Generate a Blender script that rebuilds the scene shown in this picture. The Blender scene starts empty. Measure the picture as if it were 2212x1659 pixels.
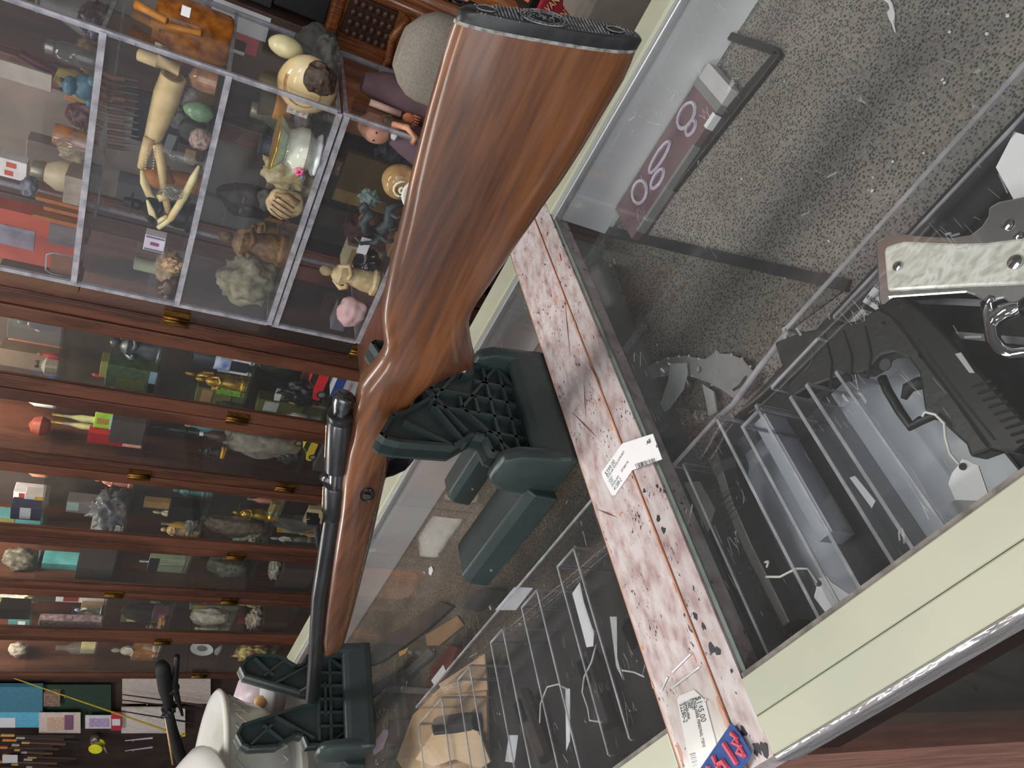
import bpy, bmesh, math, random
from mathutils import Vector, Matrix, noise
random.seed(7)
SC = bpy.context.scene
COL = SC.collection
R = math.radians

# ------------------------------------------------------------------ camera
K = 0.40                       # camera height above the counter top (m)
CT = 0.95                      # counter top height
CZ = CT + K
F = 1615.05; CX, CY = 1106.0, 829.5
# columns: world X (along counter), Y (towards the cabinets), Z (up) in camera axes (x right, y down, z forward)
RC = ((0.43548, -0.19739, -0.87829), (-0.67961, -0.71191, -0.17697), (-0.59033, 0.67396, -0.44417))
cam = bpy.data.cameras.new('camera'); camo = bpy.data.objects.new('camera', cam); COL.objects.link(camo)
cam.sensor_fit = 'HORIZONTAL'; cam.sensor_width = 36.0; cam.lens = F / 2212.0 * 36.0
cam.clip_start = 0.01; cam.clip_end = 60
xr = Vector(RC[0]).normalized(); zf = Vector(RC[2]); zf = (zf - xr * zf.dot(xr)).normalized(); yd = zf.cross(xr)
camo.matrix_world = Matrix(((xr.x, -yd.x, -zf.x, 0), (xr.y, -yd.y, -zf.y, 0), (xr.z, -yd.z, -zf.z, CZ), (0, 0, 0, 1)))
SC.camera = camo
SC.view_settings.view_transform = 'Standard'; SC.view_settings.look = 'None'
SC.view_settings.gamma = 1.0; SC.view_settings.use_curve_mapping = False
SC.view_settings.exposure = 0.0
SC.cycles.transparent_max_bounces = 24
SC.cycles.max_bounces = 5; SC.cycles.diffuse_bounces = 3; SC.cycles.glossy_bounces = 3; SC.cycles.transmission_bounces = 4
SC.cycles.caustics_reflective = False; SC.cycles.caustics_refractive = False
SC.cycles.use_adaptive_sampling = True; SC.cycles.adaptive_threshold = 0.08
SC.cycles.use_denoising = True

# ------------------------------------------------------------------ world, lights
w = bpy.data.worlds.new('world'); SC.world = w; w.use_nodes = True
bg = w.node_tree.nodes['Background']; bg.inputs[0].default_value = (0.86, 0.93, 1.0, 1); bg.inputs[1].default_value = 0.55

def area(name, loc, target, sx, sy, power, col):
    l = bpy.data.lights.new(name, 'AREA'); l.shape = 'RECTANGLE'; l.size = sx; l.size_y = sy; l.energy = power; l.color = col
    o = bpy.data.objects.new(name, l); COL.objects.link(o); o.location = loc
    o.rotation_euler = (Vector(target) - Vector(loc)).to_track_quat('-Z', 'Y').to_euler()
    return o
area('shop_window_daylight', (0.9, -3.3, 2.0), (-0.4, 0.6, 0.9), 4.6, 2.4, 88, (0.93, 0.97, 1.0))
TUBES = [(-0.8, 0.62), (-2.5, 0.62), (-4.2, 0.62), (-1.2, -1.5), (1.0, -1.5)]
for i, (tx, ty) in enumerate(TUBES):
    area('ceiling_tube_light', (tx, ty, 2.80), (tx, ty, 0), 1.2, 0.34, 19, (1.0, 0.96, 0.9))

# ------------------------------------------------------------------ pixel rays (image taken as 2212 x 1659)
def ray(x, y):
    a, b = (x - CX) / F, (y - CY) / F
    return Vector(tuple(RC[0][i] * a + RC[1][i] * b + RC[2][i] for i in range(3)))
def hw(X, Y, Z): return Vector((X * K, Y * K, CZ + Z * K))          # units of camera height -> metres
def pz(x, y, z=-1.0):                                              # on a level plane, z in camera heights
    d = ray(x, y); return d * (z * K / d.z) + Vector((0, 0, CZ))
def pw(x, y, wz):                                                  # on a level plane, wz in metres
    d = ray(x, y); return d * ((wz - CZ) / d.z) + Vector((0, 0, CZ))
def py(x, y, Y):                                                   # on an upright plane Y metres away
    d = ray(x, y); return d * (Y / d.y) + Vector((0, 0, CZ))
def pxx(x, y, X):
    d = ray(x, y); return d * (X / d.x) + Vector((0, 0, CZ))
def proj(p):
    d = Vector(p) - Vector((0, 0, CZ)); c = [sum(RC[k][i] * d[i] for i in range(3)) for k in range(3)]; return c[0] / c[2] * F + CX, c[1] / c[2] * F + CY
def ppm(p):                                                        # pixels per metre at a point
    d = Vector(p) - Vector((0, 0, CZ)); dep = sum(RC[2][i] * d[i] for i in range(3)); return F / dep

# ------------------------------------------------------------------ materials
MATS = {}
def nt(name):
    m = bpy.data.materials.new(name); m.use_nodes = True; n = m.node_tree; n.nodes.clear()
    out = n.nodes.new('ShaderNodeOutputMaterial'); return m, n, out
def N(n, t, **kw):
    o = n.nodes.new(t)
    for k, v in kw.items(): setattr(o, k, v)
    return o
def c4(c): return (c[0], c[1], c[2], 1)
def srgb(r, g, b):
    f = lambda v: (v / 255 / 12.92) if v / 255 <= 0.04045 else ((v / 255 + 0.055) / 1.055) ** 2.4
    return (f(r), f(g), f(b))
def coords(n, scale=(1, 1, 1), rot=(0, 0, 0), kind='Object'):
    tc = N(n, 'ShaderNodeTexCoord'); mp = N(n, 'ShaderNodeMapping'); n.links.new(tc.outputs[kind], mp.inputs[0])
    mp.inputs['Scale'].default_value = scale; mp.inputs['Rotation'].default_value = rot; return mp
def ramp(n, stops, interp='LINEAR'):
    r = N(n, 'ShaderNodeValToRGB'); e = r.color_ramp.elements; r.color_ramp.interpolation = interp
    while len(e) < len(stops): e.new(0.5)
    for i, (p, c) in enumerate(stops): e[i].position = p; e[i].color = c4(c)
    return r
def mat(name, col, rough=0.5, metal=0.0, col2=None, scale=30.0, stretch=(1, 1, 1), bump=0.0, bscale=None, spec=0.5, trans=0.0, ior=1.45, detail=4.0, coat=0.0, emit=None, lo=0.35, hi=0.65):
    if name in MATS: return MATS[name]
    m, n, out = nt(name)
    b = N(n, 'ShaderNodeBsdfPrincipled'); n.links.new(b.outputs[0], out.inputs[0])
    b.inputs['Base Color'].default_value = c4(col); b.inputs['Roughness'].default_value = rough; b.inputs['Metallic'].default_value = metal
    b.inputs['Specular IOR Level'].default_value = spec; b.inputs['Transmission Weight'].default_value = trans; b.inputs['IOR'].default_value = ior
    b.inputs['Coat Weight'].default_value = coat
    if emit: b.inputs['Emission Color'].default_value = c4(emit[0]); b.inputs['Emission Strength'].default_value = emit[1]
    if col2 is None: col2 = tuple(v * 0.82 for v in col)
    mp = coords(n, stretch)
    t = N(n, 'ShaderNodeTexNoise'); t.inputs['Scale'].default_value = scale; t.inputs['Detail'].default_value = detail; n.links.new(mp.outputs[0], t.inputs[0])
    r = ramp(n, [(lo, col2), (hi, col)]); n.links.new(t.outputs[0], r.inputs[0]); n.links.new(r.outputs[0], b.inputs['Base Color'])
    if bump:
        t2 = N(n, 'ShaderNodeTexNoise'); t2.inputs['Scale'].default_value = bscale or scale; t2.inputs['Detail'].default_value = 3; n.links.new(mp.outputs[0], t2.inputs[0])
        bp = N(n, 'ShaderNodeBump'); bp.inputs['Strength'].default_value = bump; bp.inputs['Distance'].default_value = 0.002
        n.links.new(t2.outputs[0], bp.inputs['Height']); n.links.new(bp.outputs[0], b.inputs['Normal'])
    MATS[name] = m; return m
def clear(name, tint=(0.93, 0.96, 0.95), haze=0.03, hazecol=(0.7, 0.72, 0.75), rough=0.03, ior=1.45, scratch=False):
    if name in MATS: return MATS[name]
    m, n, out = nt(name)
    tr = N(n, 'ShaderNodeBsdfTransparent'); tr.inputs[0].default_value = c4(tint)
    gl = N(n, 'ShaderNodeBsdfGlossy'); gl.inputs['Roughness'].default_value = rough; gl.inputs[0].default_value = (1, 1, 1, 1)
    df = N(n, 'ShaderNodeBsdfDiffuse'); df.inputs[0].default_value = c4(hazecol)
    lw = N(n, 'ShaderNodeLayerWeight'); lw.inputs[0].default_value = 0.5; f0 = ((ior - 1) / (ior + 1)) ** 2
    pw5 = N(n, 'ShaderNodeMath', operation='POWER'); pw5.inputs[1].default_value = 5.0; n.links.new(lw.outputs['Facing'], pw5.inputs[0])
    fr = N(n, 'ShaderNodeMath', operation='MULTIPLY_ADD'); fr.inputs[1].default_value = 1 - f0; fr.inputs[2].default_value = f0; n.links.new(pw5.outputs[0], fr.inputs[0])
    m1 = N(n, 'ShaderNodeMixShader'); m1.inputs[0].default_value = haze; n.links.new(tr.outputs[0], m1.inputs[1]); n.links.new(df.outputs[0], m1.inputs[2])
    m2 = N(n, 'ShaderNodeMixShader'); n.links.new(fr.outputs[0], m2.inputs[0]); n.links.new(m1.outputs[0], m2.inputs[1]); n.links.new(gl.outputs[0], m2.inputs[2])
    if scratch:                                                    # hairline scratches and dust on the worn counter glass
        mp = coords(n, (1, 1, 1)); acc = None
        for ang, sc in ((0.5, 9.0), (1.3, 13.0), (2.4, 11.0)):
            mq = coords(n, (sc, sc * 0.12, 1), (0, 0, ang))
            wv = N(n, 'ShaderNodeTexVoronoi'); wv.feature = 'DISTANCE_TO_EDGE'; wv.inputs['Scale'].default_value = 6.0; wv.inputs['Randomness'].default_value = 1.0
            n.links.new(mq.outputs[0], wv.inputs['Vector'])
            lt = N(n, 'ShaderNodeMath', operation='LESS_THAN'); lt.inputs[1].default_value = 0.006; n.links.new(wv.outputs[0], lt.inputs[0])
            ns = N(n, 'ShaderNodeTexNoise'); ns.inputs['Scale'].default_value = 22 + 7 * ang; n.links.new(mp.outputs[0], ns.inputs[0])
            gt = N(n, 'ShaderNodeMath', operation='GREATER_THAN'); gt.inputs[1].default_value = 0.66; n.links.new(ns.outputs[0], gt.inputs[0])
            mu = N(n, 'ShaderNodeMath', operation='MULTIPLY'); n.links.new(lt.outputs[0], mu.inputs[0]); n.links.new(gt.outputs[0], mu.inputs[1])
            if acc is None: acc = mu
            else:
                a2 = N(n, 'ShaderNodeMath', operation='MAXIMUM'); n.links.new(acc.outputs[0], a2.inputs[0]); n.links.new(mu.outputs[0], a2.inputs[1]); acc = a2
        sc_ = N(n, 'ShaderNodeMath', operation='MULTIPLY_ADD'); sc_.inputs[1].default_value = 0.24; sc_.inputs[2].default_value = haze; n.links.new(acc.outputs[0], sc_.inputs[0])
        n.links.new(sc_.outputs[0], m1.inputs[0])
    n.links.new(m2.outputs[0], out.inputs[0]); MATS[name] = m; return m

def wood(name, c1, c2, c3, rough=0.35, scale=6.0, axis='X', ringy=3.0, coat=0.0, spec=0.5):
    if name in MATS: return MATS[name]
    m, n, out = nt(name)
    b = N(n, 'ShaderNodeBsdfPrincipled'); n.links.new(b.outputs[0], out.inputs[0]); b.inputs['Roughness'].default_value = rough
    b.inputs['Coat Weight'].default_value = coat; b.inputs['Coat Roughness'].default_value = 0.14; b.inputs['Specular IOR Level'].default_value = spec
    st = {'X': (0.16, 1, 1), 'Y': (1, 0.16, 1), 'Z': (1, 1, 0.16)}[axis]
    mp = coords(n, st)
    t = N(n, 'ShaderNodeTexNoise'); t.inputs['Scale'].default_value = scale; t.inputs['Detail'].default_value = 3; t.inputs['Distortion'].default_value = 0.6; n.links.new(mp.outputs[0], t.inputs[0])
    mul = N(n, 'ShaderNodeMath', operation='MULTIPLY'); mul.inputs[1].default_value = ringy * 6.283; n.links.new(t.outputs[0], mul.inputs[0])
    sn = N(n, 'ShaderNodeMath', operation='SINE'); n.links.new(mul.outputs[0], sn.inputs[0])
    mp2 = coords(n, tuple(v * (0.35 if v < 1 else 1) for v in st))
    t2 = N(n, 'ShaderNodeTexNoise'); t2.inputs['Scale'].default_value = scale * 28; t2.inputs['Detail'].default_value = 4; n.links.new(mp2.outputs[0], t2.inputs[0])
    ma = N(n, 'ShaderNodeMath', operation='MULTIPLY_ADD'); ma.inputs[1].default_value = 0.22; n.links.new(sn.outputs[0], ma.inputs[0]); n.links.new(t2.outputs[0], ma.inputs[2])
    r = ramp(n, [(0.22, c1), (0.5, c2), (0.78, c3)]); n.links.new(ma.outputs[0], r.inputs[0]); n.links.new(r.outputs[0], b.inputs['Base Color'])
    bp = N(n, 'ShaderNodeBump'); bp.inputs['Strength'].default_value = 0.12; bp.inputs['Distance'].default_value = 0.001
    n.links.new(t2.outputs[0], bp.inputs['Height']); n.links.new(bp.outputs[0], b.inputs['Normal'])
    MATS[name] = m; return m

GLASS = clear('counter_glass', (0.955, 0.965, 0.965), 0.014, (0.78, 0.78, 0.8), 0.02, 1.42, scratch=True)
PANE = clear('cabinet_pane', (0.92, 0.93, 0.92), 0.015, rough=0.04, ior=1.35)
ACRY = clear('clear_acrylic', (0.95, 0.955, 0.965), 0.02, (0.7, 0.7, 0.75), 0.05, 1.3)
def edgemat():
    m, n, out = nt('acrylic_edge')
    tr = N(n, 'ShaderNodeBsdfTransparent'); tr.inputs[0].default_value = (0.8, 0.8, 0.85, 1)
    b = N(n, 'ShaderNodeBsdfPrincipled'); b.inputs['Base Color'].default_value = (0.52, 0.51, 0.56, 1); b.inputs['Roughness'].default_value = 0.25
    mx = N(n, 'ShaderNodeMixShader'); mp = coords(n, (1, 1, 1)); t = N(n, 'ShaderNodeTexNoise'); t.inputs['Scale'].default_value = 40; n.links.new(mp.outputs[0], t.inputs[0])
    r = N(n, 'ShaderNodeMapRange'); r.inputs[1].default_value = 0.3; r.inputs[2].default_value = 0.7; r.inputs[3].default_value = 0.35; r.inputs[4].default_value = 0.75
    n.links.new(t.outputs[0], r.inputs[0]); n.links.new(r.outputs[0], mx.inputs[0]); n.links.new(tr.outputs[0], mx.inputs[1]); n.links.new(b.outputs[0], mx.inputs[2])
    n.links.new(mx.outputs[0], out.inputs[0]); return m
EDGE = edgemat()
def granite(name, dark=1.0):
    m, n, out = nt(name); b = N(n, 'ShaderNodeBsdfPrincipled'); n.links.new(b.outputs[0], out.inputs[0]); b.inputs['Roughness'].default_value = 0.32
    mp = coords(n, (1, 1.0, 1)); mps = coords(n, (1.7, 0.75, 1), (0, 0, 0.5))
    t = N(n, 'ShaderNodeTexNoise'); t.inputs['Scale'].default_value = 70; t.inputs['Detail'].default_value = 6; n.links.new(mps.outputs[0], t.inputs[0])
    base = ramp(n, [(0.30, tuple(v * dark for v in srgb(164, 138, 138))), (0.45, tuple(v * dark for v in srgb(190, 172, 172))), (0.62, tuple(v * dark for v in srgb(206, 197, 199)))]); n.links.new(t.outputs[0], base.inputs[0])
    t2 = N(n, 'ShaderNodeTexNoise'); t2.inputs['Scale'].default_value = 230; t2.inputs['Detail'].default_value = 3; n.links.new(mps.outputs[0], t2.inputs[0])
    g = N(n, 'ShaderNodeTexNoise'); g.inputs['Scale'].default_value = 34; g.inputs['Detail'].default_value = 2; n.links.new(mp.outputs[0], g.inputs[0])
    ad = N(n, 'ShaderNodeMath', operation='MULTIPLY_ADD'); ad.inputs[1].default_value = 0.55; n.links.new(g.outputs[0], ad.inputs[0]); n.links.new(t2.outputs[0], ad.inputs[2])
    fl = ramp(n, [(0.86 / 1.0 * 1.0, (0, 0, 0)), (0.94, (1, 1, 1))]); fl.color_ramp.elements[0].position = 0.93; fl.color_ramp.elements[1].position = 1.0
    n.links.new(ad.outputs[0], fl.inputs[0])
    mx = N(n, 'ShaderNodeMix', data_type='RGBA'); n.links.new(fl.outputs[0], mx.inputs[0]); n.links.new(base.outputs[0], mx.inputs[6]); mx.inputs[7].default_value = c4(srgb(52, 48, 58))
    n.links.new(mx.outputs[2], b.inputs['Base Color']); MATS[name] = m; return m
GRAN = granite('granite_print_laminate'); GRAN2 = granite('granite_print_laminate_aged', 0.86)
def carpetmat(name, c1, c2, dots=True, dscale=300.0):
    m, n, out = nt(name); b = N(n, 'ShaderNodeBsdfPrincipled'); n.links.new(b.outputs[0], out.inputs[0]); b.inputs['Roughness'].default_value = 0.95; b.inputs['Specular IOR Level'].default_value = 0.1
    mp = coords(n)
    t = N(n, 'ShaderNodeTexNoise'); t.inputs['Scale'].default_value = 14; t.inputs['Detail'].default_value = 8; t.inputs['Roughness'].default_value = 0.7; n.links.new(mp.outputs[0], t.inputs[0])
    r = ramp(n, [(0.3, c2), (0.65, c1)]); n.links.new(t.outputs[0], r.inputs[0]); last = r.outputs[0]
    f = N(n, 'ShaderNodeTexNoise'); f.inputs['Scale'].default_value = 420; f.inputs['Detail'].default_value = 2; n.links.new(mp.outputs[0], f.inputs[0])
    hgt = f.outputs[0]
    if dots:
        v = N(n, 'ShaderNodeTexVoronoi'); v.inputs['Scale'].default_value = dscale; v.inputs['Randomness'].default_value = 0.75; n.links.new(mp.outputs[0], v.inputs['Vector'])
        rr = ramp(n, [(0.27, (1, 1, 1)), (0.50, (0, 0, 0))]); n.links.new(v.outputs['Distance'], rr.inputs[0])
        ml = N(n, 'ShaderNodeMath', operation='MULTIPLY'); ml.inputs[1].default_value = 0.9; n.links.new(rr.outputs[0], ml.inputs[0])
        mx = N(n, 'ShaderNodeMix', data_type='RGBA'); n.links.new(ml.outputs[0], mx.inputs[0]); n.links.new(last, mx.inputs[6]); mx.inputs[7].default_value = c4(tuple(v_ * 0.28 for v_ in c2)); last = mx.outputs[2]
        hgt = v.outputs['Distance']
    mm = N(n, 'ShaderNodeMix', data_type='RGBA', blend_type='MULTIPLY'); mm.inputs[0].default_value = 0.55; n.links.new(last, mm.inputs[6])
    fr = ramp(n, [(0.3, (0.45, 0.45, 0.45)), (0.7, (1, 1, 1))]); n.links.new(f.outputs[0], fr.inputs[0]); n.links.new(fr.outputs[0], mm.inputs[7])
    n.links.new(mm.outputs[2], b.inputs['Base Color'])
    bp = N(n, 'ShaderNodeBump'); bp.inputs['Strength'].default_value = 0.5; bp.inputs['Distance'].default_value = 0.002; n.links.new(hgt, bp.inputs['Height']); n.links.new(bp.outputs[0], b.inputs['Normal'])
    MATS[name] = m; return m
CARP = carpetmat('dotted_carpet', srgb(158, 153, 148), srgb(132, 127, 123), dscale=380.0)
CARP2 = carpetmat('smooth_carpet', srgb(128, 124, 118), srgb(104, 101, 96), dots=True, dscale=380)
CARP3 = carpetmat('brown_carpet', srgb(118, 106, 92), srgb(88, 78, 66), dots=True, dscale=380)
CREAM = mat('cream_enamel', srgb(182, 184, 162), 0.35, col2=srgb(170, 173, 154), scale=9, coat=0.3)
CREAM2 = mat('aged_cream_enamel', srgb(174, 177, 160), 0.4, col2=srgb(186, 187, 162), scale=6)
ALU = mat('brushed_rail_metal', (0.72, 0.74, 0.77), 0.28, 0.75, col2=(0.6, 0.62, 0.66), scale=6, stretch=(0.1, 1, 1))
CHROME = mat('chrome', (0.8, 0.8, 0.82), 0.08, 1.0, col2=(0.72, 0.72, 0.76), scale=20)
STEEL = mat('blued_steel', (0.13, 0.13, 0.14), 0.3, 0.9, col2=(0.09, 0.09, 0.095), scale=60, stretch=(0.2, 1, 1))
GLINT = mat('golden_reflection_tone', (0.75, 0.5, 0.28), 0.22, 1.0, scale=30)
ABRASS = mat('aged_brass', srgb(130, 92, 40), 0.38, 0.8, col2=srgb(80, 54, 24), scale=40)
BLACKP = mat('black_polymer', (0.018, 0.018, 0.02), 0.42, col2=(0.012, 0.012, 0.013), scale=200, bump=0.15)
BLACKG = mat('black_gloss', (0.012, 0.012, 0.013), 0.12)
BLACKM = mat('black_matt', (0.014, 0.014, 0.016), 0.7)
GREEN = mat('dark_green_plastic', srgb(54, 64, 64), 0.33, col2=srgb(47, 57, 57), scale=25, bump=0.06, bscale=300, spec=0.55)
GREEND = mat('dark_green_plastic_ribs', srgb(60, 71, 71), 0.38, col2=srgb(52, 62, 62), scale=25)
PAPER = mat('white_paper', (0.83, 0.83, 0.86), 0.6, col2=(0.79, 0.79, 0.82), scale=20)
PAPERG = mat('grey_paper', (0.62, 0.62, 0.64), 0.7)
INK = mat('printed_ink', (0.03, 0.03, 0.05), 0.6)
STRING = mat('white_string', (0.78, 0.77, 0.74), 0.8)
ORANGE = mat('worn_laminate_core', srgb(216, 160, 134), 0.6, col2=srgb(200, 142, 116), scale=60)
STOCK = wood('walnut_stock', srgb(74, 42, 26), srgb(100, 59, 34), srgb(126, 76, 42), rough=0.42, scale=7, axis='X', ringy=3.0, coat=0.6)
CAB = wood('cabinet_wood', srgb(62, 35, 24), srgb(88, 51, 36), srgb(104, 62, 44), rough=0.42, scale=9, axis='Z', ringy=2.0)
CARVED = wood('carved_oak', srgb(96, 50, 24), srgb(150, 88, 46), srgb(176, 108, 60), rough=0.35, scale=8, axis='Z', ringy=2.0, coat=0.2)
DARKIN = mat('dark_cabinet_lining', srgb(78, 66, 60), 0.8, col2=srgb(58, 50, 46), scale=8)

# ------------------------------------------------------------------ mesh helpers (world coordinates in, local out)
def BM(): return bmesh.new()
def faces_from(bm, vs, fs):
    v = [bm.verts.new(p) for p in vs]
    for f in fs:
        try: bm.faces.new([v[i] for i in f])
        except ValueError: pass
    return v
def box(bm, a, b, M=None):
    x0, y0, z0 = a; x1, y1, z1 = b
    vs = [(x0, y0, z0), (x1, y0, z0), (x1, y1, z0), (x0, y1, z0), (x0, y0, z1), (x1, y0, z1), (x1, y1, z1), (x0, y1, z1)]
    if M is not None: vs = [M @ Vector(v) for v in vs]
    faces_from(bm, vs, [(0, 3, 2, 1), (4, 5, 6, 7), (0, 1, 5, 4), (1, 2, 6, 5), (2, 3, 7, 6), (3, 0, 4, 7)]); return bm
def rings(bm, rs, cap=True, close=True):
    n = len(rs[0]); V = [[bm.verts.new(p) for p in r] for r in rs]
    for i in range(len(V) - 1):
        for j in range(n if close else n - 1):
            k = (j + 1) % n
            try: bm.faces.new([V[i][j], V[i][k], V[i + 1][k], V[i + 1][j]])
            except ValueError: pass
    if cap:
        for r, fl in ((V[0], True), (V[-1], False)):
            try: bm.faces.new(list(reversed(r)) if fl else r)
            except ValueError: pass
    return bm
def frame(d):
    d = Vector(d).normalized(); u = d.cross(Vector((0, 0, 1)))
    if u.length < 1e-3: u = d.cross(Vector((0, 1, 0)))
    u.normalize(); return u, d.cross(u).normalized()
def tube(bm, pts, r, n=8, cap=True):
    pts = [Vector(p) for p in pts]; rs = []
    for i, p in enumerate(pts):
        d = pts[min(i + 1, len(pts) - 1)] - pts[max(i - 1, 0)]
        u, v = frame(d); rr = r[i] if isinstance(r, (list, tuple)) else r
        rs.append([p + (u * math.cos(2 * math.pi * k / n) + v * math.sin(2 * math.pi * k / n)) * rr for k in range(n)])
    return rings(bm, rs, cap)
def lathe(bm, prof, c, n=20, axis=None, sx=1, sy=1, wob=None):
    c = Vector(c); rs = []
    if axis is None: u, v, a = Vector((1, 0, 0)), Vector((0, 1, 0)), Vector((0, 0, 1))
    else: a = Vector(axis).normalized(); u, v = frame(a)
    for r, z in prof:
        rs.append([c + a * z + (u * math.cos(2 * math.pi * k / n) * sx + v * math.sin(2 * math.pi * k / n) * sy) * (r * (wob(k / n, z) if wob else 1)) for k in range(n)])
    return rings(bm, rs)
def prism(bm, poly, d):
    d = Vector(d); poly = [Vector(p) for p in poly]; n = len(poly)
    a = [bm.verts.new(p) for p in poly]; b = [bm.verts.new(p + d) for p in poly]
    bm.faces.new(a); bm.faces.new(list(reversed(b)))
    for i in range(n): bm.faces.new([a[i], b[i], b[(i + 1) % n], a[(i + 1) % n]])
    return bm
def blob(bm, c, r, seed=0, amp=0.25, sub=3, freq=1.6, flat=None, M=None):
    g = bmesh.ops.create_icosphere(bm, subdivisions=sub, radius=1.0); c = Vector(c); o = Vector((seed * 3.1, seed * 1.7, seed * 2.3))
    for v in g['verts']:
        p = v.co.copy(); k = 1 + amp * noise.noise(p * freq + o) + amp * 0.45 * noise.noise(p * freq * 2.7 + o) + amp * 0.2 * noise.noise(p * freq * 6 + o)
        q = Vector((p.x * r[0] * k, p.y * r[1] * k, p.z * r[2] * k))
        if flat is not None and q.z < -r[2] * flat: q.z = -r[2] * flat
        v.co = (M @ q if M is not None else q) + c
    return bm
def disc(bm, c, nrm, r, th=0.001, n=20):
    nrm = Vector(nrm).normalized(); return tube(bm, [Vector(c), Vector(c) + nrm * th], r, n)
def strip(bm, pts, wv, th):                                        # ribbon of width vector wv through pts
    rs = []
    for i, p in enumerate(pts):
        p = Vector(p); wvv = Vector(wv[i] if isinstance(wv, list) else wv); d = Vector(pts[min(i + 1, len(pts) - 1)]) - Vector(pts[max(i - 1, 0)])
        nn = d.cross(wvv).normalized() * th
        rs.append([p - wvv / 2, p + wvv / 2, p + wvv / 2 + nn, p - wvv / 2 + nn])
    return rings(bm, rs)

def top_of(o):
    while o.parent is not None: o = o.parent
    return o
def thing(name, label, cat, loc, group=None, kind=None):
    o = bpy.data.objects.new(name, None); COL.objects.link(o); o.location = loc; o.empty_display_size = 0.02
    if label: o['label'] = label
    if cat: o['category'] = cat
    if group: o['group'] = group
    if kind: o['kind'] = kind
    return o
def obj(name, bm, m, parent=None, label=None, cat=None, group=None, kind=None, smooth=False, bevel=0.0, loc=None, recalc=True, sub=0):
    if recalc: bmesh.ops.recalc_face_normals(bm, faces=bm.faces)
    me = bpy.data.meshes.new(name)
    if parent is not None: off = Vector(top_of(parent).location)
    elif loc is not None: off = Vector(loc)
    else:
        xs = [v.co for v in bm.verts]; off = Vector((sum(v.x for v in xs) / len(xs), sum(v.y for v in xs) / len(xs), min(v.z for v in xs)))
    for v in bm.verts: v.co -= off
    bm.to_mesh(me); bm.free(); me.materials.append(m)
    if smooth:
        for p in me.polygons: p.use_smooth = True
    o = bpy.data.objects.new(name, me); COL.objects.link(o)
    if parent is not None: o.parent = parent
    else: o.location = off
    if bevel:
        md = o.modifiers.new('bevel', 'BEVEL'); md.width = bevel; md.segments = 2; md.limit_method = 'ANGLE'; md.angle_limit = 0.7
    if sub:
        md = o.modifiers.new('sub', 'SUBSURF'); md.levels = sub; md.render_levels = sub
    if smooth == 'auto':
        md = o.modifiers.new('wn', 'EDGE_SPLIT'); md.split_angle = 0.7
    if label: o['label'] = label
    if cat: o['category'] = cat
    if group: o['group'] = group
    if kind: o['kind'] = kind
    return o
def text(s, parent, o, xd, up, size, m, name='lettering', th=0.0002, align='LEFT', label=None, width=None):
    cu = bpy.data.curves.new(name, 'FONT'); cu.body = s; cu.size = size; cu.extrude = th; cu.align_x = align; cu.resolution_u = 2
    tmp = bpy.data.objects.new(name, cu); me = bpy.data.meshes.new_from_object(tmp); bpy.data.objects.remove(tmp); bpy.data.curves.remove(cu)
    me.materials.clear(); me.materials.append(m); me.name = name
    xd = Vector(xd).normalized(); up = Vector(up); up = (up - xd * up.dot(xd)).normalized(); z = xd.cross(up)
    off = Vector(top_of(parent).location) if parent is not None else Vector((0, 0, 0)); q = Vector(o) - off
    k = 1.0
    if width:
        xs = [v.co.x for v in me.vertices]; k = width / max(1e-6, max(xs) - min(xs))
    for v in me.vertices: v.co = q + xd * (v.co.x * k) + up * v.co.y + z * v.co.z
    ob = bpy.data.objects.new(name, me); COL.objects.link(ob)
    if parent is not None: ob.parent = parent
    if label: ob['label'] = label
    return ob
def lerp(a, b, t): return a + (b - a) * t
def interp(tab, x):
    if x <= tab[0][0]: return tab[0][1]
    for (a, b), (c, d) in zip(tab, tab[1:]):
        if x <= c: return lerp(b, d, (x - a) / (c - a))
    return tab[-1][1]
# ================================================================== room shell
WALL = mat('painted_wall', (0.42, 0.38, 0.34), 0.8, scale=3)
FLOORM = mat('worn_shop_floor', srgb(70, 62, 56), 0.7, col2=srgb(52, 46, 42), scale=5)
CEIL = mat('ceiling_paint', (0.55, 0.54, 0.52), 0.85, scale=3)
obj('floor', box(BM(), (-7, -4.2, -0.05), (4, 2.75, 0)), FLOORM, kind='structure', loc=(0, 0, 0))
obj('wall_back', box(BM(), (-7, 2.65, 0), (4, 2.75, 3.0)), WALL, kind='structure', loc=(0, 0, 0))
obj('wall_left', box(BM(), (-7.1, -4.2, 0), (-7, 2.75, 3.0)), WALL, kind='structure', loc=(0, 0, 0))
obj('wall_right', box(BM(), (4, -1.2, 0), (4.1, 2.75, 3.0)), WALL, kind='structure', loc=(0, 0, 0))
obj('ceiling', box(BM(), (-7, -4.2, 3.0), (4, 2.75, 3.05)), CEIL, kind='structure', loc=(0, 0, 0))
w1 = thing('window_1', None, None, (0.9, -3.45, 0.9), kind='structure'); WFR = mat('window_frame_paint', (0.5, 0.5, 0.5), 0.5)
for (x0_, x1_, z0_, z1_) in ((-1.5, -1.4, .7, 3.0), (3.2, 3.3, .7, 3.0), (-1.5, 3.3, .65, .75), (-1.5, 3.3, 2.9, 3.0), (0.85, 0.95, .7, 3.0)): obj('window_bar', box(BM(), (x0_, -3.5, z0_), (x1_, -3.42, z1_)), WFR, w1)
LAMPM = mat('lamp_diffuser', (0.9, 0.9, 0.88), 0.4, emit=((1, 0.96, 0.9), 3.0))
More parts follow.
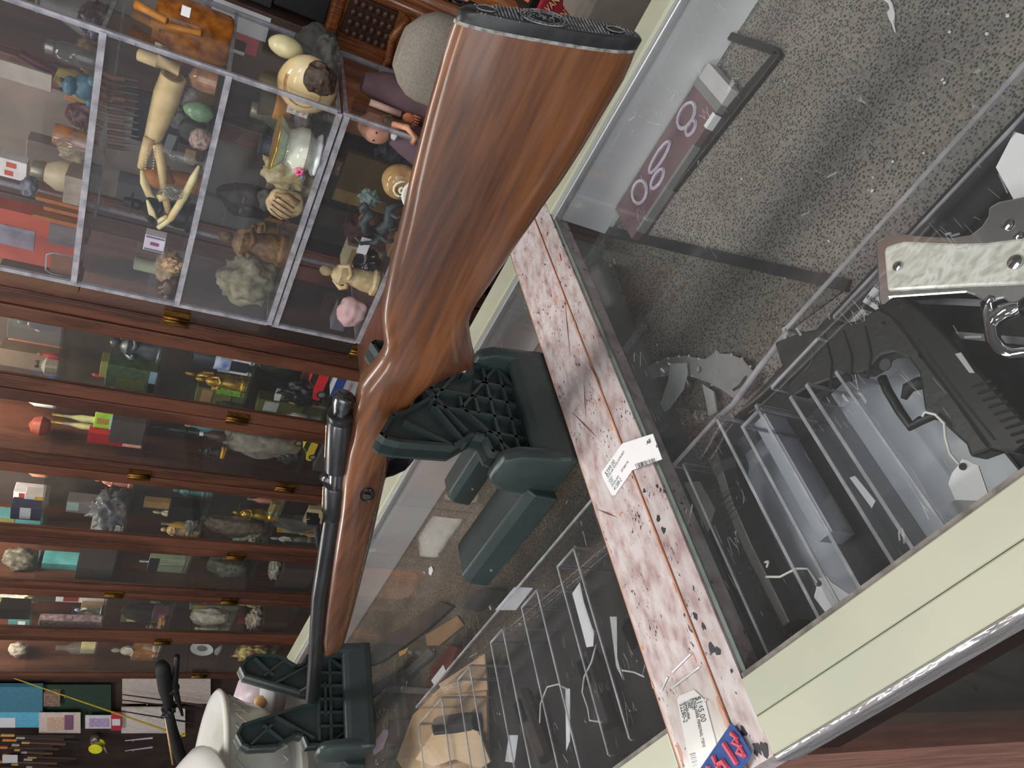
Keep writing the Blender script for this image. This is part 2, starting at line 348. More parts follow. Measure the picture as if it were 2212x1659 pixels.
for i, (tx, ty) in enumerate(TUBES):
    t = thing('ceiling_lamp', 'long white ceiling tube lamp, fixture over ' + ['the rifle', 'the barrel rest', 'the far counter end', 'the shop floor on the left', 'the shop floor on the right'][i], 'lamp', (tx, ty, 2.83), group='ceiling tube lamps')
    obj('housing', box(BM(), (tx - 0.62, ty - 0.19, 2.86), (tx + 0.62, ty + 0.19, 3.0)), CEIL, t)
    obj('diffuser', box(BM(), (tx - 0.6, ty - 0.17, 2.83), (tx + 0.6, ty + 0.17, 2.86)), LAMPM, t)

# ================================================================== glass showcases (two, joined under a laminate strip)
BROWNR = mat('brown_bronze_rail', srgb(66, 50, 46), 0.35, 0.5, col2=srgb(48, 36, 34), scale=40)
PINKW = wood('pinkish_post_wood', srgb(118, 82, 72), srgb(146, 104, 92), srgb(160, 118, 104), rough=0.6, scale=10, axis='Z', ringy=1.5)
LINER = mat('black_liner_board', srgb(30, 31, 35), 0.6, col2=srgb(22, 23, 27), scale=60)
ENDP = mat('grey_end_panel', srgb(120, 124, 124), 0.35, col2=srgb(104, 108, 110), scale=8)
BPAN = mat('pale_back_door', (0.92, 0.93, 0.95), 0.3, 0.0, col2=(0.8, 0.81, 0.84), scale=4, stretch=(0.2, 1, 1))  # pale door, whitened further to paint in the window's reflection
GEDGE = mat('green_glass_edge', srgb(98, 112, 106), 0.2, col2=srgb(120, 130, 126), scale=50)
def hb(bm, x0, x1, y0, y1, z0, z1):
    a = hw(x0, y0, z0); b = hw(x1, y1, z1); return box(bm, a, b)
GZ0, GZ1 = -1.030, -1.012
def showcase(name, label, x0, x1, deckmat, near):
    a = hw((x0 + x1) / 2, 1.12, -CZ / K)
    t = thing(name, label, 'showcase', (a.x, a.y, 0.0))
    g = obj('glass_top', hb(BM(), x0, x1, 0.425, 1.835, GZ0, GZ1), GLASS, t)
    obj('back_trim', hb(BM(), x0, x1, 1.838, 1.942, -1.06, -0.998), CREAM, t, bevel=0.003)
    obj('trim_bead', hb(BM(), x0, x1, 1.818, 1.838, -1.03, -1.006), ALU, t, bevel=0.001)
    obj('back_door', hb(BM(), x0, x1, 1.835, 1.850, -1.21, -1.03), BPAN, t)
    obj('back_panel', hb(BM(), x0, x1, 1.86, 1.90, -CZ / K + 0.01, -1.06), BROWNR, t)
    d0, d1 = (x0, x1) if near == 'A' else (-0.985, x1)
    obj('deck', hb(BM(), d0, d1, 0.36, 1.85, -1.235, -1.21), deckmat, t)
    f1 = obj('front_trim', hb(BM(), x0, x1, 0.362, 0.424, -1.04, -0.998), CREAM, t, bevel=0.0008)
    f2 = obj('front_trim', hb(BM(), x0, x1, 0.300, 0.3615, -1.04, -0.9985), CREAM2, t, bevel=0.0012)
    obj('glazing_bead', hb(BM(), x0, x1, 0.419, 0.434, -1.014, -1.004), mat('dirty_glazing_bead', srgb(132, 126, 122), 0.5, col2=srgb(90, 84, 80), scale=90), t)
    obj('front_rail', hb(BM(), x0, x1, 0.305, 0.335, -1.16, -1.04), BROWNR, t, bevel=0.002)
    obj('chrome_edge', hb(BM(), x0, x1, 0.290, 0.3005, -1.05, -1.000), mat('rippled_clear_tape', (0.62, 0.6, 0.62), 0.18, 0.6, scale=60, stretch=(.3, 1, 1), bump=.9, bscale=120), t, bevel=0.0015)
    obj('front_pane', hb(BM(), x0, x1, 0.318, 0.326, -3.05, -1.16), PANE, t)
    obj('lower_shelf', hb(BM(), x0, x1, 0.34, 1.85, -1.92, -1.88), LINER, t)
    obj('base_panel', hb(BM(), x0, x1, 0.31, 1.86, -CZ / K + 0.005, -3.05), BROWNR, t)
    e = x1 if near == 'A' else x0
    ep = x1 if near == 'A' else -0.993
    s = -1 if near == 'A' else 1
    obj('end_panel', hb(BM(), min(ep, ep + 0.012 * s), max(ep, ep + 0.012 * s), 0.36, 1.85, -3.05, -1.06), ENDP, t)
    obj('glass_edge', hb(BM(), min(e, e + 0.010 * s), max(e, e + 0.010 * s), 0.425, 1.835, GZ1 + 0.001, GZ1 + 0.004), GEDGE, t)
    return t
showA = showcase('glass_showcase', 'glass topped showcase with cream trim under the gun rests, beyond the granite strip', -5.2, -1.150, CARP3, 'A')
showB = showcase('glass_showcase', 'glass topped showcase with cream trim holding the pistols, nearer than the granite strip', -0.925, 0.9, CARP, 'B')
obj('liner_board', hb(BM(), -0.905, 0.85, 0.43, 0.985, -1.2095, -1.203), LINER, None, 'black liner board lying under the pistols in the near showcase', 'board')
obj('liner_board', hb(BM(), -2.75, -1.17, 0.43, 1.0, -1.2095, -1.203), mat('dark_felt_board', srgb(62, 56, 52), 0.8, col2=srgb(44, 40, 38), scale=20), None, 'dark felt board lying under the acrylic racks in the far showcase', 'board')
# laminate strips over the joint
ls = thing('laminate_strip', 'wide worn granite-print laminate strip between the two showcases', 'counter strip', hw(-1.06, 1.1, -1.012))
hb_ = hb(BM(), -1.146, -0.994, 0.30, 1.945, -1.06, -1.0); obj('board', hb_, GRAN, ls)
obj('worn_edge', hb(BM(), -1.150, -1.146, 0.30, 1.945, -1.06, -1.0005), ORANGE, ls)
obj('worn_edge', hb(BM(), -0.994, -0.991, 0.30, 1.945, -1.06, -1.0005), ORANGE, ls)
ls2 = thing('laminate_strip', 'narrow granite-print laminate strip with dark blotches along the near glass', 'counter strip', hw(-0.955, 1.1, -1.012))
obj('board', hb(BM(), -0.988, -0.927, 0.30, 1.945, -1.06, -1.003), GRAN2, ls2)
obj('worn_edge', hb(BM(), -0.991, -0.9885, 0.30, 1.945, -1.06, -1.006), INK, ls2)
random.seed(3)
def chip(cx, cy, rx, ry, par, m, z=-0.9997, n=11):
    pts = []
    for k in range(n):
        a = 2 * math.pi * k / n; r = random.uniform(0.45, 1.15); pts.append(hw(cx + math.cos(a) * rx * r, cy + math.sin(a) * ry * r, z))
    return obj('chip', prism(BM(), pts, (0, 0, 0.0002)), m, par)
for (px_, py_, rx, ry) in ((1136, 610, .006, .05), (1160, 640, .005, .02), (1208, 555, .008, .03), (1180, 505, .012, .012), (1200, 640, .006, .035), (1155, 700, .004, .02), (1168, 790, .005, .02), (1243, 700, .004, .02), (1250, 760, .003, .018), (1218, 655, .004, .02), (1175, 900, .004, .012), (1287, 870, .006, .022), (1270, 800, .003, .02), (1297, 860, .006, .02), (1322, 925, .005, .02), (1318, 1000, .005, .012), (1272, 885, .008, .004), (1340, 1110, .012, .004), (1312, 1130, .012, .003), (1395, 1080, .003, .015), (1425, 1180, .004, .03), (1458, 1270, .004, .02), (1320, 1190, .004, .012), (1388, 1400, .008, .008), (1410, 1480, .005, .014), (1500, 1420, .003, .02), (1560, 1540, .010, .040), (1470, 1630, .010, .04)):
    p = pz(px_, py_); chip(p.x / K, p.y / K, rx * .6, ry * .7, ls, ORANGE)
DFLK = mat('dark_flake', (0.02, 0.02, 0.03), 0.5)
for (px_, py_, r) in ((1353, 1030, .007), (1390, 1060, .006), (1418, 1050, .006), (1420, 1120, .008), (1432, 1145, .009), (1500, 1330, .008), (1517, 1352, .008), (1535, 1400, .010), (1550, 1407, .010), (1578, 1450, .004), (1603, 1580, .010), (1632, 1616, .012), (1648, 1618, .012), (1270, 790, .005)):
    p = pz(px_, py_); q = chip(p.x / K, p.y / K, r * 0.8, r * 1.1, ls2, DFLK, z=-1.0025)
for (a, b) in (((1253, 610), (1290, 700)), ((1220, 640), (1232, 770)), ((1236, 890), (1290, 945)), ((1270, 780), (1300, 835)), ((1262, 830), (1266, 900)), ((1290, 1100), (1335, 1118))):
    A_, B_ = pz(*a), pz(*b); d_ = (B_ - A_).normalized().cross(Vector((0, 0, 1))) * 0.0009
    obj('scratch', prism(BM(), [A_ + Vector((0, 0, .0001)), A_ * .5 + B_ * .5 + d_ + Vector((0, 0, .0001)), B_ + Vector((0, 0, .0001)), A_ * .5 + B_ * .5 - d_ + Vector((0, 0, .0001))], (0, 0, .0002)), mat('scratch_core', srgb(120, 84, 70), 0.6), ls)
obj('corner_post', hb(BM(), -1.15, -0.927, 0.298, 0.36, -CZ / K, -1.06), PINKW, None, 'pinkish brown wooden post under the laminate strip', 'post')

# ================================================================== rifle
TOP = [(985, 35), (976, 52), (953, 124), (924, 226), (904, 304), (884, 385), (866, 467), (854, 515), (843, 558), (831, 616), (823.5, 655), (822, 691), (827, 722), (829, 740), (822, 765), (798, 795), (776, 821), (763, 866), (754, 929), (746, 955), (740, 989), (734, 1020), (727, 1095), (715, 1184), (708, 1244), (700, 1312), (694, 1374), (696, 1400)]
BOT = [(1375, 95), (1371, 113), (1350, 162), (1303, 240), (1263, 307), (1213, 385), (1176, 434), (1150, 474), (1124, 510), (1087, 566), (1056, 611), (1025, 655), (1014, 681), (1015, 715), (1022, 749), (1029, 780), (986, 797), (948, 812), (915, 835), (896, 854), (846, 955), (843, 984), (838, 1011), (830, 1045), (822, 1082), (809, 1141), (795, 1195), (779, 1260), (763, 1320), (750, 1366), (744, 1382), (729, 1397), (702, 1401)]
RA, RB = 1.338, 0.05                                               # upright plane through the rifle: Y = RA + RB * X (camera heights)
def rp(x, y):
    d = ray(x, y); t = RA / (d.y - RB * d.x); return d * t
tT = sorted([(-rp(*p).x, rp(*p).z) for p in TOP]); tB = sorted([(-rp(*p).x, rp(*p).z) for p in BOT])
WID = [(0.28, .042), (0.45, .046), (0.7, .050), (0.95, .047), (1.08, .046), (1.2, .047), (1.35, .055), (1.6, .060), (1.9, .056), (2.2, .050), (2.36, .044), (2.43, .030)]
def rpt(X, z, off=0.0):                                            # X along, z height, off across (camera heights)
    return hw(X, RA + RB * X + off, z)
def section(X, k, n=28):
    xt, xb = -(X - k), -(X + k); zt, zb = interp(tT, xt), interp(tB, xb); wd = interp(WID, -X)
    h = (zt - zb) / 2; h = math.sqrt(max(h * h - (wd * 0.40) ** 2 * 0.8, 1e-6)); zc = (zt + zb) / 2
    butt = max(0, min(1, (1.0 + X) / 0.35)); out = []
    for i in range(n):
        a = 2 * math.pi * i / n; ca, sa = math.cos(a), math.sin(a); e = 0.82
        yy = math.copysign(abs(ca) ** e, ca); zz = math.copysign(abs(sa) ** e, sa)
        ww = wd * (1 - 0.28 * butt * (zz + 1) / 2)
        out.append(rpt(lerp(-xb, -xt, (zz + 1) / 2), zc + zz * h, yy * ww))
    return out
gun = thing('rifle', 'bolt action rifle with oiled walnut stock lying across two green gun rests', 'rifle', rpt(-1.2, -0.62))
rs = []; nst = 84
for i in range(nst + 1):
    X = lerp(-0.336, -2.418, i / nst); k = 0.040 * max(0, min(1, (X + 0.95) / 0.6)); rs.append(section(X, k))
obj('stock', rings(BM(), rs), STOCK, gun, smooth='auto')
# black butt plate
BUTT = mat('butt_plate_plastic', (0.035, 0.035, 0.038), 0.33, col2=(0.02, 0.02, 0.022), scale=120)
r0 = section(-0.336, 0.040); c0 = sum(r0, Vector()) / len(r0)
def grow(r, k, dx): return [c0 + (p - c0) * k + Vector((dx * K, 0, 0)) for p in r]
obj('spacer', rings(BM(), [grow(r0, 1.005, 0.000), grow(r0, 1.005, 0.006)]), mat('worn_plate_rim', (0.42, 0.40, 0.38), 0.6, col2=(0.14, 0.13, 0.12), scale=180), gun)
bpl = obj('butt_plate', rings(BM(), [grow(r0, 1.0, 0.006), grow(r0, 1.0, 0.022), grow(r0, 0.95, 0.028), grow(r0, 0.88, 0.029), grow(r0, 0.5, 0.025), grow(r0, 0.1, 0.024)]), BUTT, gun, smooth='auto')
nx = Vector((1, 0, 0.0)); ax_up = (r0[7] - r0[21]).normalized(); ax_side = Vector((RB, 1, 0)).normalized(); nrm = ax_up.cross(ax_side).normalized()
if nrm.x < 0: nrm = -nrm
pc = c0 + Vector((0.025 * K, 0, 0))
def onplate(u, v, lift=0.0): return pc + ax_up * u + ax_side * v + nrm * lift
EMB = mat('scuffed_emblem_grey', (0.33, 0.34, 0.35), 0.4, col2=(0.12, 0.12, 0.13), scale=160)
def ringm(c, ru, rv, r, n=28): 
    b = BM(); pts = [onplate(c[0] + ru * math.cos(2 * math.pi * i / n), c[1] + rv * math.sin(2 * math.pi * i / n), 0.0022) for i in range(n + 1)]; return tube(b, pts, r, 5)
em = obj('emblem_ring', ringm((0.008, 0), 0.0175, 0.0125, 0.0006), EMB, gun)
obj('emblem_ring', ringm((0.008, 0), 0.0125, 0.0088, 0.0003), EMB, gun)
random.seed(11)
b = BM()
for i in range(26):
    a = 2 * math.pi * i / 26; q = onplate(0.008 + 0.015 * math.cos(a), 0.0106 * math.sin(a), 0.002); disc(b, q, nrm, 0.00085, 0.0006, 5)
for i in range(34):
    a = random.uniform(0, 6.28); rr = random.uniform(0, 0.0105); q = onplate(0.008 + rr * math.cos(a), rr * .74 * math.sin(a), 0.002); disc(b, q, nrm, random.uniform(0.0004, 0.0011), 0.0005, 5)
obj('emblem_relief', b, EMB, gun, kind='stuff')
for u in (-0.046, 0.050):
    obj('screw_ring', ringm((u, 0), 0.0068, 0.0048, 0.0005), EMB, gun)
    obj('screw', disc(BM(), onplate(u, 0, 0.0012), nrm, 0.0042, 0.0006, 16), BLACKG, gun)
b = BM()
for i in range(46):
    u = lerp(-0.060, 0.057, i / 45)
    for j in range(13):
        v = lerp(-0.0135, 0.0135, j / 12) + (0.0008 if i % 2 else -0.0008)
        if abs(v) > 0.0135 * math.sqrt(max(0.05, 1 - (u / 0.066) ** 2)): continue
        if (u - .008) ** 2 + v * v * 1.9 < .0185 ** 2 or abs(u + .046) ** 2 + v * v < .008 ** 2 or abs(u - .05) ** 2 + v * v < .008 ** 2: continue
        q = onplate(u, v, 0.0012 + 0.0016 * (1 - (u / .066) ** 2) * 0); s = 0.0009
        faces_from(b, [q + ax_up * s, q + ax_side * s, q - ax_up * s, q - ax_side * s, q + nrm * 0.0009], [(0, 1, 4), (1, 2, 4), (2, 3, 4), (3, 0, 4)])
obj('checkering', b, EMB, gun, kind='stuff')
# barrel / receiver axis
def bar(px1, px2):
    A_, B_ = rp(*px1), rp(*px2); return A_, B_
axR = [(-1.272, -0.452), (-1.345, -0.466), (-1.70, -0.556), (-2.10, -0.632), (-2.44, -0.712), (-2.80, -0.802)]
def axz(X): return interp([(-a, b) for a, b in axR], -X)
def axp(X, dz=0, off=0): return rpt(X, axz(X) + dz, off)
obj('receiver', tube(BM(), [axp(-1.335), axp(-1.345), axp(-1.50), axp(-1.515)], [.026 * K, .032 * K, .032 * K, .032 * K], 24), STEEL, gun, smooth='auto')
obj('receiver_ring', tube(BM(), [axp(-1.575), axp(-1.58), axp(-1.70), axp(-1.71)], [.030 * K, .032 * K, .031 * K, .028 * K], 24), STEEL, gun, smooth='auto')
obj('bolt_body', tube(BM(), [axp(-1.32), axp(-1.64)], .021 * K, 18), mat('bright_bolt_steel', (0.55, 0.52, 0.5), 0.25, 1.0), gun, smooth='auto')
obj('receiver_floor', tube(BM(), [axp(-1.50, -.012), axp(-1.60, -.012)], .025 * K, 18), STEEL, gun, smooth='auto')
obj('bolt_collar', tube(BM(), [axp(-1.312), axp(-1.318), axp(-1.335), axp(-1.34)], [.024 * K, .034 * K, .034 * K, .030 * K], 24), STEEL, gun, smooth='auto')
bc = obj('bolt_cap', tube(BM(), [axp(-1.258), axp(-1.262), axp(-1.275), axp(-1.315)], [.022 * K, .026 * K, .026 * K, .022 * K], 24), mat('worn_bolt_cap', (0.30, 0.31, 0.33), 0.25, 1.0, col2=(0.16, 0.16, 0.17), scale=120), gun, smooth='auto')
dax = (axp(-1.2) - axp(-1.3)).normalized(); u_, v_ = frame(dax); cc = axp(-1.258)
sd = (u_ * 0.55 + v_ * 0.83).normalized(); sw = dax.cross(sd)
obj('screw_slot', prism(BM(), [cc + sd * .0075 + sw * .0007, cc + sd * .0075 - sw * .0007, cc - sd * .0075 - sw * .0007, cc - sd * .0075 + sw * .0007], dax * 0.0006), INK, bc)
def reflection_line(X0, X1, nm):  # golden reflection along the bolt, put in as brass-toned tubes
    pts = [axp(lerp(X0, X1, i / 6), 0.031, 0.004) for i in range(7)]; return obj(nm, tube(BM(), pts, 0.0016, 6), GLINT, gun, smooth=True)
reflection_line(-1.37, -1.50, 'golden_reflection'); reflection_line(-1.60, -1.70, 'golden_reflection')
obj('bolt_handle_root', tube(BM(), [axp(-1.565, 0.01, .0), axp(-1.58, 0.03, .02), axp(-1.60, 0.02, .05)], [.016 * K, .014 * K, .012 * K], 12), STEEL, gun, smooth=True)
obj('barrel', tube(BM(), [axp(-1.70), axp(-1.72), axp(-2.1), axp(-2.8), axp(-2.802)], [.024 * K, .029 * K, .027 * K, .0255 * K, .020 * K], 24), STEEL, gun, smooth='auto')
sg = obj('rear_sight', tube(BM(), [axp(-1.86, .030), axp(-1.80, .038), axp(-1.745, .046), axp(-1.735, .045)], [.004 * K, .007 * K, .010 * K, .010 * K], 8), BLACKM, gun)
b = BM(); A_ = axp(-1.738, 0.040); box(b, A_ + Vector((-.002, -.008, 0)), A_ + Vector((.002, .008, .010))); box(b, A_ + Vector((-.002, -.008, .010)), A_ + Vector((.002, -.002, .0135))); box(b, A_ + Vector((-.002, .002, .010)), A_ + Vector((.002, .008, .0135)))
obj('sight_leaf', b, BLACKM, sg)
obj('front_sight', prism(BM(), [axp(-2.70, .022), axp(-2.76, .022), axp(-2.752, .048), axp(-2.735, .050)], (0, .003, 0)), BLACKM, gun)
# stock screw in a dark oval recess, trigger guard
sp = rp(790, 1030); scx = rpt(sp.x, sp.z, -.0615); dirx = (rpt(-2, -.7) - rpt(-1.4, -.62)).normalized()
ov = [scx + dirx * math.cos(a * math.pi / 12) * .0098 + Vector((0, 0, 1)) * math.sin(a * math.pi / 12) * .0072 for a in range(24)]
obj('screw_recess', prism(BM(), ov, (0, .004, 0)), BLACKM, gun)
obj('recess_rim', tube(BM(), ov + [ov[0]], .0008, 6), BLACKG, gun)
obj('stock_screw', disc(BM(), scx + Vector((0.0006, -.0012, .001)), (0, -1, 0), .0042, .0015, 16), mat('old_screw', (0.25, 0.2, 0.16), 0.35, 1.0), gun)
gpts = [rpt(-1.36, -.60), rpt(-1.365, -.645), rpt(-1.385, -.672), rpt(-1.42, -.682), rpt(-1.46, -.674), rpt(-1.485, -.652), rpt(-1.50, -.63)]
obj('trigger_guard', strip(BM(), gpts, (0, .020, 0), .002), BLACKG, gun, smooth='auto')
obj('trigger', tube(BM(), [rpt(-1.42, -.61), rpt(-1.425, -.64), rpt(-1.415, -.668)], [.003, .0025, .002], 6), STEEL, gun, smooth=True)

# ================================================================== green gun rests
def rest(label, X0, yc, inner, outer, ribs, rot=0.0, legs=True):
    base = hw(X0 - 0.06, yc, GZ1 + 0.001); t = thing('gun_rest', label, 'gun rest', base, group='green plastic gun rests')
    def L(dx, dy, z):                                              # dx back from the front edge, dy across, z height (camera heights)
        return hw(X0 - dx, yc + dy, z)
    # base bar with a trough, rounded ends
    prof = [(0, -.195), (0, .195)]
    b = BM(); sec = [(0.000, GZ1 + .001), (0.000, -0.985), (0.014, -0.925), (0.026, -0.905), (0.048, -0.905), (0.054, -0.935), (0.075, -0.945), (0.112, -0.945), (0.128, -0.935), (0.134, -0.905), (0.150, -0.900), (0.165, -0.92), (0.172, GZ1 + .001)]
    rr = []
    for dy, sc in ((-.200, .90), (-.192, .98), (-.180, 1.0), (.180, 1.0), (.192, .98), (.200, .90)):
        rr.append([L(0.086 + (x - 0.086) * (0.94 if sc < .95 else 1), dy, GZ1 + (z - GZ1) * sc) for x, z in sec])
    obj('base', rings(b, rr), GREEN, t, bevel=0.003)
    for s in (-1, 1):                                              # end cheeks closing the trough
        b = BM(); pl = [(0.003, GZ1 + .002), (0.004, -0.96), (0.016, -0.855), (0.040, -0.812), (0.128, -0.812), (0.160, -0.86), (0.168, GZ1 + .002)]
        prism(b, [L(x, s * .158, z) for x, z in pl], (0, s * .044 * K, 0)); obj('end_cheek', b, GREEN, t, bevel=0.007, smooth='auto')
    # yoke: web plate, raised rim, ribs
    XF, XB = 0.060, 0.118
    loop = outer + inner
    b = BM(); prism(b, [L(XF + .022, y, z) for y, z in loop], (-(XB - XF - .030) * K, 0, 0)); yk = obj('yoke', b, GREEND, t)
    b = BM(); n = len(loop)
    for i in range(n):
        (y0, z0), (y1, z1) = loop[i], loop[(i + 1) % n]
        d = Vector((0, y1 - y0, z1 - z0))
        if d.length < 1e-4: continue
        nn = Vector((0, -d.z, d.y)).normalized() * 0.009
        p = [L(XF, y0, z0), L(XF, y1, z1)]; o = Vector((0, nn.y * K, nn.z * K))
        prism(b, [p[0], p[1], p[1] + o, p[0] + o], (-(XB - XF) * K, 0, 0))
    obj('yoke_rim', b, GREEN, yk)
    for (y0, z0, y1, z1) in ribs:
        d = Vector((0, y1 - y0, z1 - z0)).normalized(); nn = Vector((0, -d.z, d.y)) * 0.0042 * K
        a0, a1 = L(XF + .002, y0, z0), L(XF + .002, y1, z1)
        obj('rib', prism(BM(), [a0 - nn, a1 - nn, a1 + nn, a0 + nn], (-.026 * K, 0, 0)), GREEND, yk)
    if legs:
        for (y0, y1, ln, zt) in ((-.225, -.085, .56, -.925), (.075, .175, .58, -.93)):
            b = BM(); sec = [(y0, GZ1 + .001), (y0 + .004, zt - .02), (y0 + .022, zt), (y1 - .014, zt), (y1 - .002, zt - .02), (y1, GZ1 + .001)]
            rings(b, [[L(dx, y, GZ1 + (z - GZ1) * k) for y, z in sec] for dx, k in ((0.13, 1), (ln - .05, 1), (ln - .01, .98), (ln, .82))])
            lg = obj('leg', b, GREEN, t, bevel=0.002)
            obj('rivet', disc(BM(), L(ln - .085, y0 + .0025, zt - .055), (0, -1, 0), .0016, .0012, 10), ALU, lg)
    if rot: t.rotation_euler = (0, 0, rot)
    return t
# near rest: shallow saddle under the grip
innR = [(.155, -.515), (.085, -.548), (.062, -.590), (.005, -.655), (-.005, -.655), (-.062, -.590), (-.085, -.548), (-.155, -.512)]
outR = [(-.168, -.525), (-.172, -.560), (-.160, -.700), (-.110, -.765), (-.112, -.790), (-.158, -.800), (-.172, -.880), (-.10, -.925), (.10, -.925), (.172, -.880), (.158, -.800), (.112, -.790), (.110, -.765), (.160, -.700), (.172, -.560), (.168, -.525)]
ribsR = [(-.10, -.58, -.155, -.70), (-.02, -.66, -.14, -.735), (-.02, -.745, -.165, -.88), (-.02, -.745, .165, -.88), (.02, -.66, .14, -.735), (.10, -.58, .155, -.70), (-.03, -.66, -.03, -.92), (.03, -.66, .03, -.92), (-.02, -.745, .02, -.745), (-.15, -.835, .15, -.835), (-.165, -.885, .165, -.885), (-.09, -.80, -.09, -.92), (.09, -.80, .09, -.92), (-.03, -.79, .03, -.79), (-.02, -.66, .10, -.745), (.02, -.66, -.10, -.745)]
rest('dark green plastic gun rest holding the rifle grip beside the granite strip', -1.156, 1.285, innR, outR, ribsR)
innF = [(.155, -.548), (.120, -.528), (.085, -.545), (.022, -.755), (.012, -.815), (-.012, -.815), (-.022, -.755), (-.085, -.545), (-.120, -.528), (-.155, -.548)]
outF = [(-.170, -.575), (-.168, -.670), (-.130, -.735), (-.135, -.76), (-.170, -.775), (-.165, -.860), (-.12, -.925), (.12, -.925), (.165, -.860), (.170, -.775), (.135, -.76), (.130, -.735), (.168, -.670), (.170, -.575)]
ribsF = [(-.155, -.58, -.09, -.65), (-.155, -.70, -.09, -.62), (-.06, -.66, -.14, -.80), (.155, -.58, .09, -.65), (.155, -.70, .09, -.62), (.06, -.66, .14, -.80), (-.16, -.865, .16, -.865), (-.10, -.82, -.10, -.92), (-.05, -.82, -.05, -.92), (0, -.82, 0, -.92), (.05, -.82, .05, -.92), (.10, -.82, .10, -.92), (-.15, -.82, .15, -.82), (-.06, -.845, .06, -.845)]
rest('dark green plastic gun rest under the rifle barrel beside the white ceramic pot', -2.715, 1.195, innF, outF, ribsF, rot=-0.03)
# ================================================================== contents of the near showcase
ZD = -1.2095                                                       # carpet deck
def flat(px, z, th, dz=0.0): return prism(BM(), [pz(x, y, z) + Vector((0, 0, dz)) for x, y in px], (0, 0, th))
def ptext(s, par, p0, p1, size, z, m=INK, fit=True, dz=0.0003):
    a, b_ = pz(*p0, z), pz(*p1, z); d = b_ - a; return text(s, par, a + Vector((0, 0, dz)), d, Vector((0, 0, 1)).cross(d), size, m, width=d.length if fit else None)
cm = thing('sheet_on_carpet', 'glass sheet shown as smooth grey carpet with a dark edge in the near showcase', 'mat', pz(1500, 680, ZD))  # stands in for a glass sheet on the carpet, shown as smoother pile
obj('pile', flat([(1302, 505), (1828, 625), (1700, 720), (1575, 890), (1452, 880), (1408, 800)], ZD + .001, .0015), CARP2, cm)
obj('sheet_edge', flat([(1303, 487), (1840, 606), (1832, 632), (1300, 508)], ZD + .001, .004), mat('dark_sheet_edge', srgb(42, 42, 46), 0.35, col2=srgb(58, 58, 62), scale=30), cm)
fr = thing('picture_display', 'black rectangular frame lying on carpet near the glass back corner', 'frame', pz(1600, 250, ZD))
FRM = mat('black_frame', srgb(48, 46, 48), 0.45, col2=srgb(36, 35, 37), scale=40)
obj('rail', flat([(1557, 62), (1688, 108), (1694, 122), (1682, 124), (1552, 80)], ZD + .001, .006), FRM, fr, bevel=.001)
obj('rail', flat([(1684, 112), (1694, 122), (1462, 415), (1446, 415), (1440, 400)], ZD + .001, .006), FRM, fr, bevel=.001)
obj('rail', flat([(1552, 80), (1562, 70), (1500, 150), (1492, 146)], ZD + .001, .006), FRM, fr, bevel=.001)
# carton behind the frame
cb = thing('carton', 'flat purple and white printed carton against the showcase back door', 'box', hw(-.60, 1.74, ZD))
def hbz(x0, x1, y0, y1, z0, z1): return hb(BM(), x0, x1, y0, y1, z0, z1)
obj('body', hbz(-.83, -.405, 1.665, 1.822, ZD + .001, ZD + .035), mat('printed_carton', srgb(120, 96, 100), 0.5, col2=srgb(96, 72, 80), scale=25), cb)
obj('end_flap', hbz(-.405, -.36, 1.665, 1.822, ZD + .001, ZD + .035), mat('white_card', srgb(196, 192, 194), 0.6), cb)
obj('tape', hbz(-.425, -.404, 1.663, 1.823, ZD + .002, ZD + .0365), mat('grey_tape', srgb(134, 136, 134), 0.4), cb)
obj('edge_tape', hbz(-.80, -.52, 1.660, 1.672, ZD + .01, ZD + .0365), MATS['grey_tape'], cb)
obj('label', hbz(-.47, -.43, 1.66, 1.676, ZD + .01, ZD + .037), PAPER, cb)
PALEV = mat('pale_print', srgb(196, 188, 204), 0.5, col2=srgb(170, 160, 182), scale=60)
for (cx_, cy_, rx, ry) in ((-.49, 1.77, .035, .035), (-.50, 1.72, .02, .018), (-.62, 1.77, .05, .02), (-.66, 1.72, .03, .02), (-.73, 1.76, .03, .04)):
    b = BM(); pts = [hw(cx_ + rx * math.cos(a * .4488), cy_ + ry * math.sin(a * .4488), ZD + .0365) for a in range(15)]; tube(b, pts, .0022, 5); obj('print', b, PALEV, cb)
# riveted metal cuff
SIL = mat('satin_silver', (0.66, 0.67, 0.68), 0.3, 0.75, col2=(0.5, 0.51, 0.53), scale=40)
cuff = thing('metal_cuff', 'riveted silver metal cuff on the grey sheet beside the acrylic holders', 'cuff', pz(1530, 800, ZD))
obj('plate', flat([(1358, 822), (1384, 802), (1412, 786), (1440, 773), (1480, 769), (1525, 776), (1540, 766), (1551, 756), (1557, 764), (1578, 765), (1606, 776), (1632, 806), (1626, 830), (1588, 862), (1560, 842), (1530, 826), (1490, 813), (1458, 809), (1425, 816), (1396, 830), (1368, 852)], -1.185, .0015), SIL, cuff, bevel=.0004)
sl = obj('slot', flat([(1585, 842), (1600, 832), (1612, 814), (1617, 812), (1615, 820), (1602, 838), (1588, 846)], -1.185, .0006, .0015), BLACKM, cuff)
STR = mat('pale_strap', srgb(176, 182, 180), 0.5, col2=srgb(150, 156, 156), scale=30)
obj('strap', flat([(1450, 786), (1486, 784), (1488, 806), (1478, 842), (1448, 882), (1408, 916), (1392, 902), (1432, 866), (1446, 822)], -1.178, .002), STR, cuff, bevel=.0005)
obj('strap', flat([(1520, 830), (1545, 846), (1552, 890), (1535, 900)], -1.188, .002), STR, cuff)
for (x, y) in ((1431, 796), (1466, 788), (1507, 798)):
    obj('rivet', lathe(BM(), [(.0030, 0), (.0030, .0008), (.0014, .0010), (.0012, .0004)], pz(x, y, -1.177), 14), SIL, cuff)
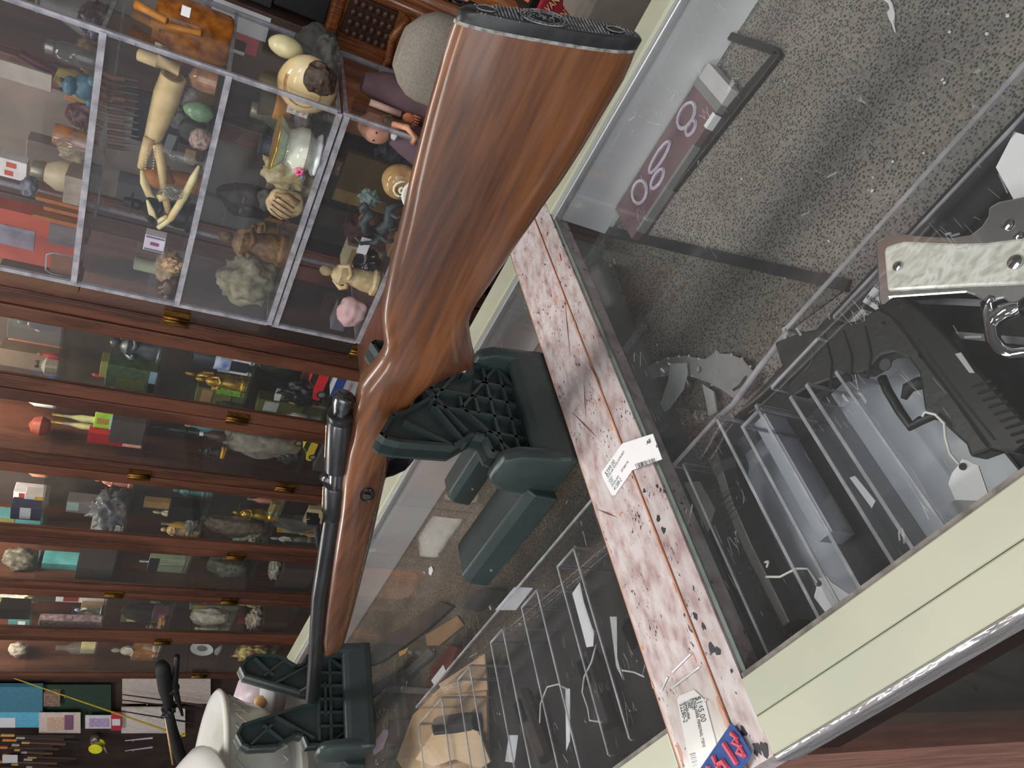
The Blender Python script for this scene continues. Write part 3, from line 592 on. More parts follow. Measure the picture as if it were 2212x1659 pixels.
for (x, y) in ((1421, 783), (1444, 774), (1467, 770), (1489, 769), (1510, 775), (1581, 766), (1604, 775), (1622, 792), (1430, 812), (1496, 812), (1518, 820), (1539, 832)):
    obj('stud', lathe(BM(), [(.0016, 0), (.0014, .0012), (.0005, .002)], pz(x, y, -1.183), 8), SIL, cuff)
# feather and crumbs
FEA = mat('white_feather', (0.8, 0.8, 0.82), 0.7)
ft = thing('feather', 'small white feather on the dotted carpet under the glass', 'feather', pz(1925, 40, ZD))
obj('vane', flat([(1911, 2), (1921, -4), (1929, 8), (1934, 28), (1933, 48), (1928, 52), (1922, 42), (1918, 28), (1924, 20), (1920, 8)], ZD + .001, .0012), FEA, ft)
obj('quill', tube(BM(), [pz(1928, 45, ZD + .004), pz(1931, 60, ZD + .004), pz(1934, 70, ZD + .004)], [.0012, .0009, .0004], 6), FEA, ft)
b = BM(); random.seed(5)
for (x, y) in ((2051, 69), (2132, 73), (2176, 34), (1886, 383), (1884, 412), (2036, 172), (2040, 178), (1928, 349), (1694, 176), (1602, 386), (1696, 600), (1420, 745), (1550, 760), (1790, 520), (1995, 330)):
    blob(b, pz(x, y, ZD + .004), (random.uniform(.0008, .0016), random.uniform(.0008, .0022), .0008), x, .3, 1)
obj('crumbs', b, FEA, None, 'white crumbs scattered over the dotted carpet', 'crumbs', kind='stuff')

# clear acrylic pieces
def pane(par, x0, y0, x1, y1, z0, z1, th=.012, edge=True, et=.0032, name='side'):
    th *= .55
    a0, a1 = hw(x0, y0, z0), hw(x1, y1, z0); up = Vector((0, 0, (z1 - z0) * K)); d = (a1 - a0).normalized(); nn = d.cross(Vector((0, 0, 1))) * th * K
    o = obj(name, prism(BM(), [a0, a1, a1 + up, a0 + up], nn), ACRY, par)
    if edge:
        b = BM(); prism(b, [a0 + up, a1 + up, a1 + up + nn, a0 + up + nn], (0, 0, et * .4))
        obj('edge', b, EDGE, o)
        b = BM(); prism(b, [a0, a0 + up, a0 + up + nn, a0 + nn], -d * et * .35); obj('edge', b, EDGE, o)
        b = BM(); prism(b, [a1, a1 + up, a1 + up + nn, a1 + nn], d * et * .35); obj('edge', b, EDGE, o)
    return o
def acr(label, loc, group='clear acrylic pistol holders'): return thing('acrylic_holder', label, 'acrylic holder', hw(*loc), group=group)
ZB = -1.2025
t = acr('long clear acrylic tray wall running behind the two pistols', (-.2, .96, ZB)); pane(t, -.554, .958, .42, .958, ZB, -1.10, .016, name='back'); pane(t, -.554, .958, -.575, .915, ZB, -1.10, .014)
obj('rolled_edge', tube(BM(), [pz(1548, 905, -1.15), pz(1585, 872, -1.15), pz(1601, 848, -1.14), pz(1640, 795, -1.12), pz(1702, 716, -1.10)], .0028, 8), EDGE, t, smooth=True)
pane(t, -.47, .90, .40, .90, ZB, -1.11, .010, name='rib'); 
t = acr('clear acrylic holder around the black grip beside the granite strip', (-.83, .7, ZB)); pane(t, -.915, .893, -.757, .893, ZB, -1.05, .014, name='back'); pane(t, -.757, .893, -.757, .45, ZB, -1.05, .012); pane(t, -.895, .88, -.895, .45, ZB, -1.06, .010)
t = acr('clear acrylic holder in the middle of the row under the white tag', (-.69, .65, ZB)); pane(t, -.712, .83, -.712, .45, ZB, -1.05, .012); pane(t, -.663, .84, -.663, .45, ZB, -1.05, .012); pane(t, -.712, .83, -.663, .83, ZB, -1.05, .012, name='back')
t = acr('clear acrylic holder nearest the trigger guard of the black pistol', (-.57, .65, ZB)); pane(t, -.595, .80, -.595, .45, ZB, -1.055, .012); pane(t, -.553, .79, -.553, .45, ZB, -1.05, .012); pane(t, -.505, .78, -.505, .45, ZB, -1.07, .010); pane(t, -.63, .86, -.50, .86, ZB, -1.07, .010, name='back')
t = acr('clear acrylic slab lying under the chrome pistol', (-.25, .65, ZB)); pane(t, -.40, .80, -.12, .44, ZB, -1.13, .02); pane(t, -.36, .84, -.06, .46, ZB, -1.15, .02)
# frosted plates, enlarged and whitened to paint the acrylic's grey reflections
FROST = mat('frosted_haze_insert', srgb(214, 220, 228), 0.3, col2=srgb(186, 194, 204), scale=12)
obj('frosted_haze_insert', hbz(-.752, -.717, .60, .885, ZB + .001, ZB + .06), FROST, None, 'pale frosted insert with painted reflection lying beside the black grip', 'insert')
obj('frosted_haze_insert', hbz(-.60, -.42, .46, .84, ZB + .001, ZB + .012), FROST, None, 'pale frosted insert with painted reflection under the black pistol trigger guard', 'insert')

obj('frosted_haze_insert', hbz(-.890, -.762, .46, .885, ZB + .001, ZB + .008), mat('haze_insert', srgb(206, 212, 220), .35, col2=srgb(176, 184, 194), scale=14), None, 'added pale haze sheet lying under the black grip by the strip', 'insert')  # pale sheet added to paint haze behind the black grip
# black pistol grip standing in the first holder
g1 = thing('pistol', 'black pistol with its grip end facing the granite strip in an acrylic holder', 'pistol', hw(-.83, .7, ZB), group='pistols in the showcase')
def grip_ring(px, w_, h_, z):
    p = pz(*px, z); return [p + Vector((math.cos(a) * w_, 0, math.sin(a) * h_)) for a in [k * math.pi / 4 + .39 for k in range(8)]]
rs = [grip_ring((1566, 975), .010, .012, -1.105), grip_ring((1568, 985), .0155, .017, -1.105), grip_ring((1578, 1012), .0155, .017, -1.105), grip_ring((1582, 1030), .0125, .015, -1.11), grip_ring((1600, 1090), .0125, .015, -1.115), grip_ring((1645, 1190), .012, .015, -1.125), grip_ring((1700, 1300), .011, .014, -1.13), grip_ring((1722, 1352), .010, .012, -1.13)]
obj('grip', rings(BM(), rs), BLACKP, g1, bevel=.001)
obj('slide', tube(BM(), [pz(1490, 1080, -1.15), pz(1530, 1180, -1.15), pz(1640, 1420, -1.15)], [.010, .011, .010], 10), STEEL, g1, smooth='auto')
for i in range(3):
    q = pz(1592 + i * 9, 1072 + i * 20, -1.105); obj('grip_ridge', tube(BM(), [q + Vector((-.011, 0, .012)), q + Vector((0, 0, .0155)), q + Vector((.011, 0, .012))], .0005, 5), BLACKM, g1)
# black polymer pistol lying flat
g2 = thing('pistol', 'black polymer pistol lying on its side with a string tag on the trigger guard', 'pistol', pz(1900, 800, -1.16), group='pistols in the showcase')
ZP = -1.13
fr_ = flat([(1703, 748), (1760, 726), (1830, 713), (1882, 702), (1905, 690), (1930, 674), (1960, 690), (1995, 732), (2040, 795), (2085, 850), (2125, 905), (2160, 955), (2180, 978), (2130, 996), (2120, 968), (2075, 928), (2058, 905), (2030, 895), (2025, 860), (2018, 815), (1995, 785), (1965, 772), (1935, 778), (1912, 805), (1895, 815), (1860, 818), (1800, 838), (1770, 850), (1745, 865), (1735, 855), (1725, 815), (1712, 775)], ZP, .016)
obj('frame', fr_, BLACKP, g2, bevel=.002)
obj('slide', flat([(1930, 674), (1985, 652), (2040, 690), (2120, 772), (2212, 872), (2290, 952), (2240, 990), (2180, 978), (2125, 905), (2040, 795), (1975, 705)], ZP - .005, .020), mat('black_slide', (0.02, 0.02, 0.022), 0.35, 0.4), g2, bevel=.002)
obj('trigger_guard', tube(BM(), [pz(x, y, ZP + .02) for x, y in ((1905, 815), (1918, 845), (1945, 890), (1968, 922), (1990, 908), (2020, 896), (2056, 904))], .0032, 8), BLACKP, g2, smooth=True)
obj('trigger', tube(BM(), [pz(x, y, ZP + .02) for x, y in ((2008, 826), (1985, 828), (1962, 838), (1952, 862))], [.004, .0045, .004, .002], 8), BLACKM, g2, smooth=True)
obj('button', disc(BM(), pz(1914, 788, ZP + .04), (0, 0, 1), .0042, .0012, 16), mat('dark_button', (0.05, 0.05, 0.055), 0.4), g2)
for px_ in ([(1712, 755), (1745, 742), (1757, 760), (1752, 785), (1740, 800)],):
    obj('grip_panel_mark', tube(BM(), [pz(x, y, ZP + .041) for x, y in px_], .0005, 5), MATS['dark_button'], g2)
for k, (xa, ya, xb, yb) in enumerate(((1780, 722, 1793, 842), (1822, 715, 1838, 826), (1868, 706, 1874, 818))):
    obj('finger_groove', tube(BM(), [pz(xa, ya, ZP + .040), pz((xa + xb) / 2 + 9, (ya + yb) / 2, ZP + .042), pz(xb, yb, ZP + .040)], .0011, 6), BLACKM, g2)
for k in range(9):
    xa = 2100 + k * 12; obj('slide_serration', tube(BM(), [pz(xa, 835 + k * 15, ZP + .046), pz(xa + 42, 822 + k * 15, ZP + .046)], .0009, 5), BLACKM, g2)
obj('safety_lever', flat([(2065, 765), (2078, 762), (2108, 806), (2096, 806)], ZP + .045, .001), mat('worn_silver_mark', (0.4, 0.4, 0.42), 0.4, 0.5), g2)
obj('slide_seam', tube(BM(), [pz(1985, 735, ZP + .044), pz(2060, 838, ZP + .044), pz(2150, 950, ZP + .044)], .0010, 5), BLACKM, g2)
for (x, y) in ((1908, 698), (1990, 770), (1988, 766), (2047, 838)): obj('pin', disc(BM(), pz(x, y, ZP + .041), (0, 0, 1), .0012, .0006, 10), BLACKG, g2)
# chrome pistol with pearl grips
g3 = thing('pistol', 'chrome pistol with pearly white grips lying over the acrylic', 'pistol', pz(2060, 590, -1.12), group='pistols in the showcase')
ZC = -1.085
obj('frame', flat([(1913, 532), (1935, 519), (1965, 514), (2010, 519), (2080, 522), (2120, 516), (2143, 498), (2156, 478), (2158, 458), (2180, 446), (2250, 432), (2330, 440), (2330, 620), (2250, 640), (2212, 668), (2190, 655), (2150, 662), (2128, 648), (2110, 642), (1944, 652), (1936, 672), (1928, 676), (1920, 655)], ZC - .028, .011), mat('satin_chrome', (.86, .86, .88), .2, 1.0, scale=20), g3, bevel=.002)
def pearl():
    m, n, out = nt('pearl_grip'); b_ = N(n, 'ShaderNodeBsdfPrincipled'); n.links.new(b_.outputs[0], out.inputs[0]); b_.inputs['Roughness'].default_value = 0.15; b_.inputs['Coat Weight'].default_value = 0.5
    mp = coords(n, (1, 1.6, 1), (0, 0, .6)); t = N(n, 'ShaderNodeTexVoronoi'); t.feature = 'SMOOTH_F1'; t.inputs['Scale'].default_value = 75; t.inputs['Randomness'].default_value = 1
    ns = N(n, 'ShaderNodeTexNoise'); ns.inputs['Scale'].default_value = 60; n.links.new(mp.outputs[0], ns.inputs[0]); mx = N(n, 'ShaderNodeMix', data_type='RGBA'); mx.inputs[0].default_value = .06; n.links.new(mp.outputs[0], mx.inputs[6]); n.links.new(ns.outputs['Color'], mx.inputs[7]); n.links.new(mx.outputs[2], t.inputs['Vector'])
    r = ramp(n, [(0.05, srgb(186, 184, 172)), (0.35, srgb(208, 206, 197)), (0.6, srgb(236, 235, 230)), (0.75, srgb(190, 187, 176))]); n.links.new(t.outputs['Distance'], r.inputs[0]); n.links.new(r.outputs[0], b_.inputs['Base Color']); return m
PEARL = pearl()
obj('grip', flat([(1917, 547), (1921, 534), (1960, 523), (2010, 525), (2080, 528), (2140, 526), (2230, 515), (2330, 512), (2330, 612), (2212, 618), (2100, 622), (1924, 632)], ZC, .004), PEARL, g3, bevel=.002)
for (x, y, r) in ((1939, 575, .0032), (2193, 566, .0042), (2176, 484, .0034), (2199, 508, .0026), (2137, 646, .0026)):
    sc = obj('screw', lathe(BM(), [(r, 0), (r, .0008), (r * .6, .0013), (0.0001, .0014)], pz(x, y, ZC + .012 if y > 520 and y < 600 else ZC + .001), 16), CHROME, g3, smooth='auto')
    q = pz(x, y, ZC + .012 if y > 520 and y < 600 else ZC + .001) + Vector((0, 0, .00145)); obj('slot', prism(BM(), [q + Vector((r * .8, .0003, 0)), q + Vector((-r * .8, .0003, 0)), q + Vector((-r * .8, -.0003, 0)), q + Vector((r * .8, -.0003, 0))], (0, 0, .0001)), INK, sc)
obj('trigger_guard', tube(BM(), [pz(x, y, ZC - .01) for x, y in ((2135, 652), (2140, 700), (2146, 735), (2165, 758), (2190, 766), (2225, 762), (2262, 745), (2275, 715), (2262, 680))], .0042, 10), CHROME, g3, smooth=True)
obj('trigger', tube(BM(), [pz(x, y, ZC - .01) for x, y in ((2205, 665), (2175, 672), (2152, 688), (2146, 705))], [.005, .0055, .005, .003], 8), CHROME, g3, smooth=True)
obj('slide', flat([(2300, 438), (2395, 442), (2440, 1010), (2330, 1015)], ZC - .030, .016), MATS['satin_chrome'], g3, bevel=.003)
obj('magazine_base', tube(BM(), [pz(1912, 558, ZC - .02), pz(1914, 600, ZC - .02), pz(1920, 650, ZC - .02), pz(1930, 672, ZC - .02)], .0022, 8), CHROME, g3, smooth=True)

# papers and tags under glass
def paper(name, label, cat, px, z, m=PAPER, th=.0005, group=None): return obj(name, flat(px, z, th), m, None, label, cat, group=group)
paper('paper_sheet', 'blank white paper sheet at the back of the pistol tray', 'paper', [(2152, 362), (2192, 285), (2240, 300), (2330, 430), (2212, 470)], -1.12)
pc_ = thing('price_card', 'white barcode card sticking out from under the pearl grip', 'card', pz(1920, 640, -1.15))
obj('card', flat([(1912, 588), (1966, 688), (1928, 692), (1864, 652)], -1.15, .0005), PAPER, pc_)
ptext('J2300', pc_, (1886, 618), (1910, 633), .0042, -1.1475); ptext('R ECHEVERRIA', pc_, (1871, 644), (1916, 672), .0040, -1.1475)
b = BM()
for k in range(7):
    q0, q1 = pz(1891 + k * 4, 596 + k * 3, -1.1475), pz(1896 + k * 4, 613 + k * 3, -1.1475); d = (pz(1894, 598, -1.1475) - pz(1891, 596, -1.1475)) * (.3 + .3 * (k % 3)); prism(b, [q0, q0 + d, q1 + d, q1], (0, 0, .0002))
obj('barcode', b, INK, pc_)
paper('paper_slip', 'grey white paper slip between the grey sheet and the black pistol', 'paper', [(1818, 712), (1862, 668), (1910, 680), (1902, 694), (1880, 704)], -1.165, PAPERG)
def string(label, px, z, group='tag strings'): return obj('tag_string', tube(BM(), [pz(x, y, z) for x, y in px], .0009, 6), STRING, None, label, 'string', group=group, smooth=True)
def swing_tag(label, px, z, hole, st, lines=()):
    t = thing('price_tag', label, 'tag', pz(*px[0], z), group='string price tags')
    obj('card', flat(px, z, .0008), PAPER, t)
    obj('eyelet', disc(BM(), pz(*hole, z + .003), (0, 0, 1), .0022, .0005, 12), BLACKM, t)
    if st: obj('string', tube(BM(), [pz(x, y, z + .02) for x, y in st], .0009, 6), STRING, t, smooth=True)
    for i, (a, c, s) in enumerate(lines): ptext(s, t, a, c, .0045, z + .003)
    return t
swing_tag('white string tag with scalloped top hanging from the black pistol', [(2072, 1005), (2080, 992), (2092, 995), (2105, 1002), (2115, 1006), (2137, 1070), (2120, 1082), (2065, 1080), (2050, 1045), (2058, 1022)], -1.10, (2080, 1008), [(2072, 1003), (2052, 980), (2042, 945), (2040, 915), (2020, 895), (1998, 890), (1992, 900)])
swing_tag('white string tag standing in the middle acrylic holder', [(1770, 1250), (1788, 1245), (1798, 1258), (1845, 1290), (1790, 1330), (1760, 1290)], -1.10, (1768, 1260), [(1765, 1258), (1745, 1228), (1720, 1228), (1685, 1246), (1655, 1246)])
paper('paper_tag', 'grey printed paper tag lying below the black pistol tag', 'paper', [(2032, 1102), (2060, 1082), (2110, 1070), (2130, 1076), (2075, 1112)], -1.14, mat('faded_tag', (0.5, 0.49, 0.52), 0.7))
paper('paper_tag', 'small torn paper tag between two acrylic holder walls', 'paper', [(1836, 1032), (1848, 1028), (1892, 1082), (1884, 1098)], -1.15)
paper('paper_tag', 'yellowed crumpled paper tag left of the black grip', 'paper', [(1478, 1042), (1512, 1040), (1545, 1100), (1530, 1150), (1500, 1090)], -1.12, mat('yellowed_tag', (0.55, 0.54, 0.46), 0.7, col2=(0.42, 0.41, 0.36)))
string('white string loop lying across the black grip holder', ((1633, 1222), (1660, 1212), (1660, 1214), (1655, 1230), (1640, 1240)), -1.10)
# pistol in the lower compartment, seen through the front pane
g4 = thing('pistol', 'dark pistol in the lower compartment behind the front glass', 'pistol', hw(-.55, .6, -1.88), group='pistols in the showcase')
def pl(px, py_): return py(px, py_, .40 * K)
obj('slide', prism(BM(), [pl(x, y) for x, y in ((1990, 1430), (2060, 1440), (2212, 1490), (2330, 1520), (2330, 1600), (2180, 1545), (2050, 1500), (1970, 1480))], (0, .02, 0)), BLACKM, g4, bevel=.002)
obj('grip', prism(BM(), [pl(x, y) for x, y in ((2120, 1400), (2212, 1408), (2330, 1420), (2330, 1470), (2200, 1470), (2100, 1440))], (0, .018, 0)), BLACKP, g4, bevel=.002)
obj('trigger', tube(BM(), [pl(2075, 1458), pl(2100, 1475), pl(2110, 1490)], .002, 6), CHROME, g4)
obj('stand_foot', prism(BM(), [pl(x, y) for x, y in ((2330, 1500), (2345, 1500), (2345, 1520), (2330, 1520))], (0, .05, 0)), ACRY, g4)
obj('lower_light_paper', prism(BM(), [py(x, y, .38 * K) for x, y in ((2165, 1545), (2212, 1555), (2260, 1560), (2260, 1578), (2170, 1575))], (0, .001, 0)), PAPERG, None, 'grey paper strip low behind the front glass', 'paper')

# ================================================================== price tags and tape on the laminate strip
ZT = -0.9985
tg = thing('price_tag', 'white price tag for 399 dollars curling over the granite strip edge', 'tag', pz(1345, 1010, ZT))
obj('card', flat([(1300, 1020), (1345, 958), (1366, 1016), (1329, 1070), (1322, 1070), (1302, 1030)], ZT, .0004), PAPER, tg)
rs = []
for t_, zz in ((0, ZT), (.25, -.996), (.5, -.992), (.75, -.983), (.9, -.974), (1, -.965)):
    a = (lerp(1345, 1411, t_), lerp(958, 937, t_)); c = (lerp(1366, 1431, t_), lerp(1016, 992, t_)); rs.append([pz(*a, zz), pz(*c, zz), pz(*c, zz) + Vector((0, 0, .0004)), pz(*a, zz) + Vector((0, 0, .0004))])
obj('curled_end', rings(BM(), rs), PAPER, tg)
ptext('$399.00', tg, (1311, 1030), (1330, 1000), .0074, ZT); ptext('GUITAR AMP. MUSICAL INSTRUMENT', tg, (1314, 1035), (1350, 977), .0036, ZT)
ptext('LINE 6', tg, (1317, 1042), (1324, 1031), .0036, ZT); ptext('USED', tg, (1320, 1047), (1326, 1037), .0036, ZT); ptext('SPIDER JAM', tg, (1323, 1053), (1338, 1031), .0036, ZT); ptext('41388-2', tg, (1329, 1061), (1344, 1038), .0062, ZT); ptext('#3718JEI1793', tg, (1344, 1020), (1359, 999), .0036, ZT)
ptext('AEE', tg, (1398, 961), (1409, 953), .005, -.976)
b = BM()
for k in range(16):
    x0 = 1369 + k * 2.9; wdt = (1.5, .8, .6, 1.2, .7, 1.6, .9, .6)[k % 8]; zz = interp([(0, ZT), (.5, -.991), (1, -.974)], k / 15) + .0015; yy = 1003 - k * 0.9
    prism(b, [pz(x0, yy, zz), pz(x0 + wdt, yy - .3, zz), pz(x0 + wdt + 3.6, yy + 9.5, zz), pz(x0 + 3.6, yy + 10, zz)], (0, 0, .0002))
obj('barcode', b, INK, tg)
obj('eyelet', disc(BM(), pz(1421, 963, -.966), (0, 0, 1), .0016, .0006, 10), INK, tg)
s2 = thing('price_sticker', 'white price sticker with barcode under clear tape by the blue tape', 'sticker', pz(1510, 1580, ZT))
obj('card', flat([(1463, 1510), (1468, 1503), (1500, 1490), (1523, 1512), (1546, 1600), (1562, 1668), (1500, 1690), (1476, 1580)], ZT, .0003), PAPER, s2)
ptext('$145.00', s2, (1503, 1506), (1516, 1560), .0082, ZT, dz=.0005); ptext('SUNGLASSES, PERSONAL ITEMS', s2, (1497, 1508), (1519, 1614), .0042, ZT, dz=.0005); ptext('OAKLEY', s2, (1491, 1510), (1497, 1535), .0042, ZT, dz=.0005); ptext('USED', s2, (1485, 1514), (1489, 1531), .0042, ZT, dz=.0005); ptext('009400-0966', s2, (1478, 1517), (1487, 1554), .0042, ZT, dz=.0005); ptext('52280-2', s2, (1469, 1521), (1478, 1561), .0066, ZT, dz=.0005)
b = BM()
for k in range(9):
    y0 = 1627 + k * 4.2; h_ = (2.2, 1.2, 1.8, 1.0)[k % 4]; prism(b, [pz(1491 + k * .9, y0 + 1.5, ZT), pz(1503 + k * .9, y0 - 1.5, ZT), pz(1503 + k * .9, y0 + h_ - 1.5, ZT), pz(1491 + k * .9, y0 + h_ + 1.5, ZT)], (0, 0, .0006))
obj('barcode', b, INK, s2)
CREASE = mat('clear_tape_crease', (0.9, 0.9, 0.95), 0.1)
for (a, c) in (((1452, 1452), (1492, 1412)), ((1450, 1487), (1512, 1440)), ((1428, 1492), (1442, 1462)), ((1505, 1532), (1526, 1510))):
    obj('tape_crease', tube(BM(), [pz(*a, ZT + .001), pz(*c, ZT + .001)], .0007, 5), CREASE, s2)
obj('clear_tape', flat([(1425, 1480), (1520, 1440), (1575, 1560), (1600, 1640), (1560, 1690), (1490, 1690)], ZT + .003, .0002), clear('clear_tape', (0.97, 0.97, 0.96), .03, (.9, .88, .85), .12, 1.4), s2)
bt = thing('masking_tape', 'blue masking tape with a pink handwritten price at the strip end', 'tape', pz(1580, 1625, ZT))
ZT2 = -0.9955
obj('strip', flat([(1581, 1561), (1600, 1585), (1624, 1626), (1612, 1652), (1560, 1722), (1505, 1672)], ZT2, .0005), mat('blue_tape', srgb(50, 84, 150), 0.7, col2=srgb(42, 70, 132), scale=90), bt)
PINKI = mat('pink_marker', srgb(222, 96, 118), 0.6)
def mark(px, r=.0021): return obj('handwriting', tube(BM(), [pz(x, y, ZT2 + .003) for x, y in px], r, 6), PINKI, bt)
mark(((1580, 1584), (1592, 1594), (1584, 1604), (1600, 1612), (1594, 1626), (1608, 1632))); mark(((1586, 1588), (1600, 1616), (1611, 1634)), .0012)
mark(((1564, 1606), (1577, 1626), (1592, 1650))); mark(((1541, 1634), (1550, 1652), (1562, 1645), (1574, 1662))); mark(((1548, 1650), (1560, 1672))); mark(((1530, 1655), (1535, 1680)))

# ================================================================== contents of the far showcase
def rack(label, xs, y0): 
    t = acr(label, ((xs[0] + xs[1]) / 2, .75, ZB), group='clear acrylic racks'); 
    for x in xs: pane(t, x, y0, x, .47, ZB, -1.03, .010)
    pane(t, xs[0], y0, xs[1], y0, ZB, -1.03, .010, name='back'); return t
for i, (xa, xb) in enumerate(((-1.385, -1.300), (-1.59, -1.50), (-1.79, -1.71), (-2.03, -1.94), (-2.36, -2.16))):
    rack(['clear acrylic rack next to the granite strip behind the rest', 'second clear acrylic rack from the granite strip', 'third clear acrylic rack from the granite strip', 'fourth clear acrylic rack from the granite strip', 'last clear acrylic rack, nearest the cardboard box'][i], (xa, xb), .93)
t = acr('long clear acrylic back sheet behind the row of racks', (-1.75, .99, ZB), group='clear acrylic racks'); pane(t, -2.37, .99, -1.155, .99, ZB, -1.03, .012, name='back')
def knife(label, pa, pb, w_, z, m=BLACKP): 
    a, c = pz(*pa, z), pz(*pb, z); d = (c - a).normalized(); s = Vector((0, 0, 1)).cross(d); t = thing('holster', label, 'holster', a, group='dark holsters in the acrylic racks')
    rs = []
    for k, ww in ((0, .75), (.03, 1), (.6, 1), (.97, .9), (1, .7)):
        p = a.lerp(c, k); rs.append([p + s * w_ * ww * math.cos(q * math.pi / 4) + Vector((0, 0, .011 * ww * math.sin(q * math.pi / 4))) for q in range(8)])
    obj('shell', rings(BM(), rs), m, t, bevel=.001); p = a.lerp(c, .12)
    obj('clip', prism(BM(), [p + s * w_ * .5 + Vector((0, 0, .011)), p - s * w_ * .5 + Vector((0, 0, .011)), a.lerp(c, .45) - s * w_ * .4 + Vector((0, 0, .0115)), a.lerp(c, .45) + s * w_ * .4 + Vector((0, 0, .0115))], (0, 0, .0015)), BLACKG, t); return t
knife('black holster in the rack nearest the granite strip', (1365, 1330), (1440, 1480), .016, -1.16); knife('long black holster under the looped white string', (1268, 1408), (1318, 1570), .013, -1.16, mat('dark_leather', srgb(48, 42, 40), 0.6)); knife('brown patterned holster beside the white tag', (1128, 1500), (1180, 1640), .014, -1.16, mat('brown_leather', srgb(74, 60, 52), 0.7, col2=srgb(50, 40, 36), scale=90)); knife('dark holster lying in the last acrylic rack', (945, 1570), (1030, 1560), .014, -1.16, mat('dark_leather2', srgb(50, 47, 46), 0.6))
paper('paper_tag', 'long white price tag with red dot in the first acrylic rack', 'tag', [(1237, 1282), (1253, 1258), (1262, 1300), (1284, 1368), (1282, 1396), (1268, 1398), (1250, 1330)], -1.08)
string('looped white string over the long black holster', ((1288, 1392), (1278, 1430), (1262, 1462), (1258, 1495), (1270, 1530), (1274, 1556), (1300, 1560)), -1.10)
string('white string arching over the middle racks', ((1166, 1562), (1168, 1520), (1182, 1484), (1205, 1478), (1228, 1490)), -1.10)
paper('paper_tag', 'narrow folded white paper tag hanging from the arched string', 'tag', [(1222, 1486), (1232, 1488), (1232, 1600), (1224, 1622)], -1.10)
paper('paper_tag', 'twisted white paper tag beside the black holster near the strip', 'tag', [(1318, 1332), (1333, 1332), (1334, 1420), (1346, 1468), (1332, 1440)], -1.10, mat('faded_white_tag', (0.6, 0.6, 0.58), 0.7))
string('white string from the twisted tag to the granite strip', ((1344, 1448), (1370, 1452), (1392, 1462)), -1.09)
paper('paper_tag', 'small white tag slip under the brown patterned holster', 'tag', [(1100, 1588), (1120, 1588), (1112, 1648), (1092, 1645)], -1.15)
paper('paper_note', 'pale paper note lying behind the back sheet', 'paper', [(1070, 1318), (1112, 1268), (1152, 1270), (1115, 1318)], -1.10, mat('pale_note', (0.6, 0.6, 0.64), 0.6))
paper('paper_note', 'small grey note taped at the back sheet end', 'paper', [(932, 1470), (958, 1436), (964, 1450), (940, 1482)], -1.08, PAPERG)
CBD = mat('tan_cardboard', srgb(214, 178, 140), 0.75, col2=srgb(190, 150, 112), scale=18)
cb = thing('cardboard_box', 'open tan cardboard box at the end of the far showcase', 'box', pz(980, 1600, -1.2))
obj('panel', prism(BM(), [pz(x, y, -1.19) for x, y in ((895, 1545), (960, 1480), (1055, 1490), (1058, 1640), (1030, 1700), (900, 1700), (860, 1640))], (0, 0, .003)), CBD, cb)
obj('flap', flat([(938, 1582), (965, 1556), (1036, 1580), (1062, 1645), (1040, 1660), (985, 1640), (940, 1655), (900, 1640)], -1.15, .002), mat('sunlit_cardboard', srgb(236, 204, 166), 0.7, col2=srgb(222, 186, 146), scale=12), cb)  # sunlight on this flap painted in as a lighter tan
obj('flap', flat([(950, 1478), (1050, 1412), (1056, 1490), (962, 1500)], -1.165, .002), CBD, cb)
# loose goods on the brown deck
ZA = ZD + .002
def loose(name, label, cat, px, z, th, m, group='loose goods on the brown deck', bevel=.001): return obj(name, flat(px, z, th), m, None, label, cat, group=group, bevel=bevel)
loose('multi_tool', 'red handled tool on the brown deck near the acrylic end', 'tool', [(945, 1440), (985, 1392), (1000, 1400), (985, 1440), (955, 1475), (935, 1478)], ZA, .010, mat('red_handle', srgb(132, 62, 46), 0.5, col2=srgb(110, 48, 38), scale=40))
loose('grey_case', 'grey metal case beside the red handled tool', 'case', [(884, 1448), (935, 1400), (948, 1412), (895, 1458)], ZA, .008, mat('grey_case', srgb(110, 108, 104), 0.4, 0.3))
loose('leather_wallet', 'dark leather wallet lying on the brown deck near the barrel rest', 'wallet', [(805, 1400), (910, 1330), (960, 1300), (985, 1310), (930, 1360), (830, 1430), (800, 1440)], ZA, .006, mat('dark_wallet', srgb(56, 50, 46), 0.6, col2=srgb(40, 36, 34), scale=30))
loose('black_pouch', 'black pouch on the brown deck behind the leg of the near rest', 'pouch', [(1010, 1290), (1060, 1270), (1098, 1278), (1085, 1300), (1040, 1322), (1012, 1315)], ZA, .008, mat('black_pouch', srgb(44, 40, 40), 0.7, col2=srgb(62, 56, 54), scale=50))
loose('tan_envelope', 'tan paper envelope on the brown deck beside the wallet', 'envelope', [(920, 1372), (990, 1330), (1005, 1350), (950, 1395), (925, 1395)], ZA, .002, mat('tan_envelope', srgb(150, 116, 84), 0.7))
loose('black_strap', 'black strap lying across the deck behind the barrel rest', 'strap', [(790, 1490), (925, 1410), (930, 1420), (800, 1512)], ZA, .004, BLACKM)
loose('grey_strap', 'pale grey strip lying past the end of the acrylic back sheet', 'strip', [(798, 1478), (930, 1486), (928, 1500), (798, 1492)], ZA, .003, mat('pale_grey_strip', srgb(126, 118, 116), 0.6))
loose('dark_book', 'dark red notebook lying beside the cardboard box', 'notebook', [(845, 1555), (898, 1552), (900, 1610), (845, 1618)], ZA, .006, mat('dark_book', srgb(66, 46, 46), 0.6))
loose('flag_card', 'small red white and blue card beside the dark notebook', 'card', [(806, 1610), (830, 1575), (842, 1578), (828, 1618), (808, 1632)], ZA, .001, mat('flag_card', srgb(160, 120, 118), 0.6, col2=srgb(120, 130, 160), scale=80))
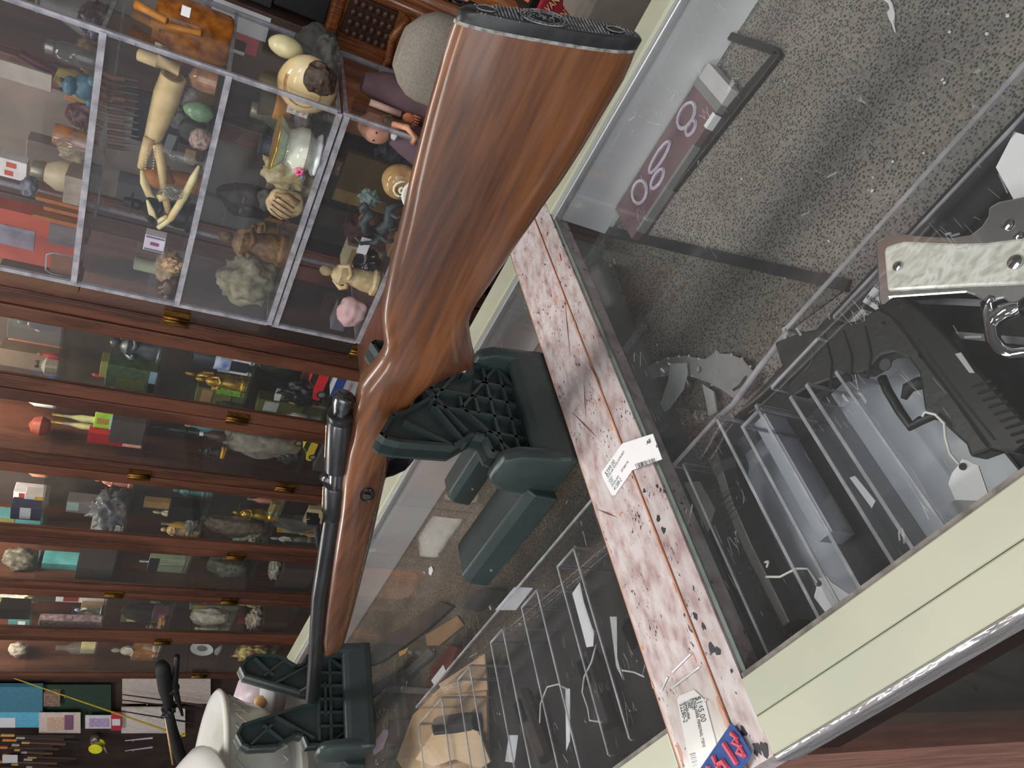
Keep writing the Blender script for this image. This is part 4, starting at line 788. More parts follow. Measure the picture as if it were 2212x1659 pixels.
loose('orange_chip', 'small orange paper scrap on the brown deck', 'scrap', [(862, 1408), (884, 1398), (876, 1412), (864, 1418)], ZA, .001, mat('orange_scrap', srgb(200, 150, 90), 0.6))
loose('white_chip', 'white pill shaped scrap on the deck behind the near rest', 'scrap', [(928, 1228), (934, 1222), (937, 1232), (932, 1244), (928, 1240)], ZA, .002, PAPER)
# ================================================================== stacked acrylic display cases
YF, YBK = 1.50, 1.812
LEV = [1.515, 1.299, 1.083, 0.852]
XL, XR = -1.276, -0.681
def acase(label, z0, z1, shelves):
    t = thing('display_case', label, 'display case', (0.5 * (XL + XR), 0.5 * (YF + YBK), z0), group='stacked acrylic display cases')
    th = .004
    for nm, x in (('side_panel', XL), ('side_panel', XR)):
        o = obj(nm, box(BM(), (x - th / 2, YF, z0), (x + th / 2, YBK, z1)), ACRY, t)
        for y in (YF, YBK): obj('edge', box(BM(), (x - .005, y - .004, z0), (x + .005, y + .004, z1)), EDGE, o)
    obj('front_pane', box(BM(), (XL, YF - .004, z0), (XR, YF - .001, z1)), ACRY, t)
    for z in [z0] + shelves + [z1 - .004]:
        o = obj('shelf', box(BM(), (XL + th, YF, z - .004), (XR - th, YBK, z)), ACRY, t)
        obj('edge', box(BM(), (XL, YF - .006, z - .011), (XR, YF, z + .001)), EDGE, o)
        obj('edge', box(BM(), (XL, YBK, z - .006), (XR, YBK + .004, z)), EDGE, o)
        for x in (XL, XR): obj('edge', box(BM(), (x - .004, YF, z - .007), (x + .004, YBK, z)), EDGE, o)
    return t
acase('tall clear acrylic display case stacked on top, filled with curios', LEV[2], 1.80, [LEV[1], LEV[0]])
acase('low clear acrylic display case below, holding dolls and a dragon', LEV[3], LEV[2] - .012, [])
# back counter under the cases
bt_ = thing('back_table', 'dark brown wooden table carrying the acrylic cases', 'table', (-1.0, 1.62, 0))
obj('top', box(BM(), (-1.30, 1.34, .80), (-.60, 1.86, .842)), CAB, bt_, bevel=.004)
obj('apron', box(BM(), (-1.27, 1.38, .72), (-.63, 1.40, .80)), CAB, bt_)
for x in (-1.27, -.67):
    for y in (1.38, 1.78): obj('leg', box(BM(), (x, y, 0), (x + .05, y + .05, .80)), CAB, bt_)

# ------------------------------------------------------------------ builders for the curios
def at(cx, cy, Y, lev):
    p = py(cx, cy, Y); return Vector((p.x, Y, lev)), 1.0 / ppm(p), p.z
def mm(col, rough=.5, metal=0.0, col2=None, scale=40, bump=0.0, coat=0.0):
    key = 'tone_%d_%d_%d_%d_%d' % (col[0], col[1], col[2], int(rough * 100), int(metal * 10)) + ('_%d%d%d' % col2 if col2 else '') + ('b' if bump else '')
    br = lambda c: tuple(min(.82, v * 1.4) for v in srgb(*c))
    return mat(key, br(col), rough, metal, col2=br(col2) if col2 else None, scale=scale, bump=bump, coat=coat)
def TH(name, label, cat, base, group): return thing(name, label, cat, base, group=group)
def rock(name, label, cx, cy, hp, wp, Y, lev, m, seed=1, amp=.3, cat='rock', group='rocks and minerals in the cases', dp=None, lift=0.0, fq=1.6):
    b, s, _ = at(cx, cy, Y, lev); r = (wp * s / 2, (dp or wp * .8) * s / 2, hp * s / 2)
    return obj(name, blob(BM(), b + Vector((0, 0, r[2] * .86 + lift)), r, seed, amp * .9, 4, fq, flat=.86), m, None, label, cat, group=group, smooth=True)
def turned(name, label, cx, cy, hp, wp, Y, lev, prof, m, cat, group, parts=(), n=24, wob=None, axis=None):
    b, s, _ = at(cx, cy, Y, lev); h, w_ = hp * s, wp * s / 2
    t = TH(name, label, cat, b, group); obj('body', lathe(BM(), [(max(r, .01) * w_, z * h) for r, z in prof], b, n, wob=wob), m, t, smooth='auto')
    for nm, pr, pm in parts: obj(nm, lathe(BM(), [(max(r, .01) * w_, z * h) for r, z in pr], b, n), pm, t, smooth='auto')
    return t
def figure(name, label, cx, cy, hp, wp, Y, lev, m, cat='figurine', group='figurines in the cases', m2=None, seed=1, arms=True, base=True, hat=False):
    b, s, _ = at(cx, cy, Y, lev); h, w_ = hp * s, wp * s / 2
    t = TH(name, label, cat, b, group); z = 0
    if base: obj('base', lathe(BM(), [(w_ * .9, 0), (w_ * .92, h * .05), (w_ * .75, h * .09), (w_ * .5, h * .10)], b, 16), m2 or m, t); z = h * .09
    bm = lathe(BM(), [(w_ * .72, 0), (w_ * .78, h * .12), (w_ * .62, h * .30), (w_ * .55, h * .42), (w_ * .68, h * .54), (w_ * .5, h * .62), (w_ * .24, h * .67)], b + Vector((0, 0, z)), 20, wob=lambda a, zz: 1 + .10 * math.sin(a * 31 + seed) * math.cos(zz * 90))
    bd = obj('robe', bm, m, t, smooth='auto')
    obj('head', blob(BM(), b + Vector((0, 0, z + h * .76)), (w_ * .34, w_ * .34, h * .11), seed, .08, 2), m, t, smooth=True)
    if hat: obj('hat', lathe(BM(), [(w_ * .62, 0), (w_ * .6, h * .02), (w_ * .3, h * .025), (w_ * .28, h * .12), (w_ * .1, h * .13)], b + Vector((0, 0, z + h * .83)), 16), m2 or m, t)
    if arms:
        for sx in (-1, 1):
            obj('arm', tube(BM(), [b + Vector((sx * w_ * .5, 0, z + h * .58)), b + Vector((sx * w_ * .95, -w_ * .2, z + h * .44)), b + Vector((sx * w_ * .5, -w_ * .55, z + h * .38)), b + Vector((sx * w_ * .2, -w_ * .7, z + h * .42))], [w_ * .2, w_ * .19, w_ * .15, w_ * .12], 8), m, t, smooth=True)
    return t
def bxx(name, label, cx, cy, hp, wp, Y, lev, m, cat='box', group='boxes on the cabinet shelves', dp=None, rz=0.0, strips=(), label2=None):
    b, s, _ = at(cx, cy, Y, lev); h, w_, d = hp * s, wp * s / 2, (dp or wp * .6) * s / 2
    t = TH(name, label, cat, b, group); M = Matrix.Translation(b) @ Matrix.Rotation(rz, 4, 'Z')
    obj('carton', box(BM(), (-w_, -d, 0), (w_, d, h), M), m, t, bevel=min(w_, d, h) * .06)
    for (x0, x1, z0, z1, sm) in strips:
        obj('printed_panel', box(BM(), (lerp(-w_, w_, x0), -d - .0012, h * z0), (lerp(-w_, w_, x1), -d + .0005, h * z1), M), sm, t)
    return t
def ring_(name, pts, r, m, par, n=8): return obj(name, tube(BM(), pts, r, n), m, par, smooth=True)
GC = 'curios in the acrylic cases'
IVORY = mm((206, 184, 142), .4, col2=(176, 150, 108), scale=60); BONE = mm((196, 172, 128), .5, col2=(172, 146, 100), scale=25)
AMBER = mm((176, 106, 40), .15, col2=(110, 58, 22), scale=40); CLR = clear('clear_crystal', (0.9, 0.93, 0.92), .06, (.8, .82, .8), .06, 1.5)
DKB = mm((44, 36, 32), .45, col2=(28, 24, 22)); BLK = mm((20, 18, 18), .4)

# ---- top compartment (level 0)
t = TH('bottle', 'burgundy and yellow green glass gourd bottle leaning in the top case', 'bottle', at(95, 180, 1.62, LEV[0])[0], GC)
b, s, _ = at(95, 175, 1.62, LEV[0]); ax = Vector((.32, -.1, .9))
obj('neck', lathe(BM(), [(.012, .085), (.010, .12), (.009, .15)], b, 18, axis=ax), mm((78, 34, 40), .2), t, smooth='auto'); obj('body', lathe(BM(), [(.012, 0), (.027, .012), (.030, .035), (.026, .060), (.014, .082), (.012, .086)], b, 20, axis=ax), mm((160, 150, 78), .25, col2=(112, 48, 44), scale=14), t, smooth='auto')
t = TH('frog_figurine', 'teal blue frog figurine at the case edge', 'figurine', at(172, 185, 1.55, LEV[0])[0], 'figurines in the cases'); b, s, _ = at(172, 185, 1.55, LEV[0]); TEAL = mm((62, 96, 108), .35, col2=(44, 74, 88))
obj('body', blob(BM(), b + Vector((0, 0, .022)), (.024, .022, .022), 3, .15, 3), TEAL, t, smooth=True); obj('head', blob(BM(), b + Vector((0, -.012, .045)), (.019, .016, .013), 4, .12, 3), TEAL, t, smooth=True)
for sx in (-1, 1): obj('leg', blob(BM(), b + Vector((sx * .022, -.008, .008)), (.010, .014, .009), 5, .1, 2), TEAL, t, smooth=True); obj('eye', blob(BM(), b + Vector((sx * .010, -.018, .057)), (.004, .004, .004), 5, 0, 2), BLK, t, smooth=True)
rock('mineral', 'dark red mineral lump beside the teal frog', 170, 248, 58, 55, 1.56, LEV[0], mm((82, 44, 44), .35, col2=(58, 30, 32)), 5)
rock('amethyst', 'dark purple amethyst cluster in the upper corner', 130, 22, 60, 70, 1.6, LEV[0], mm((58, 42, 58), .25, col2=(30, 22, 32), scale=70), 9, .5, fq=3)
rock('amethyst', 'small dark amethyst chunk behind the corner edge', 190, 20, 34, 44, 1.62, LEV[0], mm((50, 38, 48), .25, col2=(26, 20, 26), scale=70), 12, .5, fq=3)
turned('oil_lamp', 'brown glass oil lamp with a smoky chimney', 130, 110, 120, 60, 1.66, LEV[0], [(.6, 0), (.65, .05), (.3, .1), (.5, .25), (.5, .4), (.2, .48)], mm((84, 60, 46), .2), 'lamp', GC, (('chimney', [(.26, .48), (.4, .6), (.34, .8), (.22, 1)], CLR),))
turned('perfume_bottle', 'clear glass bottle with round stopper in the top case', 130, 300, 76, 46, 1.58, LEV[0], [(.8, 0), (1, .06), (.95, .5), (.4, .62), (.35, .7)], CLR, 'bottle', GC, (('stopper', [(.3, .7), (.55, .8), (.5, .94), (.1, 1)], CLR),))
turned('goblet', 'clear glass goblet beside the glass bottle', 158, 320, 60, 30, 1.55, LEV[0], [(.9, 0), (.9, .04), (.15, .1), (.12, .45), (.7, .6), (.85, 1)], CLR, 'goblet', GC)
turned('amber_glass', 'amber glass tumbler with handle in the top case', 70, 275, 80, 50, 1.64, LEV[0], [(.85, 0), (.9, .05), (.95, .9), (.9, 1)], AMBER, 'glass', GC)
bxx('playing_card_box', 'white box with red dots on the top case shelf', 40, 362, 50, 46, 1.58, LEV[0] + .11, mm((196, 190, 186), .5), group=GC, strips=((.15, .4, .5, .8, mm((176, 70, 50))), (.6, .85, .4, .75, mm((176, 70, 50)))))
rock('fossil', 'grey blue speckled fossil beside the red dotted box', 38, 396, 34, 46, 1.54, LEV[0] + .085, mm((104, 106, 116), .6, col2=(70, 70, 78), scale=60), 15)
bxx('stone_block', 'beige stone block lying in the top case', 115, 385, 42, 70, 1.60, LEV[0], mm((140, 126, 112), .7, col2=(120, 106, 92)), 'block', GC, dp=60)
for i, (x, y, h_) in enumerate(((118, 432, 95), (130, 452, 78), (112, 470, 96))):
    bxx('wood_offcut', ['upper', 'middle', 'lower'][i] + ' orange wood offcut standing beside the red printed box', x, y, h_, 9, 1.62, LEV[0], mm((158, 96, 44), .5, col2=(120, 66, 28), scale=12), 'wood piece', GC, dp=20)
bxx('game_box', 'red orange printed box with a grey agate picture', 60, 505, 165, 130, 1.66, LEV[0], mm((168, 70, 46), .45, col2=(140, 54, 38), scale=9), 'box', GC, dp=40, strips=((.3, .7, .55, .95, mm((128, 126, 138), .4, col2=(104, 90, 100), scale=30)), (.55, .95, .05, .4, mm((96, 88, 90), .5))))
t = TH('acrylic_stand', 'rounded clear acrylic stand with a brown card inside', 'stand', at(120, 570, 1.53, LEV[0])[0], GC); b, s, _ = at(118, 570, 1.53, LEV[0])
ring_('loop', [b + Vector((-.03, 0, 0)), b + Vector((-.03, 0, .045)), b + Vector((-.022, 0, .056)), b + Vector((.022, 0, .056)), b + Vector((.03, 0, .045)), b + Vector((.03, 0, 0))], .002, EDGE, t); obj('card', box(BM(), b + Vector((-.026, .002, 0)), b + Vector((.026, .005, .048))), mm((110, 74, 56)), t)
bxx('brown_book', 'brown bound book standing behind the red printed box', 30, 575, 150, 30, 1.7, LEV[0], mm((86, 60, 44), .6), 'book', GC, dp=60)
turned('glass_jar', 'grey glass jar with metal lid in the top case', 70, 90, 110, 44, 1.60, LEV[0], [(.9, 0), (1, .05), (1, .75), (.7, .85)], clear('smoky_glass', (.5, .46, .42), .15, (.4, .38, .36), .1), 'jar', GC, (('lid', [(.72, .85), (.75, .87), (.72, 1)], mm((130, 120, 110), .3, .8)),))
bxx('ivory_slab', 'pale ivory slab at the left end of the top case', 15, 150, 110, 40, 1.58, LEV[0] + .08, mm((150, 138, 128), .5), 'slab', GC, dp=8)

# ---- second compartment (level 1)
for i, (xa, ya, xb, yb) in enumerate(((295, 10, 360, 45), (330, 50, 435, 72), (290, 30, 345, 62))):
    A_, B_ = py(xa, ya, 1.60 + i * .03), py(xb, yb, 1.57 + i * .03)
    obj('wooden_spatula', tube(BM(), [A_, A_.lerp(B_, .3), B_], [.010, .008, .007], 8), mm((186, 126, 58), .45, col2=(160, 100, 40), scale=20), None, ['upper flat', 'long thin', 'short dark'][i] + ' honey coloured wooden piece leaning in the second case', 'wooden piece', group=GC, smooth=True)
bxx('small_tag', 'little white tag on the honey coloured wooden pieces', 395, 22, 18, 22, 1.55, 1.38, PAPER, 'tag', GC, dp=3)
turned('amber_jar', 'amber brown glass jar in the second case corner', 430, 70, 150, 120, 1.70, LEV[1], [(.8, 0), (.9, .05), (.95, .6), (.8, .9), (.82, 1)], AMBER, 'jar', GC)
# carved bone tube with jaw and antler
t = TH('bone_carving', 'large pale carved bone tube with a hollow cut top', 'carving', at(352, 225, 1.58, LEV[1])[0], GC)
b = BM(); pa, pb = py(390, 160, 1.57), py(335, 310, 1.56); u = (pb - pa); 
A_, B_ = py(330, 300, 1.56), py(375, 165, 1.56)
obj('tube', tube(BM(), [A_, A_.lerp(B_, .35), A_.lerp(B_, .7), B_], [.017, .022, .026, .024], 18), BONE, t, smooth='auto')
obj('hollow', disc(BM(), B_ + (B_ - A_).normalized() * .0005, (B_ - A_), .018, .0006, 18), mm((120, 92, 58)), t)
obj('cross_handle', tube(BM(), [py(300, 118, 1.58), py(340, 132, 1.57), py(388, 150, 1.57)], [.012, .013, .014], 10), BONE, t, smooth='auto')
t = TH('jaw_bone', 'toothed reptile jaw bone hanging point down beside the glass bird', 'jaw bone', at(335, 380, 1.53, LEV[1])[0], GC)
jl = [[(322, 300), (312, 335), (305, 362)], [(340, 312), (348, 350), (354, 410), (364, 458)]]
for pth in jl: obj('jaw', tube(BM(), [py(x, y, 1.54) for x, y in pth], [.011, .010] + [.008] * (len(pth) - 2), 8), BONE, t, smooth=True)
for k in range(9):
    for sx in (0, 1):
        x, y = (318 + sx * 18 - k * .6, 316 + k * 6); p = py(x, y, 1.53); q = py(x + (3 if sx == 0 else -3), y + 1, 1.528)
        obj('tooth', tube(BM(), [p, q], [.0018, .0003], 5), IVORY, t)
t = TH('antler', 'forked cream antler tine lying across the second case', 'antler', at(360, 460, 1.53, LEV[1])[0], GC); ANT = mm((214, 194, 148), .4, col2=(190, 164, 112), scale=30)
for pth, r in (([(306, 368), (312, 395), (322, 420), (345, 428), (362, 425)], .009), ([(318, 432), (328, 460), (342, 478), (362, 468)], .008), ([(430, 358), (418, 385), (398, 425), (370, 470), (342, 492)], .008)): obj('tine', tube(BM(), [py(x, y, 1.525) for x, y in pth], [r * .35] + [r] * (len(pth) - 2) + [r * .7], 8), ANT, t, smooth=True)
figure('bear_figurine', 'black bear figurine wearing a hat in the second case', 290, 440, 130, 74, 1.66, LEV[1], BLK, hat=True, seed=3)
turned('egg', 'orange brown stone egg behind the antler', 388, 398, 62, 46, 1.60, LEV[1] + .05, [(.2, 0), (.75, .15), (1, .4), (.9, .65), (.5, .9), (.05, 1)], mm((176, 116, 58), .35, col2=(146, 88, 40)), 'egg', GC)
turned('stone_egg', 'green jade egg near the speckled granite stone', 440, 245, 62, 42, 1.54, LEV[1] + .005, [(.2, 0), (.75, .15), (1, .4), (.9, .65), (.5, .9), (.05, 1)], mm((104, 134, 100), .25, col2=(84, 112, 80)), 'egg', GC)
rock('granite_stone', 'pink speckled granite stone in the second case', 432, 300, 46, 48, 1.53, LEV[1], mm((158, 132, 122), .6, col2=(96, 78, 74), scale=140), 22, .2)
rock('granite_stone', 'grey and white banded stone behind the jade egg', 420, 215, 40, 48, 1.58, LEV[1] + .04, mm((140, 130, 126), .6, col2=(80, 76, 80), scale=60), 23, .3)
turned('glass_globe', 'small clear glass dome with amber inside', 450, 175, 55, 52, 1.55, LEV[1] + .012, [(.9, 0), (.95, .1), (1, .5), (.8, .8), (.1, 1)], AMBER, 'dome', GC, (('dome', [(1.02, 0), (1.05, .4), (.85, .85), (.05, 1.05)], CLR),))
t = TH('glass_bird', 'clear glass bird figurine with a spread tail', 'figurine', at(400, 340, 1.52, LEV[1])[0], 'figurines in the cases'); b, s, _ = at(405, 345, 1.52, LEV[1])
obj('body', blob(BM(), b + Vector((0, 0, .045)), (.013, .011, .03), 3, .1, 3), CLR, t, smooth=True); obj('tail', prism(BM(), [b + Vector((.0, 0, .07)), b + Vector((.045, 0, .062)), b + Vector((.045, 0, .08)), b + Vector((.0, 0, .085))], (0, .002, 0)), CLR, t); obj('stem', lathe(BM(), [(.014, 0), (.014, .003), (.003, .006), (.003, .02)], b, 12), CLR, t, smooth=True)
rock('crystal', 'clear crystal cluster perched along the antler', 395, 420, 46, 30, 1.52, LEV[1] + .03, CLR, 8, .6, fq=3)
t = TH('stone_candle', 'pale green stone candle stub on a crusty rock base', 'candle', at(322, 560, 1.58, LEV[1])[0], GC); b, s, _ = at(318, 565, 1.58, LEV[1])
obj('rock_base', blob(BM(), b + Vector((0, 0, .028)), (.040, .032, .030), 31, .35, 3, flat=.9), mm((140, 118, 96), .8, col2=(110, 90, 72), scale=60), t); obj('stub', lathe(BM(), [(.017, .03), (.016, .06), (.016, .10), (.012, .102)], b + Vector((-.012, 0, 0)), 16), mm((130, 132, 112), .5), t, smooth='auto')
bxx('playing_cards', 'white and purple patterned card box at the case edge', 375, 530, 40, 40, 1.53, LEV[1] + .045, mm((196, 188, 196), .5), 'box', GC, strips=((.4, .6, .3, .7, mm((130, 60, 120))), (.05, .15, .05, .95, mm((110, 90, 120))), (.85, .95, .05, .95, mm((110, 90, 120)))))
rock('ivory_netsuke', 'brown and cream carved ivory knot below the patterned card box', 370, 572, 42, 36, 1.53, LEV[1], mm((190, 156, 112), .4, col2=(92, 60, 38), scale=90), 33, .35, cat='carving', group=GC, fq=3)
for i, (x, y) in enumerate(((190, 555), (215, 562), (238, 552))): bxx('amber_bar', ['left', 'middle', 'right'][i] + ' shiny amber bar in the clear tray of the second case', x, y, 46, 20, 1.60, LEV[1] + .0, AMBER, 'bar', GC, dp=14)
bxx('clear_tray', 'clear plastic tray holding the amber bars', 215, 570, 60, 80, 1.60, LEV[1], ACRY, 'tray', GC, dp=50)
rock('agate', 'brown banded agate lump at the bottom of the second case', 345, 615, 44, 60, 1.56, LEV[1], mm((86, 62, 50), .3, col2=(60, 42, 34)), 35)
bxx('dark_card', 'dark knife display card at the back of the second case', 290, 250, 150, 110, 1.78, LEV[1], mm((40, 36, 38), .6), 'card', GC, dp=6)
for k in range(11):
    p0, p1 = py(232, 165 + k * 15, 1.75), py(300, 176 + k * 15, 1.75); tt = TH('pocket_knife', ['first', 'second', 'third', 'fourth', 'fifth', 'sixth', 'seventh', 'eighth', 'ninth', 'tenth', 'last'][k] + ' small pocket knife from the outer edge on the dark card', 'knife', p0, 'pocket knives on the dark card')
    obj('handle', tube(BM(), [p0, p0.lerp(p1, .55)], .005, 6), mm((90, 62, 48), .4) if k % 3 else mm((120, 84, 66), .4), tt); obj('blade', tube(BM(), [p0.lerp(p1, .55), p1], [.004, .0015], 5), STEEL, tt)
rock('mineral_chunk', 'dark round geode half in the second case', 300, 245, 60, 60, 1.64, LEV[1] + .01, mm((46, 40, 36), .5), 36, .15)

# ---- third compartment (level 2)
t = TH('shell', 'white and orange polished nautilus shell', 'shell', at(640, 190, 1.54, LEV[2])[0], GC); b, s, _ = at(640, 175, 1.56, LEV[2])
obj('whorl', blob(BM(), b + Vector((0, 0, .062)), (.060, .034, .060), 2, .03, 4), mm((206, 188, 152), .2, col2=(196, 166, 116), scale=14, coat=.3), t, smooth=True)
sp = [b + Vector(((.050 - .0022 * k) * math.cos(k * .32 + 1.2), -.030 + .0012 * abs(10 - k) * .5, .062 + (.050 - .0022 * k) * math.sin(k * .32 + 1.2))) for k in range(20)]
obj('spiral_line', tube(BM(), sp, .0016, 6), mm((176, 124, 60), .3), t, smooth=True); obj('mouth', blob(BM(), b + Vector((.035, -.035, .045)), (.032, .02, .03), 41, .35, 3), mm((74, 56, 48), .6, col2=(46, 36, 32), scale=70), t)
t = TH('shell', 'pale cream egg cowrie shell in the third case', 'shell', at(598, 95, 1.62, LEV[2])[0], GC); b, s, _ = at(600, 95, 1.62, LEV[2] + .08); obj('shell_body', blob(BM(), b + Vector((0, 0, .035)), (.022, .025, .036), 2, .06, 3), mm((206, 192, 150), .25), t, smooth=True); obj('riser', lathe(BM(), [(.02, -.08), (.02, 0), (.016, .01)], b, 12), ACRY, t)
rock('slate', 'grey slate rock behind the nautilus shell', 675, 125, 60, 110, 1.68, LEV[2], mm((108, 106, 100), .8, col2=(84, 82, 78), scale=50), 42, .35)
rock('slate', 'dark grey slate slab at the back of the third case', 690, 95, 90, 70, 1.74, LEV[2], mm((74, 73, 70), .8, col2=(56, 56, 54), scale=50), 43, .3)
turned('bronze_cup', 'dark bronze cup with a gold band in the third case', 560, 215, 88, 66, 1.62, LEV[2] + .05, [(.75, 0), (.8, .06), (.7, .3), (.75, .7), (.95, 1)], mm((82, 74, 46), .5, col2=(52, 46, 34), scale=30), 'cup', GC, (('gold_band', [(.79, .25), (.86, .3), (.9, .62), (.80, .66)], mm((176, 122, 44), .4, .2, col2=(150, 98, 30))),))
bxx('cup_riser', 'clear acrylic riser block under the bronze cup', 560, 225, 34, 80, 1.62, LEV[2], ACRY, 'riser', GC, dp=70)
# floral vase
t = TH('porcelain_vase', 'white porcelain vase with ruffled green rim and pink rose', 'vase', at(650, 325, 1.535, LEV[2])[0], GC); b, s, _ = at(650, 325, 1.535, LEV[2] + .002)
PORC = mm((186, 187, 174), .15, col2=(178, 180, 166), coat=.4); ruf = lambda a, z: 1 + (.07 * math.sin(a * 6.283 * 8) if z > .072 else 0)
obj('body', lathe(BM(), [(.032, .012), (.050, .030), (.048, .048), (.040, .060), (.037, .070)], b, 36), PORC, t, smooth='auto')
obj('rim', lathe(BM(), [(.037, .070), (.044, .078), (.054, .088), (.056, .091), (.050, .088), (.036, .075)], b, 48, wob=ruf), mm((176, 192, 160), .2, coat=.4), t, smooth=True)
obj('gilt_edge', lathe(BM(), [(.0545, .089), (.0575, .092), (.055, .094), (.052, .090)], b, 48, wob=ruf), mm((186, 150, 80), .3, .6), t, smooth=True)
obj('foot', lathe(BM(), [(.044, 0), (.046, .004), (.040, .010), (.032, .013)], b, 36, wob=lambda a, z: 1 + .05 * math.sin(a * 6.283 * 8)), mm((196, 214, 208), .2), t, smooth=True)
for z in (.068, .022):
    o = BM()
    for k in range(40):
        a = k * .157; r_ = .0385 if z > .05 else .0455; disc(o, b + Vector((r_ * math.cos(a), r_ * math.sin(a), z)), (math.cos(a), math.sin(a), 0), .0012, .0008, 6)
    obj('bead_row', o, mm((150, 96, 88)), t, kind='stuff')
rd = Vector((-.3, -1, 0)).normalized(); rc = b + rd * .048 + Vector((-.010, -.002, .036)); PINK = mm((196, 60, 104), .4, col2=(222, 130, 160))
for k in range(6):
    a = k * 1.047; obj('rose_petal', blob(BM(), rc + Vector((.0055 * math.cos(a), 0, .0055 * math.sin(a))), (.0055, .003, .0055), k, .1, 2), PINK, t, smooth=True)
obj('rose_heart', blob(BM(), rc, (.005, .004, .005), 3, .1, 2), mm((150, 34, 78)), t, smooth=True)
for k in range(3): obj('leaf', blob(BM(), rc + Vector((-.012 + .004 * k, .003, -.010 + .01 * k)), (.006, .002, .003), k, .1, 2), mm((90, 110, 160)) if k == 0 else mm((150, 170, 130)), t, smooth=True)
for k in range(6): obj('blossom', blob(BM(), b + rd * .0495 + Vector((.018 + .005 * (k % 3), .006, .040 + .006 * (k // 3) + .002 * (k % 2))), (.003, .002, .003), k, .2, 1), mm((220, 200, 150)) if k % 2 else mm((170, 176, 190)), t, smooth=True)
rock('soapstone', 'yellow green carved soapstone behind the floral vase', 560, 355, 95, 80, 1.62, LEV[2], mm((158, 140, 84), .55, col2=(190, 180, 150), scale=40), 45, .5, cat='carving', group=GC, fq=2.6)
rock('coral_rock', 'pinkish coral rock on the shelf right of the vase', 690, 275, 36, 40, 1.60, LEV[2] + .03, mm((150, 138, 130), .8, col2=(120, 104, 98), scale=80), 46, .3)
bxx('tiny_box', 'tiny box of shells with white specks above the vase', 672, 235, 44, 40, 1.56, LEV[2] + .045, mm((130, 110, 96), .6, col2=(190, 180, 176), scale=160), 'box', GC)
t = TH('netsuke_frog', 'cream and brown carved ivory frog figurine on its side', 'figurine', at(635, 445, 1.535, LEV[2])[0], 'figurines in the cases'); b, s, _ = at(640, 447, 1.535, LEV[2])
obj('body', blob(BM(), b + Vector((0, 0, .038)), (.036, .022, .042), 51, .2, 3), mm((204, 180, 136), .35, col2=(150, 118, 78), scale=40), t, smooth=True)
for k in range(4): obj('fold_line', tube(BM(), [b + Vector((-.030 + k * .012, -.020, .02)), b + Vector((-.022 + k * .014, -.024, .045)), b + Vector((-.012 + k * .012, -.018, .068))], .0016, 5), mm((92, 62, 40)), t)
obj('side_stripe', tube(BM(), [b + Vector((.02, -.016, .014)), b + Vector((.03, -.014, .04)), b + Vector((.022, -.014, .066))], .008, 8), mm((168, 132, 92), .4), t, smooth=True)
for i, (x, y, sd) in enumerate(((500, 425, 61), (545, 435, 62))):
    t = TH('carved_mask', ['left', 'right'][i] + ' dark carved wooden mask at the back of the third case', 'mask', at(x, y, 1.72, LEV[2])[0], 'dark carved masks'); b, s, _ = at(x, y, 1.72, LEV[2] + .02)
    obj('face', blob(BM(), b + Vector((0, 0, .075)), (.042, .03, .072), sd, .25, 3), DKB, t, smooth=True); obj('nose', blob(BM(), b + Vector((0, -.03, .07)), (.007, .012, .018), sd, .1, 2), DKB, t, smooth=True)
    for sx in (-1, 1): obj('eye', blob(BM(), b + Vector((sx * .016, -.027, .09)), (.008, .004, .004), sd, 0, 2), mm((90, 80, 70), .3), t, smooth=True)
    obj('stand', box(BM(), b + Vector((-.02, -.015, -.02)), b + Vector((.02, .02, .015))), DKB, t)
figure('bronze_monk', 'brown and gold carved monk figurine kneeling near the grey rock', 560, 530, 140, 82, 1.60, LEV[2], mm((124, 94, 56), .45, col2=(72, 50, 32), scale=60), seed=6)
rock('large_rock', 'large rough grey green rock in the third case', 510, 600, 118, 112, 1.58, LEV[2], mm((132, 126, 102), .85, col2=(92, 88, 72), scale=45, bump=.6), 71, .42, fq=2.2)
bxx('jewel_box', 'dark red box under the grey green rock', 480, 612, 24, 60, 1.70, LEV[2], mm((70, 38, 40), .5), 'box', GC)
for i, (x, y) in enumerate(((495, 310), (478, 345), (510, 280))): figure('pewter_figurine', ['tall', 'thin', 'small'][i] + ' grey pewter figurine standing left of the vase', x, y, 80, 26, 1.62, LEV[2], mm((84, 86, 88), .35, .6, col2=(52, 54, 56)), seed=i + 4)
rock('pale_stone', 'pale grey stone lump behind the carved masks', 470, 400, 50, 50, 1.7, LEV[2] + .03, mm((90, 88, 80), .8), 73)

# ---- lower case (level 3)
t = TH('doll', 'porcelain doll head and arms peering through the lower case', 'doll', at(775, 275, 1.54, LEV[3])[0], GC); b, s, _ = at(785, 275, 1.54, LEV[3]); SKIN = mm((196, 142, 116), .3, col2=(184, 128, 104))
obj('dress', lathe(BM(), [(.05, 0), (.045, .03), (.03, .07), (.016, .10)], b, 18), mm((96, 74, 84), .8), t, smooth='auto'); obj('head', blob(BM(), b + Vector((0, 0, .135)), (.026, .027, .032), 2, .05, 3), SKIN, t, smooth=True); obj('hair', blob(BM(), b + Vector((.004, .01, .145)), (.028, .027, .030), 5, .2, 3), mm((150, 104, 76), .7), t, smooth=True)
ring_('arm', [b + Vector((.02, -.01, .10)), b + Vector((.042, -.03, .11)), b + Vector((.05, -.04, .085)), b + Vector((.04, -.045, .062)), b + Vector((.02, -.035, .06))], .0075, SKIN, t); obj('cuff', lathe(BM(), [(.010, 0), (.014, .004), (.012, .010), (.009, .012)], b + Vector((.018, -.02, .094)), 14), mm((222, 206, 196), .6), t)
for sx in (-1, 1): obj('eye', blob(BM(), b + Vector((sx * .009, -.025, .138)), (.003, .002, .002), 1, 0, 2), BLK, t, smooth=True)
